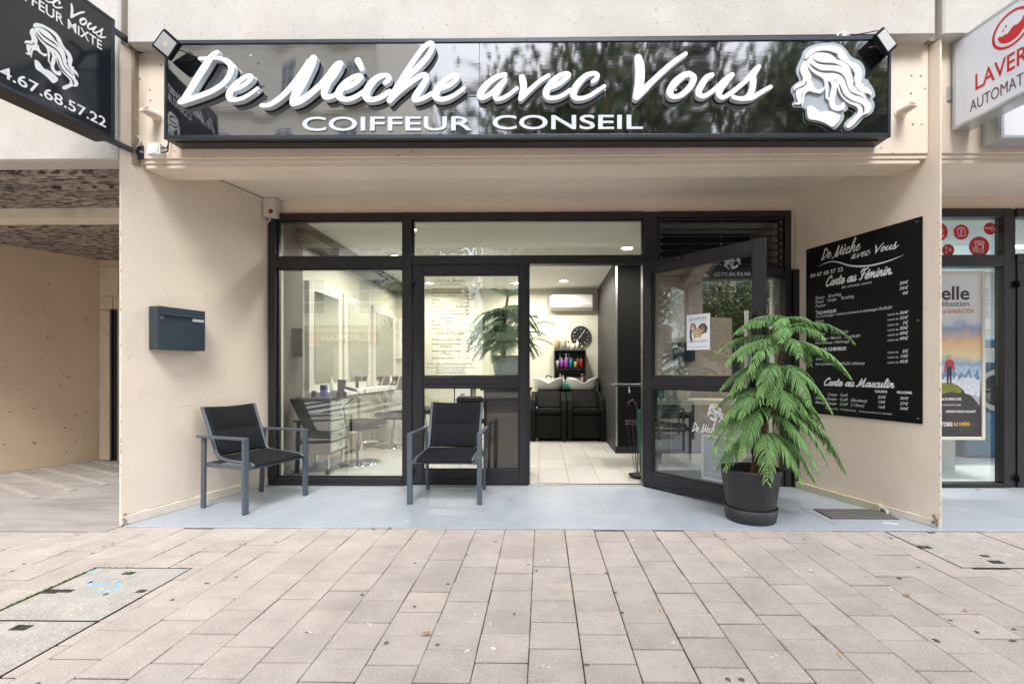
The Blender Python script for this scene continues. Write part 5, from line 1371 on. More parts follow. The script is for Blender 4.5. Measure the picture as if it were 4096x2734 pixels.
for y in (1368, 1438): bl_(zb1, 'à partir de', 1090, y, 1237, y - 13, 28, weight=.006, **IT)
for s_, x0, y0, cap in (('7€', 1418, 66, 48), ('30€', 1372, 142, 48), ('49€', 1372, 220, 48), ('49€', 1372, 298, 48), ('5€', 1416, 488, 48), ('10€', 1390, 562, 48), ('45€', 1372, 642, 48)):
    bl_(zb2, s_, x0, y0, 1507, y0 - 9, cap, 3.734, weight=.012, **IT)
for y in (83, 160, 235, 312, 496, 570, 648): bl_(zb2, 'à partir de', 1195, y, 1355, y - 10, 30, 3.734, weight=.006, **IT)
for s_, x0, y0, x1, y1, cap in (('Mèches         OLAPLEX', 118, 225, 617, 192, 36), ('Balayages / Mèches   OLAPLEX', 118, 298, 792, 252, 38), ('Permanente / Défrisage', 118, 366, 627, 328, 38), ('Soin', 118, 600, 240, 592, 38), ('Soin profond OLAPLEX (45min)', 118, 680, 848, 652, 40), ('            Coupe   Coiff', 118, 1125, 603, 1135, 40), ('Shamp  Coupe   Coiff   (Étudiant)', 118, 1175, 886, 1225, 40), ('Shamp  Coupe   Coiff   (-12ans)', 115, 1243, 846, 1290, 40)):
    bl_(zb2, s_.strip() if s_[0] == ' ' else s_, 306 if s_[0] == ' ' else x0, y0, x1, y1, cap, 3.734, weight=.002, **IT)
bl_(zb2, 'Prix nets TTC - TVA 20% Incluse', 268, 1320, 726, 1368, 28, 3.734); bl_(zb2, 'Autres prestations sur demande', 772, 1370, 1258, 1412, 28, 3.734)
bl_(zb2, 'SOINS CHEVEUX', 135, 460, 585, 448, 48, 3.734, weight=.04)
bl_(zb2, 'COURTS', 1004, 1078, 1190, 1083, 34, 3.734, weight=.05); bl_(zb2, 'MI-LONG', 1336, 1092, 1560, 1099, 36, 3.734, weight=.05)
for s_, x0, y0, x1 in (('22€', 1048, 1165, 1174), ('19€', 1058, 1240, 1166), ('16€', 1058, 1314, 1166), ('30€', 1378, 1182, 1514), ('27€', 1378, 1262, 1508), ('24€', 1378, 1336, 1508)):
    bl_(zb2, s_, x0, y0, x1, y0 + 4, 42, 3.734, weight=.012, **IT)

# ------------------------------------------------------------------ letterbox on the left wall
M['mailbox'] = mat('blue_grey_letterbox', (.026, .042, .058), .38, spec=.5)
k0 = LW.px(594.5, 1300)[0]; mt_, md = .10, None
best = min(((abs(pix(LW.P(k0, 1.2, t_ / 1000))[0] - 633.5), t_ / 1000) for t_ in range(20, 200, 2)))
md = best[1]
ma1 = LW.px(821, 1300, md)[0]; mz1 = LW.px(633.5, 1223, md)[1]; mz0 = LW.px(633.5, 1396, md)[1]
mz1b = LW.px(821, 1245, md)[1]; mz0b = LW.px(821, 1403, md)[1]
print('mailbox', k0, md, ma1 - k0, mz1, mz1b, mz0, mz0b)
mz1 = (mz1 + mz1b) / 2; mz0 = (mz0 + mz0b) / 2
mb_ = thing('letterbox', 'dark blue grey metal letterbox on the left cream wall', 'letterbox', LW.P(k0, mz0, 0))
m = MB(); m.fbox(LW, k0, ma1, mz0, mz1, .001, md - .012); m.build('body', M['mailbox'], mb_, bevel=.003)
m = MB(); m.fbox(LW, k0 - .001, ma1 + .001, mz0 - .001, mz1 + .001, md - .0115, md); m.build('front_door', M['mailbox'], mb_, bevel=.003)
w_ = ma1 - k0; h_ = mz1 - mz0
m = MB(); m.fbox(LW, k0 + .012, ma1 - .014, mz1 - h_ * .20, mz1 - h_ * .045, md, md + .004); m.build('flap', M['mailbox'], mb_, bevel=.002)
m = MB(); m.tube([LW.P(k0 + .013, mz1 - h_ * .185, md + .006), LW.P(ma1 - .015, mz1 - h_ * .185, md + .006)], .008, 10); m.build('flap_lip', M['mailbox'], mb_)
m = MB(); q = (k0 + .022, mz1 - h_ * .27); m.tube([LW.P(*q, md), LW.P(*q, md + .006)], .011, 16); m.build('lock', M['steel'], mb_)
m = MB(); m.tube([LW.P(*q, md + .006), LW.P(*q, md + .008)], .005, 10); m.build('keyhole', M['darksteel'], mb_)
m = MB(); m.fbox(LW, ma1 - w_ * .29, ma1 - w_ * .035, mz1 - h_ * .285, mz1 - h_ * .215, md, md + .002); m.build('name_plate', M['white'], mb_)

# ------------------------------------------------------------------ alarm box and conduit in the left corner
ax0 = at(1064, 840, YF - .06); ax1 = at(1117, 840, YF - .06); az1 = at(1090, 797, YF - .06).z; az0 = at(1090, 872, YF - .06).z
ab = thing('alarm_box', 'white electric box with red button in the left ceiling corner', 'electric box', ((ax0.x + ax1.x) / 2, YF, az0))
m = MB(); m.box(ax0.x, ax1.x - .01, YF - .11, YF - .008, az0, az1); m.build('box', M['offwhite'], ab, bevel=.006, seg=2)
m = MB(); cx = at(1083, 845, YF - .11); m.tube([(cx.x, YF - .112, cx.z), (cx.x, YF - .108, cx.z)], .023, 20); m.build('red_button', mat('red_button', (.22, .01, .008), .3), ab)
m = MB(); m.tube([(cx.x + .04, YF - .114, az1 - .01), (cx.x + .045, YF - .118, az1 - .05), (cx.x + .03, YF - .114, az1 - .075)], .006, 8); m.build('key_strap', M['offwhite'], ab)
m = MB(); z_ = az0; m.tube([(ax0.x - .01, YF - .05, z_ + .03), (ax0.x - .005, YF - .06, z_ - .02), (ax0.x + .03, YF - .08, z_ - .045), (ax0.x + .055, YF - .09, z_ - .03), (ax0.x + .06, YF - .09, z_ + .002)], .006, 8)
tag(m.build('cable', M['offwhite']), 'pale cable loop hanging below the red button box', 'cable')
m = MB(); a_end = LWL - .05; a_st = LW.px(703, 660)[0]
m.fbox(LW, a_st, a_end - .0, ZCEIL - .038, ZCEIL - .010, .0005, .02); m.fbox(LW, a_end - .02, a_end, ZCEIL - .17, ZCEIL - .0385, .0005, .02)
tag(m.build('cable_duct', M['cream2'], bevel=.002), 'cream cable duct along the top of the left wall', 'cable duct')

# duct, drain pipe and grating at the right wall foot
m = MB(); da1 = RW.px(3516, 2020, .04)[0]
m.fbox(RW, .0, da1, .0, .058, .001, .035); 
tag(m.build('floor_duct', mat('yellowed_duct', (.60, .56, .40), .5, var=.06, vscale=5), bevel=.003), 'yellowish plastic duct along the foot of the right wall', 'duct')
m = MB(); q0 = RW.P(da1, .03, .018); m.tube([q0, RW.P(da1 + .03, .03, .018), RW.P(da1 + .055, .018, .03), RW.P(da1 + .06, -.02, .035)], .012, 12)
tag(m.build('drain_elbow', mat('grey_plastic', (.45, .45, .45), .45)), 'grey plastic drain elbow dropping into the floor grating', 'pipe')
g0, g1, g2 = atz(3258, 2038), atz(3506, 2038), atz(3333, 2073)
gx0, gx1, gy0, gy1 = g0.x, g1.x, g2.y, g0.y
gr = thing('floor_grating', 'dark metal floor grating at the foot of the price board wall', 'grating', ((gx0 + gx1) / 2, (gy0 + gy1) / 2, 0))
m = MB(); m.box(gx0 - .01, gx1 + .01, gy0 - .01, gy1 + .01, .0005, .0018); m.build('pit', mat('grating_pit', (.02, .02, .02), 1), gr)
M['galv'] = mat('dirty_galvanised', (.24, .235, .225), .5, metal=.2, var=.3, vscale=30)
for i in range(6):
    y = gy0 + .004 + i * (gy1 - gy0 - .008) / 5
    m = MB(); m.box(gx0, gx1, y - .006, y + .006, .003, .010); m.build('grating_bar', M['galv'], gr)
m = MB()
for i in range(26):
    x = gx0 + i * (gx1 - gx0) / 25; m.box(x - .001, x + .001, gy0, gy1, .0019, .0030)
m.build('cross_bars', M['galv'], gr)['kind'] = 'stuff'
# ------------------------------------------------------------------ armchairs
M['aluf'] = mat('slate_grey_aluminium', (.085, .105, .130), .42, spec=.5, var=.12, vscale=12, speck=(90, .72, (.35, .36, .37), .8), rvar=.1)
M['stitch'] = mat('grey_stitching', (.10, .10, .11), .8)
M['sling'] = mat('charcoal_sling_fabric', (.0095, .011, .014), .85, bscale=420, bdist=.0006, var=.25, vscale=60, spec=.2)
def sheet(fn, nu, nv, th, mb):
    """thick padded cloth from a surface fn(s, t) -> (front point, back point)"""
    A_ = []; B_ = []
    for j in range(nv + 1):
        for i in range(nu + 1):
            a, b = fn(i / nu, j / nv); A_.append(a); B_.append(b)
    n = nu + 1
    f = [(j * n + i, j * n + i + 1, (j + 1) * n + i + 1, (j + 1) * n + i) for j in range(nv) for i in range(nu)]
    o = len(A_)
    f2 = [tuple(k + o for k in reversed(q)) for q in f]
    e = [(i, i + o, i + 1 + o, i + 1) for i in range(nu)] + [(nv * n + i + 1, nv * n + i + 1 + o, nv * n + i + o, nv * n + i) for i in range(nu)]
    e += [((j + 1) * n, (j + 1) * n + o, j * n + o, j * n) for j in range(nv)] + [(j * n + nu, j * n + nu + o, (j + 1) * n + nu + o, (j + 1) * n + nu) for j in range(nv)]
    mb.add(A_ + B_, f + f2 + e, 0, True)
def armchair(label, loc, rz):
    t = thing('armchair', label, 'armchair', loc, rz, 'grey metal armchairs with black sling seats')
    def part(name, f, mt='aluf', bevel=.002, seg=1):
        m = MB(); f(m); return m.build(name, M[mt], t, bevel=bevel, local=True, seg=seg)
    for s in (-1, 1):
        part('front_leg', lambda m: m.box(s * .2875 - .0205, s * .2875 + .0205, -.250, -.222, 0, .565))
        part('rear_leg', lambda m: m.bar((s * .262, .245, 0), (s * .272, .225, .565), .022, .040, up=(0, 1, 0)))
        part('armrest', lambda m: m.hexa([(s * .2875 - .0205, -.2505, .5655), (s * .2875 + .0205, -.2505, .5655), (s * .283 + .020, .275, .5655), (s * .283 - .020, .275, .5655),
                                          (s * .2875 - .0205, -.2505, .583), (s * .2875 + .0205, -.2505, .583), (s * .283 + .020, .275, .583), (s * .283 - .020, .275, .583)]))
        part('side_rail', lambda m: m.bar((s * .252, -.20, .345), (s * .255, .235, .345), .018, .032))
        part('seat_tube', lambda m: m.tube([(s * .236, -.262, .358), (s * .236, -.24, .376), (s * .234, .0, .386), (s * .226, .12, .400), (s * .226, .15, .44), (s * .234, .30, .80)], .013, 10), bevel=0)
    part('front_rail', lambda m: m.box(-.2665, .2665, -.246, -.226, .332, .362))
    part('rear_rail', lambda m: m.box(-.25, .25, .215, .235, .332, .362))
    def seat(u, v):
        x = -.232 + .464 * u; y = -.262 + .40 * v
        z = .372 + .03 * v - .022 * math.sin(math.pi * u) * math.sin(math.pi * min(1, v * 1.1)) - (.016 * (1 - v / .1) if v < .1 else 0)
        puff = .010 * (abs(math.sin(math.pi * v * 2)) ** .5) * (math.sin(math.pi * u) ** .35 if 0 < u < 1 else 0)
        return (x, y, z + .006 + puff), (x, y, z - .006)
    part('seat', lambda m: sheet(seat, 20, 20, .01, m), 'sling', 0)
    def back(u, v):
        w_ = .222 + .012 * v
        x = -w_ + 2 * w_ * u; y = .142 + .168 * v; z = .408 + .392 * v - .010 * math.sin(math.pi * u) * (v > .97)
        e = (math.sin(math.pi * u) ** .3 if 0 < u < 1 else 0)
        puff = .004 + .017 * e * (abs(math.sin(math.pi * (v * 2 if v < .5 else (v - .5) * 2))) ** .55)
        return (x, y - puff, z + .004), (x, y + .010, z)
    part('backrest', lambda m: sheet(back, 22, 28, .01, m), 'sling', 0)
    def seams(m):
        for s in (-1, 1):
            for k in range(26):
                v0 = .02 + k * .037; q = [Vector(back(.5 + s * .435, v0 + d_)[0]) + Vector((0, -.001, 0)) for d_ in (0, .022)]; m.tube(q, .0011, 4)
        for k in range(28):
            u0 = .08 + k * .030; q = [Vector(back(u0 + d_, .5)[0]) + Vector((0, .001, 0)) for d_ in (0, .018)]; m.tube(q, .0013, 4)
    part('stitching', seams, 'stitch', 0)
    for s in (-1, 1):
        part('foot_cap', lambda m: m.box(s * .2875 - .0195, s * .2875 + .0195, -.249, -.223, -.0005, .012), 'black')
        part('rail_screw', lambda m: m.tube([(s * .235, -.2475, .347), (s * .235, -.2455, .347)], .005, 8), 'steel', 0)
    return t
armchair('slate grey armchair with black sling seat standing in the left corner below the letterbox', (-2.398, 3.835, 0), R(72))
armchair('slate grey armchair with black sling seat facing out before the fixed door leaf', (-.800, 4.02, 0), R(-.5))

# ------------------------------------------------------------------ potted araucaria
M['pot'] = mat('anthracite_plastic_pot', (.026, .027, .032), .45, var=.08, vscale=5)
M['soil'] = mat('potting_soil', (.055, .032, .022), 1, var=.5, vscale=40, bscale=90, bdist=.01)
M['bark'] = mat('reddish_brown_bark', (.16, .075, .04), .9, var=.4, vscale=30, bscale=120, bdist=.003)
M['needle'] = mat('conifer_needles', (.145, .305, .095), .5, var=.5, vscale=14, bscale=500, bdist=.002, objvar=.25, speck=(120, .70, (.30, .22, .08), .7))
M['needle2'] = mat('young_needle_tips', (.20, .38, .10), .5, var=.25, vscale=12)
PC = atd(3002, 2000, 3.43); PC.z = 0
plant = thing('potted_conifer', 'tall green Norfolk pine in anthracite pot beside the open door', 'potted plant', PC)
m = MB(); m.lathe([(0, 0), (.168, 0), (.174, .01), (.186, .098), (.180, .100), (.166, .012), (0, .010)], PC, 56); m.build('saucer', M['pot'], plant)
m = MB(); m.lathe([(0, .03), (.150, .03), (.160, .05), (.172, .12), (.198, .30), (.208, .372), (.2085, .379), (.201, .379), (.196, .31), (.19, .30)], PC, 64); m.build('pot', M['pot'], plant)
m = MB(); m.lathe([(0, .325), (.08, .33), (.15, .322), (.195, .318)], PC, 40)
rq = random.Random(2)
for k in range(140):
    a, r_ = rq.uniform(0, 6.28), .19 * math.sqrt(rq.random()); m.sphere((PC.x + math.cos(a) * r_, PC.y + math.sin(a) * r_, .325), rq.uniform(.006, .016), 6, 4)
m.build('soil', M['soil'], plant)
TR = [atd(u, v, 3.43 + d_) for u, v, d_ in ((3006, 1935, .0), (3014, 1860, 0), (3035, 1790, .01), (3060, 1720, .0), (3080, 1620, .02), (3098, 1545, .0), (3116, 1450, .02), (3135, 1360, 0), (3146, 1300, .0), (3150, 1272, .0))]
TRs = [Vector(q) for q in catmull([tuple(q) for q in TR], 5)]
m = MB(); m.tube(TRs, [.019 - .013 * i / (len(TRs) - 1) for i in range(len(TRs))], 9); 
m.tube([TR[0] + Vector((.035, .0, 0)), TR[2] + Vector((.012, .0, 0)), TR[3]], [.012, .011, .009], 7)
m.build('trunk', M['bark'], plant)
m = MB(); q = atd(3092, 1935, 3.42); m.tube([q, atd(3093, 1560, 3.44)], .005, 7); m.build('stake', mat('bamboo_stake', (.30, .17, .06), .7), plant)
m = MB()
for v_, r_ in ((1608, .022), (1660, .02)):
    c = min(TRs, key=lambda q: abs(pix(q)[1] - v_)); m.tube([c + Vector((math.cos(a) * r_, math.sin(a) * r_, math.sin(a * 1) * .006)) for a in np.linspace(0, 6.28, 14)], .0012, 4)
m.build('green_tie', mat('green_twine', (.01, .22, .14), .6), plant)
def trunk_at(v): return min(TRs, key=lambda q: abs(pix(q)[1] - v)).copy()
def bough(root, o, tip, arch, rnd, mats, lmax=.115, parent=None, dens=.0158, droopk=1.0, rad=.0046, kneed=1.0):
    L = (tip - o).length
    mid = o.lerp(tip, .45) + Vector((0, 0, arch * L))
    sp = [o.lerp(mid, t).lerp(mid.lerp(tip, t), t) for t in np.linspace(0, 1, 22)]
    if arch > 0: sp = [q + Vector((0, 0, -.07 * L * max(0, (i / 21 - .7) / .3) ** 2)) for i, q in enumerate(sp)]
    m = MB(); m.tube(sp, [.0045 * (1 - .8 * i / 21) + .001 for i in range(22)], 5, mi=1 if len(mats) < 4 else 3)
    seglen = sum((sp[i + 1] - sp[i]).length for i in range(21))
    n = int(seglen / dens)
    for k in range(n + 1):
        s = .10 + .90 * k / n
        f = s * 21; i = min(20, int(f)); p = sp[i].lerp(sp[i + 1], f - i); t = (sp[i + 1] - sp[i]).normalized()
        side = t.cross(Vector((0, 0, 1))).normalized()
        ln = lmax * (min(1, (s - .02) / .3) ** .6) * (1 - .72 * max(0, (s - .45) / .55) ** 1.4)
        for sg in (-1, 1):
            if rnd.random() < .05: continue
            l_ = ln * rnd.uniform(.68, 1.15); fw_ = rnd.uniform(.45, .75)
            d0 = (side * sg + t * fw_ + Vector((0, 0, rnd.uniform(.0, .22)))).normalized()
            pts = []
            for q in range(6):
                x = q / 5
                pts.append(p + d0 * l_ * (x - .30 * droopk * x * x) + Vector((0, 0, -l_ * .62 * droopk * x ** 1.9)) + t * l_ * .12 * x)
            tipl = s > .94
            m.tube(pts[:5], [rad * (.75), rad, rad, rad * .95, rad * .8], 5, mi=2 if tipl else 0)
            m.tube(pts[4:], [rad * .8, rad * .35], 5, mi=2 if (tipl or rnd.random() < .2) else 0)
            V_ = []; F_ = []
            for q in range(int(20 * kneed)):
                x = rnd.uniform(0, .98); j = min(4, int(x * 5)); c = pts[j].lerp(pts[j + 1], x * 5 - j); dd = (pts[j + 1] - pts[j]).normalized()
                a_ = Vector((rnd.gauss(0, 1), rnd.gauss(0, 1), rnd.gauss(0, 1))); a_ = (a_ - dd * a_.dot(dd)).normalized()
                w_ = dd.cross(a_) * .0016; e_ = c + (a_ * .8 + dd * .9) * rnd.uniform(.007, .0115)
                b0 = len(V_); V_ += [c - w_, c + w_, e_]; F_.append((b0, b0 + 1, b0 + 2))
            m.add(V_, F_, 2 if tipl and rnd.random() < .6 else 0)
    return m.build('branch', mats, parent or root)
BR = [  # height on the trunk, tip in the photo, nearer(-)/farther(+), arch
 (1290, 2979, 1287, -.02, .06), (1285, 3246, 1284, .02, .05), (1290, 3111, 1300, -.16, .10), (1290, 3170, 1285, .12, .08), (1288, 3040, 1290, .14, .06),
 (1325, 2939, 1318, -.10, .14), (1325, 3410, 1348, .02, .14), (1325, 3297, 1341, -.20, .14), (1330, 3120, 1352, -.27, .16), (1325, 3060, 1340, .22, .1), (1325, 3290, 1345, .24, .1),
 (1385, 2873, 1388, .02, .12), (1390, 2905, 1436, -.12, .16), (1385, 3197, 1412, -.28, .16), (1385, 3398, 1486, -.06, .20), (1385, 3288, 1408, .10, .14), (1395, 3000, 1462, -.26, .2), (1385, 3240, 1440, .30, .1),
 (1470, 2885, 1538, .0, .18), (1475, 2922, 1556, -.14, .2), (1475, 3040, 1560, -.30, .22), (1480, 3080, 1596, -.20, .2), (1470, 3243, 1505, .10, .14), (1475, 3324, 1624, -.12, .26), (1480, 3238, 1600, -.26, .24), (1470, 3000, 1540, .26, .1),
 (1570, 2868, 1612, .06, .16), (1575, 2962, 1648, -.24, .2), (1580, 3166, 1650, -.28, .22), (1570, 3252, 1660, .06, .2), (1570, 2900, 1660, -.12, .2), (1570, 3100, 1640, .28, .1), (1580, 3290, 1690, .16, .2),
 (1650, 2845, 1728, .04, .2), (1650, 2853, 1786, -.14, .26), (1655, 2968, 1790, -.30, .26), (1650, 3378, 1856, -.04, .34), (1655, 3266, 1856, -.20, .32), (1650, 3330, 1790, .12, .26), (1650, 2960, 1760, .24, .15), (1650, 3180, 1770, .3, .15),
 (1740, 2872, 1850, .03, .24), (1740, 2902, 1858, -.12, .26), (1745, 3071, 1912, -.30, .26), (1745, 3209, 1915, -.20, .3), (1740, 3256, 1900, -.06, .3), (1740, 3030, 1850, .22, .2), (1740, 3180, 1860, .22, .2)]
rb_ = random.Random(21)
NM = [M['needle'], M['bark'], M['needle2'], mat('green_stem', (.20, .26, .07), .6)]
BR += [(1390, 2960, 1418, -.20, .16), (1475, 2960, 1528, -.2, .2), (1575, 2925, 1636, -.16, .2), (1575, 3225, 1640, -.16, .22), (1655, 2905, 1775, -.2, .26), (1655, 3310, 1830, -.12, .32)]
for (ov, tu, tv, dd, ar) in BR:
    o = trunk_at(ov + rb_.uniform(-10, 10) - 12)
    bough(plant, o, atd(tu, tv, 3.43 + dd), ar + .12, rb_, NM, lmax=.095 + .03 * min(1, (ov - 1290) / 300))

# ------------------------------------------------------------------ dry leaves and weeds on the ground
M['dryleaf'] = mat('dry_plane_leaf', (.42, .24, .12), .8, var=.3, vscale=60)
M['paleleaf'] = mat('pale_dry_leaf', (.62, .55, .42), .8, var=.2, vscale=60)
M['weed'] = mat('weed_green', (.12, .30, .04), .6)
def leaf(u, v, r_, label, mt='dryleaf', rz=0.0, z=0.0, curl=.3):
    p = atz(u, v, z); n = 15; pts = []
    t = thing('fallen_leaf', label, 'leaf', p, rz, 'dry leaves lying on the ground')
    for k in range(n):
        a = 2 * math.pi * k / n; rr = r_ * (1.0 if k % 3 == 0 else (.62 if k % 3 == 1 else .74)) * (1.15 if 3 < k < 9 else .9)
        pts.append((rr * math.cos(a), rr * .75 * math.sin(a), .003 + curl * rr * abs(math.cos(a)) * .5 + rr * .1 * (k % 2)))
    m = MB(); m.add([(0, 0, .004)] + pts, [(0, 1 + k, 1 + (k + 1) % n) for k in range(n)]); m.build('blade', M[mt], t, local=True)
    m = MB(); m.tube([(-r_ * .2, 0, .005), (-r_ * 1.2, -.1 * r_, .006), (-r_ * 1.7, .1 * r_, .003)], .0009, 5); m.build('stalk', M[mt], t, local=True)
leaf(1708, 2532, .022, 'large dry brown leaf on the pavers, nearest the camera at centre', rz=.4)
leaf(1757, 2538, .008, 'tiny pale leaf scrap beside the large brown leaf', 'paleleaf')
leaf(3246, 2284, .018, 'pale curled leaf with long stalk on the pavers before the pot', 'paleleaf', rz=2.2, curl=1.2)
leaf(3631, 2380, .018, 'curled reddish brown leaf on the pavers, right side', rz=.2, curl=1.0)
leaf(3860, 2440, .013, 'small brown leaf in a joint near the right edge', rz=1.0)
leaf(3914, 1958, .022, 'brown leaf on the painted floor before the laundry', rz=.3, z=0.001)
leaf(3217, 2154, .014, 'brown leaf on the first pavers behind the pot line', rz=.9)
leaf(3463, 2305, .008, 'tiny brown leaf scrap in a joint before the price board', rz=.2)
leaf(1677, 1945, .010, 'small brown leaf by the legs of the front facing armchair', z=.001)
leaf(2379, 2073, .008, 'tiny brown leaf on the painted floor before the doorway', z=.001, rz=1.2)
leaf(305, 2132, .013, 'orange leaf on the pavers before the passage', rz=.3)
leaf(342, 2126, .011, 'small orange leaf by the edge of the passage floor', rz=1.4)
leaf(195, 1983, .012, 'brown leaf on the passage floor', rz=.2, z=.001)
leaf(1084, 2057, .006, 'tiny brown scrap on the painted floor near the left armchair', z=.001)
leaf(3364, 2041, .010, 'brown leaf lying on the floor grating', z=.009)
leaf(3120, 1990, .007, 'tiny brown leaf on the painted floor right of the pot', z=.001)
M['butt'] = mat('cigarette_filter', (.62, .36, .14), .8)
for i, (u, v, c) in enumerate(((2281, 2359, 'orange cigarette end standing in the joint of the middle pavers'), (2637, 2433, 'orange cigarette end in a wide joint right of centre'), (3357, 2618, 'cigarette end with white paper in the joint at lower right'))):
    p = atz(u, v); m = MB(); m.tube([(p.x, p.y - .012, -.004), (p.x + .002, p.y + .012, .0)], .0035, 8); tag(m.build('cigarette_end', M['butt']), c, 'cigarette end', 'cigarette ends in the joints')
def weed(u, v, label):
    p = atz(u, v); t = thing('weed', label, 'weed', p, 0, 'small green weeds in the paving joints')
    m = MB()
    for k in range(9):
        a = rq.uniform(0, 6.28); l = rq.uniform(.010, .022)
        d = Vector((math.cos(a), math.sin(a) * .6, .5)) * l; w_ = Vector((-math.sin(a), math.cos(a), 0)) * .005
        m.add([p, p + d * .6 + w_, p + d, p + d * .6 - w_], [(0, 1, 2, 3)])
    m.build('leaves', M['weed'], t)
weed(1494, 2114, 'small green weed at the slab edge before the front facing armchair'); weed(1560, 2113, 'smaller green weed right beside the first at the slab edge'); weed(2631, 2155, 'green weed in the joint before the open door'); weed(2862, 2142, 'green leaf scrap between pavers in front of the pot')
weed(520, 2290, 'weed in the lifting pocket of the blue marked cover')
# ------------------------------------------------------------------ salon interior
M['inwall'] = mat('warm_cream_interior_wall', (.66, .64, .53), .7, var=.04, vscale=1)
M['inceil'] = mat('white_interior_ceiling', (.78, .78, .74), .8)
M['inside_dark'] = mat('charcoal_tiled_wall', (.022, .021, .020), .55, var=.15, vscale=3, bscale=12, bdist=.002)
M['tile'] = mat('cream_floor_tile', (.58, .565, .53), .22, objvar=.04, var=.03, vscale=4)
M['grout'] = mat('dark_grout', (.10, .09, .08), .9)
M['leather'] = mat('black_leatherette', (.007, .007, .0065), .6, var=.2, spec=.12, vscale=10, bscale=160, bdist=.0008)
M['basin'] = mat('glazed_white_ceramic', (.50, .50, .475), .08, spec=.6)
M['mirror'] = mat('mirror', (.55, .57, .54), .03, metal=1)
M['brown'] = mat('brown_gloss_laminate', (.075, .048, .042), .12)
IX0, IX1, IY1, IZ = -2.64, .965, 8.32, 2.56
def room(name, mb, mt, label, cat): return struct(tag(mb.build(name, M[mt]), label, cat))
m = MB(); m.box(IX0 - .1, 3.0, YF + .06, IY1 + .2, -.06, -.004); infl = room('interior_floor', m, 'grout', 'cream tiled floor inside the salon', 'floor')
TW, TL = .305, .605
tx0 = atz(2153, 1930).x; rt = random.Random(4)
k = 0
for ci in range(-13, 7):
    x0 = tx0 + ci * TW
    if x0 + TW < IX0 or x0 > 2.6: continue
    off = {0: 5.13, 1: 5.40}[ci % 2] + .03 * (ci % 3)
    y0 = off - TL * 2
    while y0 < IY1:
        ya, yb = max(y0 + .002, YF + .055), min(y0 + TL - .002, IY1)
        xa, xb_ = max(x0 + .002, IX0), x0 + TW - .002
        if yb - ya > .03 and xb_ - xa > .03:
            m = MB(); m.box(xa, xb_, ya, yb, -.006, 0); m.build('floor_tile', M['tile'], infl)
        y0 += TL
m = MB(); m.box(IX0 - .1, 3.0, IY1, IY1 + .1, 0, IZ + .2); room('interior_wall', m, 'inwall', 'cream back wall of the salon with clock and air conditioner', 'wall')
m = MB(); m.box(IX0 - .1, IX0, YF + .06, IY1, 0, IZ + .2); room('interior_wall', m, 'inwall', 'cream left wall of the salon behind the mirrors', 'wall')
m = MB(); m.box(IX0 - .1, 3.0, YF + .06, IY1 + .1, IZ, IZ + .1); room('interior_ceiling', m, 'inceil', 'white salon ceiling with recessed downlights', 'ceiling')
m = MB(); m.box(IX0 - .3, X(1106), YF + .055, YF + .12, 0, IZ); m.box(X(3131), 3.0, YF + .16, YF + .2, 0, IZ); room('interior_wall', m, 'inwall', 'inner face of the shop front wall', 'wall')
m = MB(); m.box(3.0, 3.1, YF + .06, IY1, 0, IZ); room('interior_wall', m, 'inwall', 'right inner wall of the salon behind the bay', 'wall')
# dark partition
PYE = 6.16
px0 = atd(2461, 1810, 6.16).x
m = MB(); m.prism([(IX1 + .03, IY1 - .001), (px0, PYE), (3.0, PYE), (3.0, IY1 - .001)], 0, IZ - .001)
dk = room('partition_wall', m, 'inside_dark', 'charcoal partition wall right of the wash chairs', 'wall')
m = MB(); x_ = atd(2465, 1700, PYE).x; m.box(x_ - .012, x_ + .012, PYE - .012, PYE - .001, .09, IZ - .002); m.build('corner_strip', M['steel'], dk)
m = MB(); m.box(px0 - .004, 2.9, PYE - .018, PYE - .0125, 0, .09); m.build('skirting', M['black'], dk)
m = MB(); m.box(x_ + .016, 2.9, PYE - .010, PYE - .001, .095, IZ - .002); m.build('black_panel', mat('matt_black_panel', (.006, .006, .006), .6, spec=.12), dk)
for v_ in (1310, 1420, 1540, 1640, 1740):
    zz = CH - (v_ - PY) * 6.9 / F
# downlights (lit)
M['lamp'] = emis('downlight_lens', (1.0, .93, .78), 14)
def downlight(x, y, label, e=10):
    t = thing('downlight', label, 'ceiling light', (x, y, IZ), group='recessed ceiling spots of the salon')
    m = MB(); m.lathe([(.066, -.001), (.066, -.010), (.090, -.006), (.092, -.001)], (x, y, IZ), 28); m.build('rim', M['white'], t)
    m = MB(); m.lathe([(0.0001, -.006), (.065, -.005)], (x, y, IZ), 28); m.build('lens', M['lamp'], t)
    l = bpy.data.lights.new('downlight_lamp', 'AREA'); l.shape = 'DISK'; l.size = .16; l.energy = e; l.color = (1, .94, .85); l.spread = R(170)
    o = bpy.data.objects.new('downlight_lamp', l); COL.objects.link(o); o.parent = t; o.location = (0, 0, -.02)
for (u, v, lb) in ((1582, 1023, 'lit round ceiling spot seen in the left transom'), (2033, 1023, 'lit round ceiling spot at the left of the long transom'), (2509, 990, 'lit round ceiling spot at the right of the long transom'), (1719, 1131, 'lit ceiling spot seen at the top left of the fixed door glass'), (2063, 1131, 'lit ceiling spot seen at the top right of the fixed door glass')):
    dd = (IZ - CH) * F / (PY - v); q = atd(u, v, dd); downlight(q.x, q.y, lb, 13 if u < 1800 else 10)
downlight(-1.37, 4.76, 'added fill spot just inside the front, hidden by the left post', 12); downlight(1.6, 5.3, 'ceiling spot over the right bay'); downlight(.35, 7.56, 'ceiling spot over the wash chairs')  # the one behind the left post is an added fill lamp brightening the planter

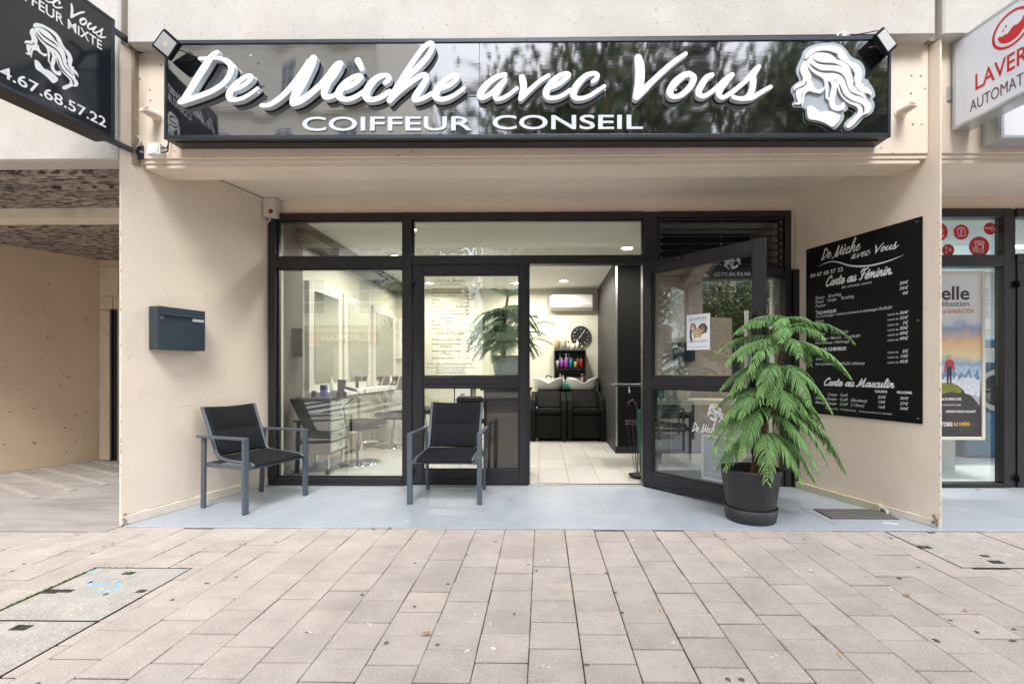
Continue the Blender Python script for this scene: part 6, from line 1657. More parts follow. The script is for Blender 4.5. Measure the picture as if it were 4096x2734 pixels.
# ---- air conditioner, clock
def BK(u, v, y=IY1): q = at(u, v, y); return q.x, q.z
ax, az_ = BK(2200, 1177, 8.14); bx, bz = BK(2374, 1239, 8.14)
t = thing('air_conditioner', 'white wall air conditioner on the salon back wall', 'air conditioner', ((ax + bx) / 2, IY1, bz))
m = MB(); m.box(ax, bx, 8.12, IY1 - .001, bz + .06, az_); m.build('casing', M['white'], t, bevel=.025, seg=3)
m = MB(); m.hexa([(ax + .01, 8.20, bz), (bx - .01, 8.20, bz), (bx - .01, IY1 - .001, bz), (ax + .01, IY1 - .001, bz), (ax + .002, 8.125, bz + .058), (bx - .002, 8.125, bz + .058), (bx - .002, IY1 - .001, bz + .058), (ax + .002, IY1 - .001, bz + .058)]); m.build('air_flap', M['offwhite'], t, bevel=.006)
m = MB(); c = (ax + bx) / 2; m.box(c - .03, c + .03, 8.116, 8.119, bz + .115, bz + .121); m.box(c - .02, c + .02, 8.116, 8.119, bz + .135, bz + .143); m.build('badge', M['darksteel'], t)
cx, cz = BK(2323, 1343, 8.28); cr_ = 38.5 / F * 8.28
t = thing('wall_clock', 'round black wall clock above the bottle shelf', 'clock', (cx, IY1, cz))
def disc(mb, x, y, z, r_, n=40, mi=0): mb.add([(x + r_ * math.cos(2 * math.pi * k / n), y, z + r_ * math.sin(2 * math.pi * k / n)) for k in range(n)], [tuple(range(n))], mi)
m = MB(); m.tube([(cx, IY1 - .001, cz), (cx, IY1 - .04, cz)], [cr_, cr_], 48); m.build('case', M['black'], t)
m = MB(); n = 48; ro = [(cx + cr_ * math.cos(2 * math.pi * k / n), IY1 - .045, cz + cr_ * math.sin(2 * math.pi * k / n)) for k in range(n)]
m.tube(ro + [ro[0]], .007, 6, cap=False); m.build('rim', M['darksteel'], t)
CK = Frame((0, IY1 - .041, 0), (1, 0, 0)); m = MB()
for h in range(1, 13):
    a = math.pi / 2 - h * math.pi / 6; put_text(m, CK, str(h), cx + .75 * cr_ * math.cos(a), cz + .75 * cr_ * math.sin(a) - .012, .026, c=.001, centre=True)
m.build('numerals', M['wht'], t)
for (a, l, w_) in ((R(56), .72, .007), (R(232), .30, .011)):
    m = MB(); m.bar((cx - .02 * math.cos(a), IY1 - .044, cz - .02 * math.sin(a)), (cx + l * cr_ * math.cos(a), IY1 - .044, cz + l * cr_ * math.sin(a)), .002, w_, up=(-math.sin(a), 0, math.cos(a))); m.build('hand', M['white'], t)

# ---- shelf unit and bottles
s0, st_ = BK(2217, 1398, 8.05); s1, _ = BK(2344, 1398, 8.05); _, sm_ = BK(2217, 1474, 8.05); sb_ = sm_ - (st_ - sm_)
t = thing('shelf_unit', 'black open shelf unit of hair products behind the wash basins', 'shelf', ((s0 + s1) / 2, 8.18, sb_ - .35))
for nm_, q in (('side_panel', (s0, s0 + .02, sb_ - .4, st_)), ('side_panel', (s1 - .02, s1, sb_ - .4, st_)), ('shelf_board', (s0 + .02, s1 - .02, st_ - .02, st_ - .0005)), ('shelf_board', (s0 + .02, s1 - .02, sm_ - .02, sm_)), ('shelf_board', (s0 + .02, s1 - .02, sb_ - .02, sb_)), ('shelf_board', (s0 + .02, s1 - .02, sb_ - .40, sb_ - .38))):
    m = MB(); m.box(q[0], q[1], 8.03, 8.30, q[2], q[3]); m.build(nm_, M['black'], t, bevel=.001)
m = MB(); m.box(s0, s1, 8.301, 8.31, sb_ - .4, st_); m.build('back_panel', M['black'], t)
BC = {}
def bottle(u, vb, wpx, hpx, col, label, y=8.10, pump=True, group=None, lab=False):
    x, z = BK(u, vb, y); r_ = wpx / 2 / F * y; h = hpx / F * y
    key = tuple(col)
    if key not in BC: BC[key] = mat('bottle_plastic', col, .3)
    t = thing('bottle', label, 'bottle', (x, y, z), group=group)
    m = MB(); m.lathe([(0.0001, 0), (r_, .0), (r_, h * .62), (r_ * .85, h * .70), (r_ * .35, h * .75), (r_ * .35, h * .78)], (x, y, z), 16); m.build('body', BC[key], t)
    m = MB()
    if pump: m.tube([(x, y, z + h * .78), (x, y, z + h * .97)], r_ * .16, 6); m.tube([(x - r_ * .8, y, z + h * .955), (x + r_ * .3, y, z + h * .985)], r_ * .18, 6); m.tube([(x, y, z + h * .76), (x, y, z + h * .82)], r_ * .42, 8)
    else: m.tube([(x, y, z + h * .76), (x, y, z + h)], r_ * .42, 8)
    m.build('pump' if pump else 'cap', M['white'] if pump else M['black'], t)
    if lab:
        m = MB(); BF = Frame((0, y - r_ - .0005, 0), (1, 0, 0)); put_text(m, BF, 'OLAPLEX', x, z + h * .42, r_ * .38, c=0.001, centre=True); m.build('brand_print', M['ink'], t)
for a in ((2228, 1397, 25, 65, (.70, .55, .32), 'amber tinted pump bottle, leftmost on top of the shelf', True), (2254, 1397, 24, 64, (.70, .66, .55), 'large cream pump bottle, second on top of the shelf', True), (2274, 1397, 14, 33, (.72, .70, .62), 'small cream bottle between two taller ones on top of the shelf', False), (2294, 1397, 16, 32, (.74, .72, .64), 'squat cream bottle, fourth on top of the shelf', False), (2310, 1397, 14, 40, (.74, .72, .66), 'cream pump bottle, fifth on top of the shelf', True), (2329, 1397, 9, 22, (.45, .33, .10), 'small gold jar at the right end on top of the shelf', False)):
    bottle(*a[:6], pump=a[6], group='bottles on top of the shelf', lab=a[2] > 20)
for a in ((2229, 1470, 14, 40, (.70, .70, .68), 'white bottle with dark cap at left on the middle shelf', False, 8.12), (2247, 1470, 15, 42, (.32, .07, .42), 'short violet pump bottle on the middle shelf', True, 8.1), (2265, 1470, 17, 56, (.38, .10, .46), 'tall violet bottle on the middle shelf', True, 8.1), (2283, 1470, 11, 40, (.02, .30, .38), 'short teal bottle on the middle shelf', True, 8.1), (2290, 1470, 10, 52, (.02, .25, .32), 'taller teal bottle behind the short one', False, 8.2), (2302, 1470, 14, 34, (.48, .33, .12), 'short gold bottle on the middle shelf', False, 8.1), (2311, 1470, 12, 52, (.42, .30, .11), 'tall gold bottle on the middle shelf', False, 8.2), (2325, 1470, 13, 48, (.42, .02, .03), 'red bottle at right on the middle shelf', False, 8.1), (2240, 1470, 11, 58, (.66, .66, .66), 'tall white pump bottle behind on the middle shelf', True, 8.22), (2276, 1470, 11, 58, (.03, .28, .33), 'tall teal pump bottle behind the violet one', True, 8.22)):
    bottle(*a[:6], pump=a[6], y=a[7], group='bottles on the middle shelf')
for a in ((2254, 1556, 13, 55, (.66, .68, .68), 'white pump bottle between the two wash basins', 7.95), (2267, 1558, 12, 40, (.05, .42, .38), 'turquoise bottle between the two wash basins', 7.9), (2329, 1530, 14, 35, (.60, .36, .28), 'pink pump bottle behind the right basin', 8.1), (2241, 1520, 10, 26, (.5, .5, .5), 'grey pump bottle behind the left basin', 8.1), (2328, 1515, 9, 20, (.45, .03, .20), 'magenta bottle behind the right basin', 8.2)):
    bottle(*a[:6], y=a[6], group='bottles by the wash basins')

# ---- two wash chairs with basins
def wash(u0, u1, label):
    y0, y1 = 7.14, 7.95
    xa, xb_ = at(u0, 1700, y0).x, at(u1, 1700, y0).x
    zs_ = at(u0, 1657, y0).z; zt2 = at(u0, 1560, 7.7).z; zc = at(u0, 1640, y0).z
    t = thing('wash_chair', label, 'wash chair', ((xa + xb_) / 2, y0, 0), group='black wash chairs with white basins')
    aw = .085
    m = MB(); m.box(xa + aw, xb_ - aw, y0, y0 + .55, .04, zs_); m.build('base_front', M['leather'], t, bevel=.02, seg=2)
    m = MB(); m.box(xa + aw, xb_ - aw, y0 - .01, y0 + .5, zs_ + .002, zc + .012); m.build('seat_cushion', M['leather'], t, bevel=.02, seg=3)
    m = MB(); m.hexa([(xa + aw, y0 + .40, zc + .01), (xb_ - aw, y0 + .40, zc + .01), (xb_ - aw, y0 + .5, zc), (xa + aw, y0 + .5, zc), (xa + aw, y0 + .58, zt2), (xb_ - aw, y0 + .58, zt2), (xb_ - aw, y0 + .68, zt2), (xa + aw, y0 + .68, zt2)]); m.build('backrest', M['leather'], t, bevel=.02, seg=2)
    za = at(u0, 1585, 7.3).z
    for s, xx in ((0, xa), (1, xb_ - aw)):
        pts = [(y0, .0), (y0, za - .20), (y0 + .06, za - .05), (y0 + .2, za), (y0 + .62, za + .06), (y0 + .72, za), (y0 + .72, 0)]
        m = MB(); n = len(pts)
        m.add([(xx + .003, y, z) for y, z in pts] + [(xx + aw - .003, y, z) for y, z in pts], [tuple(range(n)), tuple(range(2 * n - 1, n - 1, -1))] + [(i, n + i, n + (i + 1) % n, (i + 1) % n) for i in range(n)]); m.build('arm', M['leather'], t, bevel=.008)
    m = MB(); m.box(xa + .12, xb_ - .12, y0 + .62, y0 + .85, .0, .75); m.build('pedestal', M['black'], t, bevel=.01)
    # basin: shell with a neck notch in front
    cx_, cy_, zr, zb_ = (xa + xb_) / 2, y0 + .86, at(u0, 1510, 7.75).z, at(u0, 1560, 7.75).z
    wx, wy = (xb_ - xa) / 2 - .012, .27
    n = 40; m = MB(); V_ = []
    prof = [(.0, .02, 0), (.80, 0, 0), (.90, .10, .1), (.96, .40, .3), (.99, .78, .8), (1.0, .92, 1), (.97, 1.0, 1), (.90, .96, 1), (.84, .6, .7), (.6, .25, .2), (.0, .18, 0)]
    for rr, zz, nk in prof:
        for k in range(n):
            a = 2 * math.pi * k / n
            notch = math.exp(-((math.degrees(a) - 270) / 20) ** 2)
            sq = (abs(math.cos(a)) ** 4 + abs(math.sin(a)) ** 4) ** -.15
            V_.append((cx_ + wx * rr * math.cos(a) * sq * .95, cy_ + wy * rr * math.sin(a) * sq, zb_ + (zr - zb_) * (zz * (1 - .42 * notch * nk) + .05 * nk * abs(math.cos(a)) ** 3)))
    m.add(V_, [(i * n + j, i * n + (j + 1) % n, (i + 1) * n + (j + 1) % n, (i + 1) * n + j) for i in range(len(prof) - 1) for j in range(n)], 0, True)
    m.build('basin', M['basin'], t)
    m = MB(); m.tube([(cx_ - .03, cy_ + .12, zr - .02), (cx_ - .03, cy_ + .1, zr + .03), (cx_ + .03, cy_ + .04, zr + .03), (cx_ + .06, cy_, zr - .0)], .011, 8); m.build('tap_hose', M['black'], t)
wash(2121, 2268, 'left black wash chair with white basin, seen through the doorway')
wash(2270, 2425, 'right black wash chair with white basin, next to the dark partition')

# ---- small wall table, console, umbrella stand
q0 = atd(2448, 1530, 5.6); 
t = thing('wall_ledge', 'narrow grey ledge table just inside on the right of the doorway', 'table', (1.1, 5.5, 0))
za = atd(2500, 1533, 5.5).z
m = MB(); m.box(at(2450, 1530, 5.5).x, 1.65, 5.3, 5.7, za - .028, za); m.build('top', M['darksteel'], t, bevel=.003)
m = MB(); m.box(1.36, 1.40, 5.45, 5.49, 0, za - .03); m.build('leg', M['darksteel'], t)
m = MB(); xx = at(2515, 1540, 5.34).x; m.tube([(xx, 5.32, za - .03), (xx, 5.32, za - .07), (xx, 5.30, za - .10), (xx, 5.285, za - .07)], .008, 6); m.build('bag_hook', M['steel'], t)
us = atd(2552, 1910, 4.76); us.z = 0
t = thing('umbrella_stand', 'black wire umbrella stand at the right side of the doorway', 'umbrella stand', us)
m = MB(); m.lathe([(0.0001, .006), (.07, .006), (.095, .03), (.10, .03), (.075, .0), (0.0001, 0)], us, 28); m.build('drip_tray', M['black'], t)
zr_ = atd(2540, 1682, 4.76).z
ring = [(us.x - .03 + .095 * math.cos(a), us.y + .095 * math.sin(a), zr_) for a in np.linspace(0, 2 * math.pi, 24)]
m = MB(); m.tube(ring, .004, 6, cap=False); m.tube([(x, y, z - .03) for x, y, z in ring], .004, 6, cap=False); m.build('ring', M['black'], t)
for k in range(5):
    a = k * 1.257 + .4; m = MB(); m.tube([(us.x - .03 + .095 * math.cos(a), us.y + .095 * math.sin(a), zr_), (us.x + .02 * math.cos(a), us.y + .02 * math.sin(a), .02)], .003, 6); m.build('wire', M['black'], t)
zh = atd(2530, 1600, 4.76).z
um = tag(None, None) if False else None
t = thing('umbrella', 'black hooked umbrella and green one leaning in the wire stand', 'umbrella', us)
m = MB(); m.tube([(us.x + .0, us.y, .03), (us.x - .01, us.y - .01, zh - .1), (us.x - .02, us.y, zh - .03), (us.x - .055, us.y, zh + .005), (us.x - .095, us.y, zh - .02), (us.x - .10, us.y, zh - .06)], .006, 8); m.build('hook_handle', M['darksteel'], t)
m = MB(); m.tube([(us.x + .03, us.y + .02, .05), (us.x + .035, us.y + .02, .3), (us.x + .02, us.y + .02, zh - .1)], [.008, .022, .016], 8); m.build('green_canopy', mat('green_fabric', (.0, .20, .13), .7), t)

# ---- styling stations along the left wall
def mirror_station(y0, y1, label):
    t = thing('styling_station', label, 'styling station', (IX0 + .05, (y0 + y1) / 2, 0), group='mirror stations along the left salon wall')
    m = MB(); m.box(IX0 + .001, IX0 + .05, y0, y1, .02, 2.1); m.build('panel', M['offwhite'], t, bevel=.003)
    m = MB(); m.box(IX0 + .051, IX0 + .058, y0 + .12, y1 - .12, .95, 2.0); m.build('mirror', M['mirror'], t)
    m = MB(); m.box(IX0 + .059, IX0 + .33, y0, y1, .80, .86); m.build('shelf', M['white'], t, bevel=.004)
    m = MB(); m.box(IX0 + .051, IX0 + .25, y0 + .02, y1 - .02, .3, .78); m.build('drawer_block', M['offwhite'], t, bevel=.004)
rk = random.Random(12)
def clutter(y, label, k):
    x = IX0 + rk.uniform(.14, .28); h = rk.uniform(.08, .2)
    m = MB(); m.lathe([(.0001, 0), (.022, 0), (.022, h * .7), (.009, h * .8), (.009, h), (.0001, h)], (x, y, .861), 12); tag(m.build('bottle', (M['white'], M['black'], M['lblack'], M['offwhite'])[k % 4]), label, 'bottle')
for k, (y_, l_) in enumerate(((5.3, 'white bottle on the first mirror station shelf'), (5.45, 'black bottle on the first mirror station shelf'), (6.2, 'black flask on the middle mirror station shelf'), (6.5, 'cream flask on the middle mirror station shelf'), (7.3, 'white bottle on the last mirror station shelf'), (7.6, 'black bottle on the last mirror station shelf'))): clutter(y_, l_, k)
mirror_station(5.10, 5.95, 'white mirror station nearest the left window'); mirror_station(6.02, 6.95, 'white mirror station in the middle of the left wall'); mirror_station(7.05, 8.1, 'white mirror station nearest the back wall')
m = MB(); m.box(IX0 + .001, IX0 + .02, YF + .125, 5.02, 0.001, IZ - .01); struct(tag(m.build('dark_wall_panel', M['inside_dark'], bevel=.002), 'charcoal painted first stretch of the left salon wall', 'wall'))
m = MB(); m.box(IX0 + .0, IX0 + .30, YF + .125, IY1 - .001, IZ - .10, IZ - .001); struct(tag(m.build('ceiling_bulkhead', M['inside_dark'], bevel=.002), 'dark ceiling band along the left side of the salon', 'beam'))
# panels on the back wall seen through the left window
for (u0, v0, u1, v1, lb) in ((1445, 1162, 1514, 1560, 'tall framed mirror panel at the back behind the left window'), (1545, 1275, 1612, 1433, 'pale notice panel on the back wall behind the left window')):
    x0, z1 = BK(u0, v0); x1, z0 = BK(u1, v1)
    t = thing('wall_mirror', lb, 'mirror', ((x0 + x1) / 2, IY1, z0))
    m = MB(); m.box(x0, x1, IY1 - .05, IY1 - .001, z0, z1); m.build('frame', M['white'], t, bevel=.004)
    m = MB(); m.box(x0 + .05, x1 - .05, IY1 - .056, IY1 - .0505, z0 + .05, z1 - .05); m.build('mirror_glass', M['mirror'] if v1 > 1500 else M['offwhite'], t)

# rolling drawer trolley
ct = atd(1270, 1800, 4.98)
t = thing('drawer_trolley', 'grey drawer trolley on castors behind the left window', 'trolley', (ct.x, 5.0, 0))
TY0, TY1 = 4.80, 5.25
tx0_, tx1_ = atd(1185, 1800, 4.9).x, atd(1330, 1800, 4.9).x
zt3, zb3 = atd(1300, 1590, 4.9).z, atd(1300, 1815, 4.9).z
M['trolley'] = mat('dark_grey_laminate', (.10, .09, .09), .4); M['drawer'] = mat('pale_grey_drawer', (.50, .53, .48), .35)
m = MB(); m.box(tx0_, tx1_, TY0, TY1, zb3, zt3); m.build('carcass', M['trolley'], t, bevel=.006)
for i in range(5):
    a = zb3 + .03 + i * (zt3 - zb3 - .05) / 5; b = a + (zt3 - zb3 - .05) / 5 - .012
    m = MB(); m.box(tx1_ + .0005, tx1_ + .016, TY0 + .015, TY1 - .015, a, b); m.build('drawer', M['drawer'], t, bevel=.003)
    m = MB(); m.tube([(tx1_ + .0155, (TY0 + TY1) / 2, (a + b) / 2), (tx1_ + .0175, (TY0 + TY1) / 2, (a + b) / 2)], .012, 12); m.build('finger_hole', M['black'], t)
for x in (tx0_ + .05, tx1_ - .04):
    for y in (TY0 + .05, TY1 - .05):
        m = MB(); m.tube([(x, y, .06), (x, y, zb3)], .016, 12); m.build('leg', M['chrome'], t)
        m = MB(); m.tube([(x - .014, y, .032), (x + .014, y, .032)], .032, 16); m.build('castor', M['black'], t)
# things on top of the trolley
def item(name, label, cat, f, mt):
    m = MB(); f(m); return tag(m.build(name, M[mt] if isinstance(mt, str) else mt), label, cat)
zt4 = zt3
p1 = atd(1362, 1540, 4.95)
t = thing('hair_dryer', 'dark hair dryer standing on the drawer trolley', 'hair dryer', (p1.x, 4.95, zt4))
m = MB(); m.tube([(p1.x, 4.95, zt4 + .001), (p1.x, 4.95, zt4 + .06)], .05, 16); m.build('stand', M['darksteel'], t)
m = MB(); m.tube([(p1.x - .01, 4.95, zt4 + .06), (p1.x, 4.95, zt4 + .14), (p1.x + .005, 4.95, zt4 + .19)], [.035, .042, .045], 16); m.build('barrel', M['black'], t)
m = MB(); m.tube([(p1.x + .02, 4.95, zt4 + .11), (p1.x + .09, 4.95, zt4 + .09), (p1.x + .16, 4.95, zt4 + .075)], [.016, .018, .013], 10); m.build('handle', M['darksteel'], t)
m = MB(); m.tube([(p1.x + .16, 4.95, zt4 + .075), (p1.x + .20, 4.94, zt4 + .03), (p1.x + .12, 4.92, zt4 - .02), (p1.x + .04, 4.9, zt4 - .10), (p1.x + .06, 4.9, zt4 - .25), (p1.x + .02, 4.9, zt4 - .33)], .004, 6); m.build('cord', M['black'], t)
item('product_box', 'violet product box on the trolley', 'box', lambda m: m.box(p1.x - .26, p1.x - .20, 5.0, 5.05, zt4 + .001, zt4 + .13), mat('violet_card', (.20, .14, .42), .5))
item('product_box', 'white product box beside the violet one on the trolley', 'box', lambda m: m.box(p1.x - .15, p1.x - .04, 5.0, 5.06, zt4 + .001, zt4 + .075), 'white')
item('hair_clipper', 'small black hair clipper lying at the left on the trolley', 'clipper', lambda m: m.box(p1.x - .33, p1.x - .30, 4.95, 5.0, zt4 + .001, zt4 + .07), 'black')

# salon chairs: clear shell, dark cushion, chrome foot
M['clear'] = glass('clear_acrylic', (.90, .90, .78), .10)
def salon_chair(u, v, D, rz, label):
    c = atd(u, v, D); c.z = 0
    t = thing('salon_chair', label, 'salon chair', c, rz, 'clear shell salon chairs on chrome feet')
    def pt(name, f, mt, bevel=0.0): m = MB(); f(m); return m.build(name, M[mt], t, local=True, bevel=bevel)
    pt('foot_disc', lambda m: m.lathe([(.0001, .0), (.25, 0), (.25, .006), (.2, .014), (.06, .022), (.0001, .022)], (0, 0, 0), 40), 'chrome')
    pt('column', lambda m: (m.tube([(0, 0, .02), (0, 0, .26)], .04, 20), m.tube([(0, 0, .26), (0, 0, .40)], .02, 14)), 'chrome')
    pt('pump_lever', lambda m: m.tube([(.03, 0, .22), (.12, 0, .235), (.30, 0, .22), (.33, 0, .20)], .011, 8), 'chrome')
    pt('seat_plate', lambda m: m.box(-.17, .17, -.15, .15, .40, .425), 'black', .004)
    pt('seat_cushion', lambda m: m.box(-.24, .24, -.23, .22, .45, .505), 'leather', .025)
    def shell(m):
        n = 26; prof = []
        V_ = []
        for j in range(9):
            s = j / 8
            for i in range(n + 1):
                a = R(-20) + (R(220)) * i / n
                rr = .27 + .05 * s; front = 1 - max(0, -math.sin(a)) * .6
                h = .435 + s * (.16 + .26 * max(0, math.sin(a)) ** 1.5)
                V_.append((rr * math.cos(a), rr * .92 * math.sin(a) - .02, h))
        w_ = n + 1
        m.add(V_, [(j * w_ + i, j * w_ + i + 1, (j + 1) * w_ + i + 1, (j + 1) * w_ + i) for j in range(8) for i in range(n)], 0, True)
        m.lathe([(.0001, .436), (.27, .435)], (0, -.02, 0), 30)
    pt('shell', shell, 'clear')
    def rim(m):
        q = []
        for i in range(27):
            a = R(-20) + R(220) * i / 26; q.append((.32 * math.cos(a), .32 * .92 * math.sin(a) - .02, .595 + .26 * max(0, math.sin(a)) ** 1.5))
        m.tube(q, .006, 6)
    pt('shell_rim', rim, 'basin')
salon_chair(1438, 1850, 5.5, R(70), 'clear shell salon chair nearest the left window')
salon_chair(1576, 1784, 6.69, R(95), 'clear shell salon chair further back behind the left window')
salon_chair(1700, 1740, 7.5, R(80), 'clear shell salon chair deepest in the salon, seen through the fixed leaf')

# magazines/portrait boards at the back counter
t = thing('display_rack', 'dark magazine rack with portrait cards behind the left window', 'magazine rack', (at(1560, 1540, 7.2).x, 7.2, 0))
x0, x1 = at(1482, 1540, 7.2).x, at(1614, 1540, 7.2).x; z0, z1 = at(1500, 1560, 7.2).z, at(1500, 1505, 7.2).z
m = MB(); m.box(x0, x1, 7.2, 7.5, .0, z0); m.build('counter', M['white'], t, bevel=.004)
for i in range(4):
    a = x0 + .02 + i * (x1 - x0 - .02) / 4; m = MB(); m.hexa([(a, 7.22, z0), (a + .10, 7.22, z0), (a + .10, 7.24, z0), (a, 7.24, z0), (a + .03, 7.34, z1), (a + .13, 7.34, z1), (a + .13, 7.36, z1), (a + .03, 7.36, z1)]); m.build('portrait_card', M['black'] if i % 2 == 0 else M['dhair'], t)
    if i in (0, 2): m = MB(); m.sphere((a + .08, 7.275, (z0 + z1) / 2 + .01), .028, 10, 8, sc=(.8, .25, 1.1)); m.build('printed_face', M['skin'], t)

# brown reception desk with the white planter, drawer unit and stool
dx0, dx1 = at(1935, 1600, 4.6).x, at(2118, 1600, 4.6).x
zd = atd(2000, 1545, 4.72).z
t = thing('reception_desk', 'brown gloss reception desk behind the fixed glass leaf', 'desk', ((dx0 + dx1) / 2, 4.8, 0))
m = MB(); m.box(dx0 - .03, dx1 + .02, 4.56, 5.06, zd - .035, zd); m.build('desk_top', M['brown'], t, bevel=.003)
m = MB(); m.box(dx0, dx1, 4.59, 4.62, .02, zd - .036); m.build('front_panel', M['brown'], t, bevel=.002)
m = MB(); m.box(dx0, dx0 + .03, 4.621, 5.04, 0, zd - .036); m.box(dx1 - .03, dx1, 4.621, 5.04, 0, zd - .036); m.build('side_panels', M['brown'], t)
pcx = at(2032, 1500, 4.80); pc_ = Vector((pcx.x, 4.80, zd))
hp = .315; rp_ = .172
t = thing('planter', 'glossy white conical planter with conifer and palm on the reception desk', 'potted plant', pc_)
m = MB(); m.lathe([(.0001, .001), (rp_ * .72, .001), (rp_, hp), (rp_ * .95, hp), (rp_ * .9, hp - .03), (.0001, hp - .03)], pc_, 48); m.build('pot', mat('glossy_white_planter', (.90, .91, .92), .2), t)
M['needle_d'] = mat('dark_conifer_needles', (.15, .34, .10), .5, var=.4, vscale=12, objvar=.2)
M['palm'] = mat('palm_leaflet', (.16, .32, .05), .5, var=.3, vscale=10)
tr = [at(u, v, 4.80) for u, v in ((2015, 1420), (2012, 1340), (2022, 1260), (2030, 1190), (2035, 1165))]
m = MB(); m.tube([Vector(q) for q in catmull([tuple(a) for a in tr], 4)], [.026 - .019 * i / 16 for i in range(17)], 8); m.build('trunk', M['bark'], t)
rc = random.Random(9); ND = [M['needle_d'], M['bark'], M['needle_d']]
DB = [(2034, 1185, 1966, 1150, 0, .1), (2034, 1180, 2090, 1148, .0, .1), (2034, 1190, 2030, 1155, -.15, .2), (2034, 1185, 2070, 1170, .12, .1)]
for k in range(38):
    a = k * 2.4; h = rc.random()
    DB.append((2022 - 8 * h, 1235 + 150 * h, 2015 + (150 - 20 * h) * math.cos(a), 1245 + 120 * h + 75 + 35 * rc.random() - 60 * (rc.random() < .3), .30 * math.sin(a), rc.uniform(.25, .6)))
for (ou, ov, tu, tv, dy, ar) in DB:
    bough(t, at(ou, ov, 4.80), at(tu, tv, 4.80 + dy), ar, rc, ND, lmax=.095, dens=.016, rad=.0040, kneed=1.6, droopk=.6)
for (tu, tv, dy) in ((1890, 1350, .1), (2170, 1330, -.1), (1900, 1300, -.2), (2140, 1380, -.15), (1850, 1330, 0), (1880, 1395, -.1), (1930, 1330, -.15), (2130, 1260, .0), (2210, 1290, 0), (2200, 1370, .05), (2080, 1240, -.1), (2040, 1225, .1), (2150, 1400, -.1), (2060, 1260, .15), (1960, 1400, -.2)):
    o = at(2020, 1400, 4.80); tip = at(tu, tv, 4.80 + dy); L = (tip - o).length; mid = o.lerp(tip, .5) + Vector((0, 0, .35 * L))
    sp = [o.lerp(mid, s).lerp(mid.lerp(tip, s), s) for s in np.linspace(0, 1, 24)]
    m = MB(); m.tube(sp, .003, 5)
    for i in range(8, 24):
        tdir = (sp[min(i + 1, 23)] - sp[i - 1]).normalized(); sd_ = tdir.cross(Vector((0, 0, 1))).normalized()
        for sg_ in (-1, 1):
            l = .19 * (1 - .5 * abs(i - 15) / 9); d = (sd_ * sg_ + tdir * 1.0).normalized() * l; w_ = tdir.cross(sd_).normalized() * .004 + tdir * .007
            p0 = sp[i]; m.add([p0 - w_ * .4, p0 + d * .5 + w_ + Vector((0, 0, -.01)), p0 + d + Vector((0, 0, -.05)), p0 + d * .5 - w_ + Vector((0, 0, -.01))], [(0, 1, 2, 3)])
    m.build('palm_frond', M['palm'], t)

x0, x1 = at(1815, 1560, 6.4).x, at(1887, 1560, 6.4).x
t = thing('drawer_unit', 'tall white drawer unit with black edges behind the front armchair', 'drawers', ((x0 + x1) / 2, 6.6, 0))
zt5 = at(1850, 1500, 6.4).z
m = MB(); m.box(x0, x1, 6.41, 6.8, 0, zt5); m.build('carcass', M['black'], t)
for i in range(6):
    m = MB(); a = .05 + i * (zt5 - .06) / 6; m.box(x0 + .02, x1 - .02, 6.395, 6.409, a, a + (zt5 - .06) / 6 - .012); m.build('drawer', M['white'], t, bevel=.002)
    m = MB(); m.tube([((x0 + x1) / 2 - .03, 6.385, a + .07), ((x0 + x1) / 2 + .03, 6.385, a + .07)], .007, 6); m.build('drawer_knob', M['black'], t)
cs = atd(1870, 1700, 5.6)
t = thing('stool', 'black backed stool with wooden legs behind the front armchair', 'stool', (cs.x, cs.y, 0))
m = MB(); m.lathe([(.0001, .46), (.2, .46), (.21, .49), (.18, .52), (.0001, .52)], (cs.x, cs.y, 0), 28); m.build('seat', M['leather'], t)
zk = atd(1872, 1600, 5.6).z
m = MB(); m.box(cs.x - .17, cs.x + .17, cs.y + .17, cs.y + .21, zk - .12, zk + .04); m.build('backrest', M['leather'], t, bevel=.02, seg=3)
m = MB(); m.bar((cs.x, cs.y + .2, .48), (cs.x, cs.y + .2, zk - .1), .04, .02, up=(0, 1, 0)); m.build('back_support', M['black'], t)
for k in range(4):
    a = k * math.pi / 2 + .6; m = MB(); m.tube([(cs.x + .1 * math.cos(a), cs.y + .1 * math.sin(a), .46), (cs.x + .23 * math.cos(a), cs.y + .23 * math.sin(a), 0)], [.018, .012], 10); m.build('leg', mat('beech_leg', (.40, .19, .08), .5) if k == 0 else bpy.data.materials['beech_leg'], t)

# things in the right bay window, seen through the open leaf
by = YF + .28; zsill = at(2700, 1597, by).z
m = MB(); m.box(X(2640), X(3128), YF + .12, YF + .5, zsill - .04, zsill); tag(m.build('display_shelf', M['white']), 'pale display shelf inside the right bay window', 'shelf')
bx0 = at(2700, 1560, by)
t = thing('flower_pot', 'wide cream flower pot with leafy plant on the bay window shelf', 'potted plant', (at(2712, 1560, by).x, by, zsill))
c0 = Vector((at(2712, 1560, by).x, by, zsill)); m = MB(); m.lathe([(.0001, .001), (.07, .001), (.115, .05), (.13, .13), (.122, .13), (.0001, .12)], c0, 32); m.build('pot', M['basin'], t)
M['leafy'] = mat('broad_leaf', (.035, .10, .03), .35, var=.3, vscale=12)
m = MB()
for k in range(150):
    a = rc.uniform(0, 6.28); r_ = rc.uniform(.03, .24); h = .14 + rc.uniform(0, .26) * (1 - r_ * 1.8)
    c = c0 + Vector((math.cos(a) * r_, math.sin(a) * r_ * .6, h)); d = Vector((math.cos(a + rc.gauss(0, .5)), math.sin(a), rc.uniform(-.5, .4))).normalized() * rc.uniform(.05, .09); w_ = d.cross(Vector((rc.gauss(0, .3), rc.gauss(0, .3), 1))).normalized() * .02
    m.add([c, c + d * .5 + w_, c + d, c + d * .5 - w_], [(0, 1, 2, 3)])
m.build('foliage', M['leafy'], t)['kind'] = 'stuff'
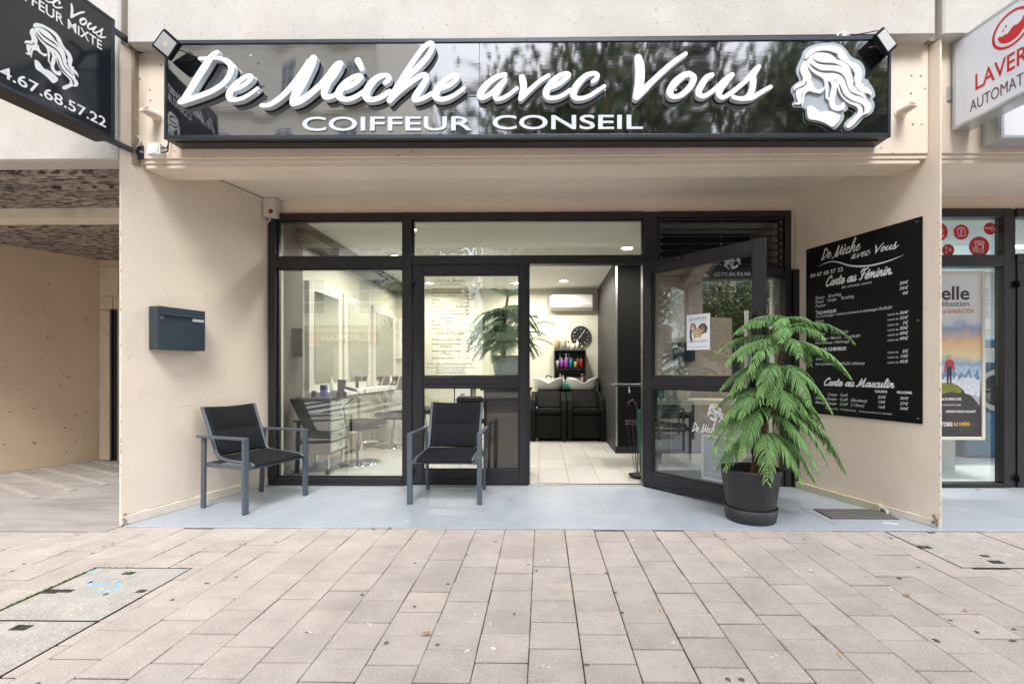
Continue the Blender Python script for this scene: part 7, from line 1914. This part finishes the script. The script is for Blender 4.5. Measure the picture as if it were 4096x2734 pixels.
item('brochure', 'blue and white brochure standing on the bay shelf', 'brochure', lambda m: m.box(X(2626) + .06, X(2645) + .06, by - .12, by - .115, zsill + .001, zsill + .11), mat('blue_brochure', (.10, .32, .45), .5))
item('brochure', 'white brochure next to the blue one on the bay shelf', 'brochure', lambda m: m.box(X(2650) + .06, X(2675) + .06, by - .12, by - .115, zsill + .001, zsill + .11), 'white')
item('candle', 'white cylindrical candle right of the flower pot on the bay shelf', 'candle', lambda m: m.tube([(X(2778), by, zsill + .001), (X(2778), by, zsill + .14)], .03, 20), 'white')
for i, uu in enumerate((3078, 3094)):
    item('bamboo_cane', ('left' if i == 0 else 'right') + ' one of two ochre canes standing in the bay window', 'cane', lambda m: m.tube([(X(uu), by + .05, 0), (X(uu + 2), by + .05, at(3080, 1208 - i * 12, by).z)], .012, 8), mat('ochre_cane', (.38, .26, .10), .6))

# ------------------------------------------------------------------ laundry interior
M['lwall'] = mat('laundry_wall', (.55, .58, .58), .7); M['lblue'] = mat('blue_enamel', (.02, .16, .30), .3)
m = MB(); m.box(3.15, 9, 7.2, 7.3, 0, 2.6); room('interior_wall', m, 'lwall', 'pale grey back wall of the laundry', 'wall')
m = MB(); m.box(3.15, 9, YF + .06, 7.3, 2.6, 2.7); room('interior_ceiling', m, 'inceil', 'ceiling of the laundry', 'ceiling')
m = MB(); m.box(3.15, 9, YF + .06, 7.3, -.05, -.002); room('interior_floor', m, 'lwall', 'grey floor of the laundry', 'floor')
for i, x in enumerate((4.0, 4.85, 5.7)):
    t = thing('washing_machine', ('large blue washing machine behind the film poster frame', 'blue washing machine behind the laundry door', 'blue washing machine furthest right in the laundry')[i], 'washing machine', (x, 6.0, 0), group='blue washing machines of the laundry')
    m = MB(); m.box(x - .38, x + .38, 5.9, 6.6, 0, 1.5); m.build('casing', M['lblue'], t, bevel=.02)
    m = MB(); m.tube([(x, 5.9, .85), (x, 5.87, .85)], .26, 32); m.build('door_rim', M['steel'], t)
    m = MB(); m.tube([(x, 5.87, .85), (x, 5.86, .85)], .2, 32); m.build('door_glass', M['black'], t)
    m = MB(); m.box(x - .3, x + .3, 5.89, 5.899, 1.2, 1.38); m.build('control_panel', M['white'], t)
t = thing('tube_light', 'lit tube lamp under the laundry ceiling', 'ceiling light', (4.9, 6.2, 2.5))
m = MB(); q = atd(4075, 982, 5.6); m.tube([(q.x - .1, q.y, q.z), (q.x + 1.2, q.y, q.z)], .03, 12); m.build('tube', emis('tube_glow', (1, .97, .9), 9), t)
l = bpy.data.lights.new('tube_lamp', 'AREA'); l.shape = 'RECTANGLE'; l.size = 1.2; l.size_y = .1; l.energy = 45; l.color = (1, .97, .92)
o = bpy.data.objects.new('tube_lamp', l); COL.objects.link(o); o.parent = t; o.location = (0, 0, -.05)
M['teal'] = mat('teal_panel', (.02, .28, .30), .4)
item('display_stand', 'white and teal stand low behind the laundry window', 'stand', lambda m: (m.box(at(3764, 1800, 5.2).x - .3, at(3820, 1800, 5.2).x, 5.2, 5.5, 0, .75)), 'lwall')
# ------------------------------------------------------------------ the other side of the street (seen in the reflections)
M['asphalt'] = mat('asphalt', (.055, .055, .058), .9, var=.3, vscale=8)
M['stone'] = mat('cream_facade_stone', (.74, .68, .58), .85, var=.08, vscale=.8)
M['stone2'] = mat('white_render', (.70, .66, .58), .85, var=.06, vscale=.8)
M['roadpaint'] = mat('road_paint', (.75, .75, .74), .8)
m = MB(); m.box(-70, 70, -9.5, -3.25, -.2, -.13); rd = struct(tag(m.build('road', M['asphalt']), 'asphalt street behind the photographer', 'road'))
m = MB()
for i in range(7): m.box(-9 + i * 1.0, -8.5 + i * 1.0, -9.0, -3.8, -.129, -.126)
m.box(-70, 70, -3.9, -3.8, -.129, -.126)
m.build('road_markings', M['roadpaint'], rd)
m = MB(); m.box(-70, 70, -14.2, -9.5, -.2, 0); m.box(-70, -9, -3.25, 4.0, -.2, -.013); m.box(9, 70, -3.25, 4.4, -.2, -.013); struct(tag(m.build('far_pavement', M['passfloor'], bevel=0), 'pavements along the street outside the paved strip', 'pavement'))
m = MB(); m.box(-90, 90, -90, 90, -.35, -.25); struct(tag(m.build('ground', M['asphalt']), 'street ground around the scene', 'ground'))
def building(x0, x1, y, floors, label, mt='stone', cols=None, turn=0.0, fh=3.1, bay=2.6):
    t = thing('town_house', label, 'building', (x0, y, 0), turn)
    W_ = x1 - x0; H_ = 3.6 + floors * fh
    gl = M['bglass']
    def pt(n, mb, mm, bevel=0): return mb.build(n, mm, t, local=True, bevel=bevel)
    m = MB(); m.box(0, W_, -9, 0, 0, H_); pt('wall', m, M[mt])
    m = MB()
    for k in range(int(H_ / .6)): m.box(-.02, W_ + .02, .0, .03, k * .6, k * .6 + .56)
    pt('stone_courses', m, M[mt])
    m = MB()
    for f in range(floors + 1): m.box(-.1, W_ + .1, .031, .30, 3.45 + f * fh - .12, 3.45 + f * fh + .05)
    m.box(-.3, W_ + .3, .031, .7, H_ - .25, H_ + .1); pt('cornice', m, M[mt])
    n = int(W_ / bay)
    wm = None
    for f in range(floors):
        for i in range(n):
            cx = (i + .5) * W_ / n; z0 = 3.95 + f * fh
            if wm is None:
                m = MB(); m.box(-.62, .62, .031, .10, -.1, 1.75); wm = m.mesh('window', M['wframe'], .01)
                m = MB()
                for a, b in ((-.54, -.03), (.03, .54)):
                    for c, d_ in ((0, .52), (.58, 1.10), (1.16, 1.67)): m.box(a, b, .101, .106, c, d_)
                pm = m.mesh('window_panes', gl)
            o = bpy.data.objects.new('window', wm); COL.objects.link(o); o.parent = t; o.location = (cx, 0, z0)
            o2 = bpy.data.objects.new('window_panes', pm); COL.objects.link(o2); o2.parent = o
    m = MB()
    for i in range(int(W_ / 4)): m.box(i * 4 + .5, i * 4 + 3.5, .031, .05, .1, 2.3)
    pt('shop_glazing', m, gl)
    return t
M['bglass'] = mat('dark_window_glass', (.05, .065, .08), .08, spec=1.0); M['wframe'] = mat('white_window_frame', (.72, .72, .70), .5)
def front(x0, x1, y, *a, **k): return building(x0, x1, y, *a, **k)
b1 = front(-30, -7.2, -14.2, 5, 'tall cream stone house across the street', 'stone')
b2 = front(-4.5, 9, -26, 3, 'white rendered house set back across the square', 'stone2')
b3 = front(12, 40, -17, 4, 'cream house across the street to the right', 'stone')
b4 = building(-34, -4, 10, 4, 'cream house closing the view at the far left end of the street', 'stone', turn=R(-90))
OP = Frame((0, -14.0, 0), (-1, 0, 0))
M['redfascia'] = mat('red_fascia', (.42, .03, .03), .5)
t = thing('shop_fascia', 'red EUROPEAN fascia sign across the street', 'sign', (-10, -13.9, 2.4))
m = MB(); m.box(-16, -8.2, -14.15, -13.95, 2.45, 3.0); m.build('board', M['redfascia'], t)
OPF = Frame((0, -13.95, 0), (-1, 0, 0)); m = MB()
put_text(m, OPF, 'EUROPEAN', 8.6, 2.58, .30, 11.0, .006, weight=.02); m.build('fascia_letters', M['white'], t)
t = thing('shop_fascia', 'red LASER DERM fascia sign across the street to the right', 'sign', (4, -16.9, 2.4))
m = MB(); m.box(12.5, 22, -16.95, -16.7, 2.45, 3.15); m.build('board', M['redfascia'], t)
OPG = Frame((0, -16.7, 0), (-1, 0, 0)); m = MB(); put_text(m, OPG, 'DERM LASER', -18.5, 2.65, .34, -14.5, .006, weight=.02); m.build('fascia_letters', M['white'], t)

# street trees with spotted bark
M['leafa'] = mat('plane_leaf', (.085, .13, .035), .55, var=.4, vscale=1.5, objvar=.1)
M['leafb'] = mat('yellowing_plane_leaf', (.20, .19, .05), .55, var=.3, vscale=2)
M['planebark'] = mat('mottled_plane_bark', (.20, .17, .13), .9, var=.5, vscale=4)
def tree(x, y, H_, rad, label, n, seed):
    r_ = random.Random(seed); nr = np.random.RandomState(seed)
    t = thing('plane_tree', label, 'tree', (x, y, 0), group='plane trees along the street')
    m = MB(); m.tube([(x, y, 0), (x + .05, y, H_ * .25), (x - .05, y + .1, H_ * .5), (x + .1, y, H_ * .8)], [.26, .22, .17, .05], 12)
    tips = []
    for k in range(11):
        a = r_.uniform(0, 6.28); b = Vector((x, y, H_ * r_.uniform(.30, .62))); e = b + Vector((math.cos(a) * rad * .8, math.sin(a) * rad * .8, H_ * r_.uniform(.12, .36)))
        c = b.lerp(e, .5) + Vector((0, 0, .3)); m.tube([b, c, e], [.10, .06, .02], 7); tips += [b.lerp(e, s) for s in (.5, .75, 1)]
    m.build('trunk', M['planebark'], t)
    cl = [Vector((q.x + r_.gauss(0, .5), q.y + r_.gauss(0, .5), q.z + r_.gauss(0, .5))) for q in tips for _ in range(3)]
    C = np.array([tuple(cl[i]) for i in nr.randint(0, len(cl), n)]) + nr.normal(0, .42, (n, 3))
    d = nr.normal(0, 1, (n, 3)); d /= np.linalg.norm(d, axis=1)[:, None]; e = nr.normal(0, 1, (n, 3)); e -= d * (e * d).sum(1)[:, None]; e /= np.linalg.norm(e, axis=1)[:, None]
    s = nr.uniform(.06, .12, (n, 1)); V = np.stack([C - d * s, C + e * s * .8, C + d * s, C - e * s * .8], 1).reshape(-1, 3)
    me = bpy.data.meshes.new('crown'); me.vertices.add(4 * n); me.vertices.foreach_set('co', V.ravel()); me.loops.add(4 * n); me.loops.foreach_set('vertex_index', np.arange(4 * n)); me.polygons.add(n); me.polygons.foreach_set('loop_start', np.arange(0, 4 * n, 4)); me.polygons.foreach_set('loop_total', np.full(n, 4))
    me.materials.append(M['leafa']); me.materials.append(M['leafb']); me.polygons.foreach_set('material_index', (nr.rand(n) < .25).astype('i4')); me.update(calc_edges=True)
    o = bpy.data.objects.new('crown', me); COL.objects.link(o); attach(o, t)
tree(.4, -4.6, 9.5, 2.6, 'plane tree at the kerb right behind the photographer', 9000, 1)
tree(4.6, -5.2, 10, 2.8, 'plane tree at the kerb to the right', 11000, 2)
tree(9.5, -4.8, 9.5, 2.6, 'plane tree at the kerb before the laundry', 12000, 3)
tree(-4.8, -10.2, 7.5, 1.6, 'young plane tree across the street on the left', 6000, 4)
tree(3.0, -12.0, 6.5, 2.4, 'low plane tree across the square in the middle', 9000, 5)
tree(9.0, -13.0, 6.5, 2.6, 'low plane tree across the square on the right', 9000, 6)
tree(-12, -2.2, 6.5, 1.9, 'plane tree far left along the kerb', 7000, 7)
tree(-18, -4.0, 7.0, 2.2, 'plane tree further left along the kerb', 7000, 8)
tree(-25, -1.5, 7.5, 2.4, 'plane tree before the house closing the street', 7000, 9)
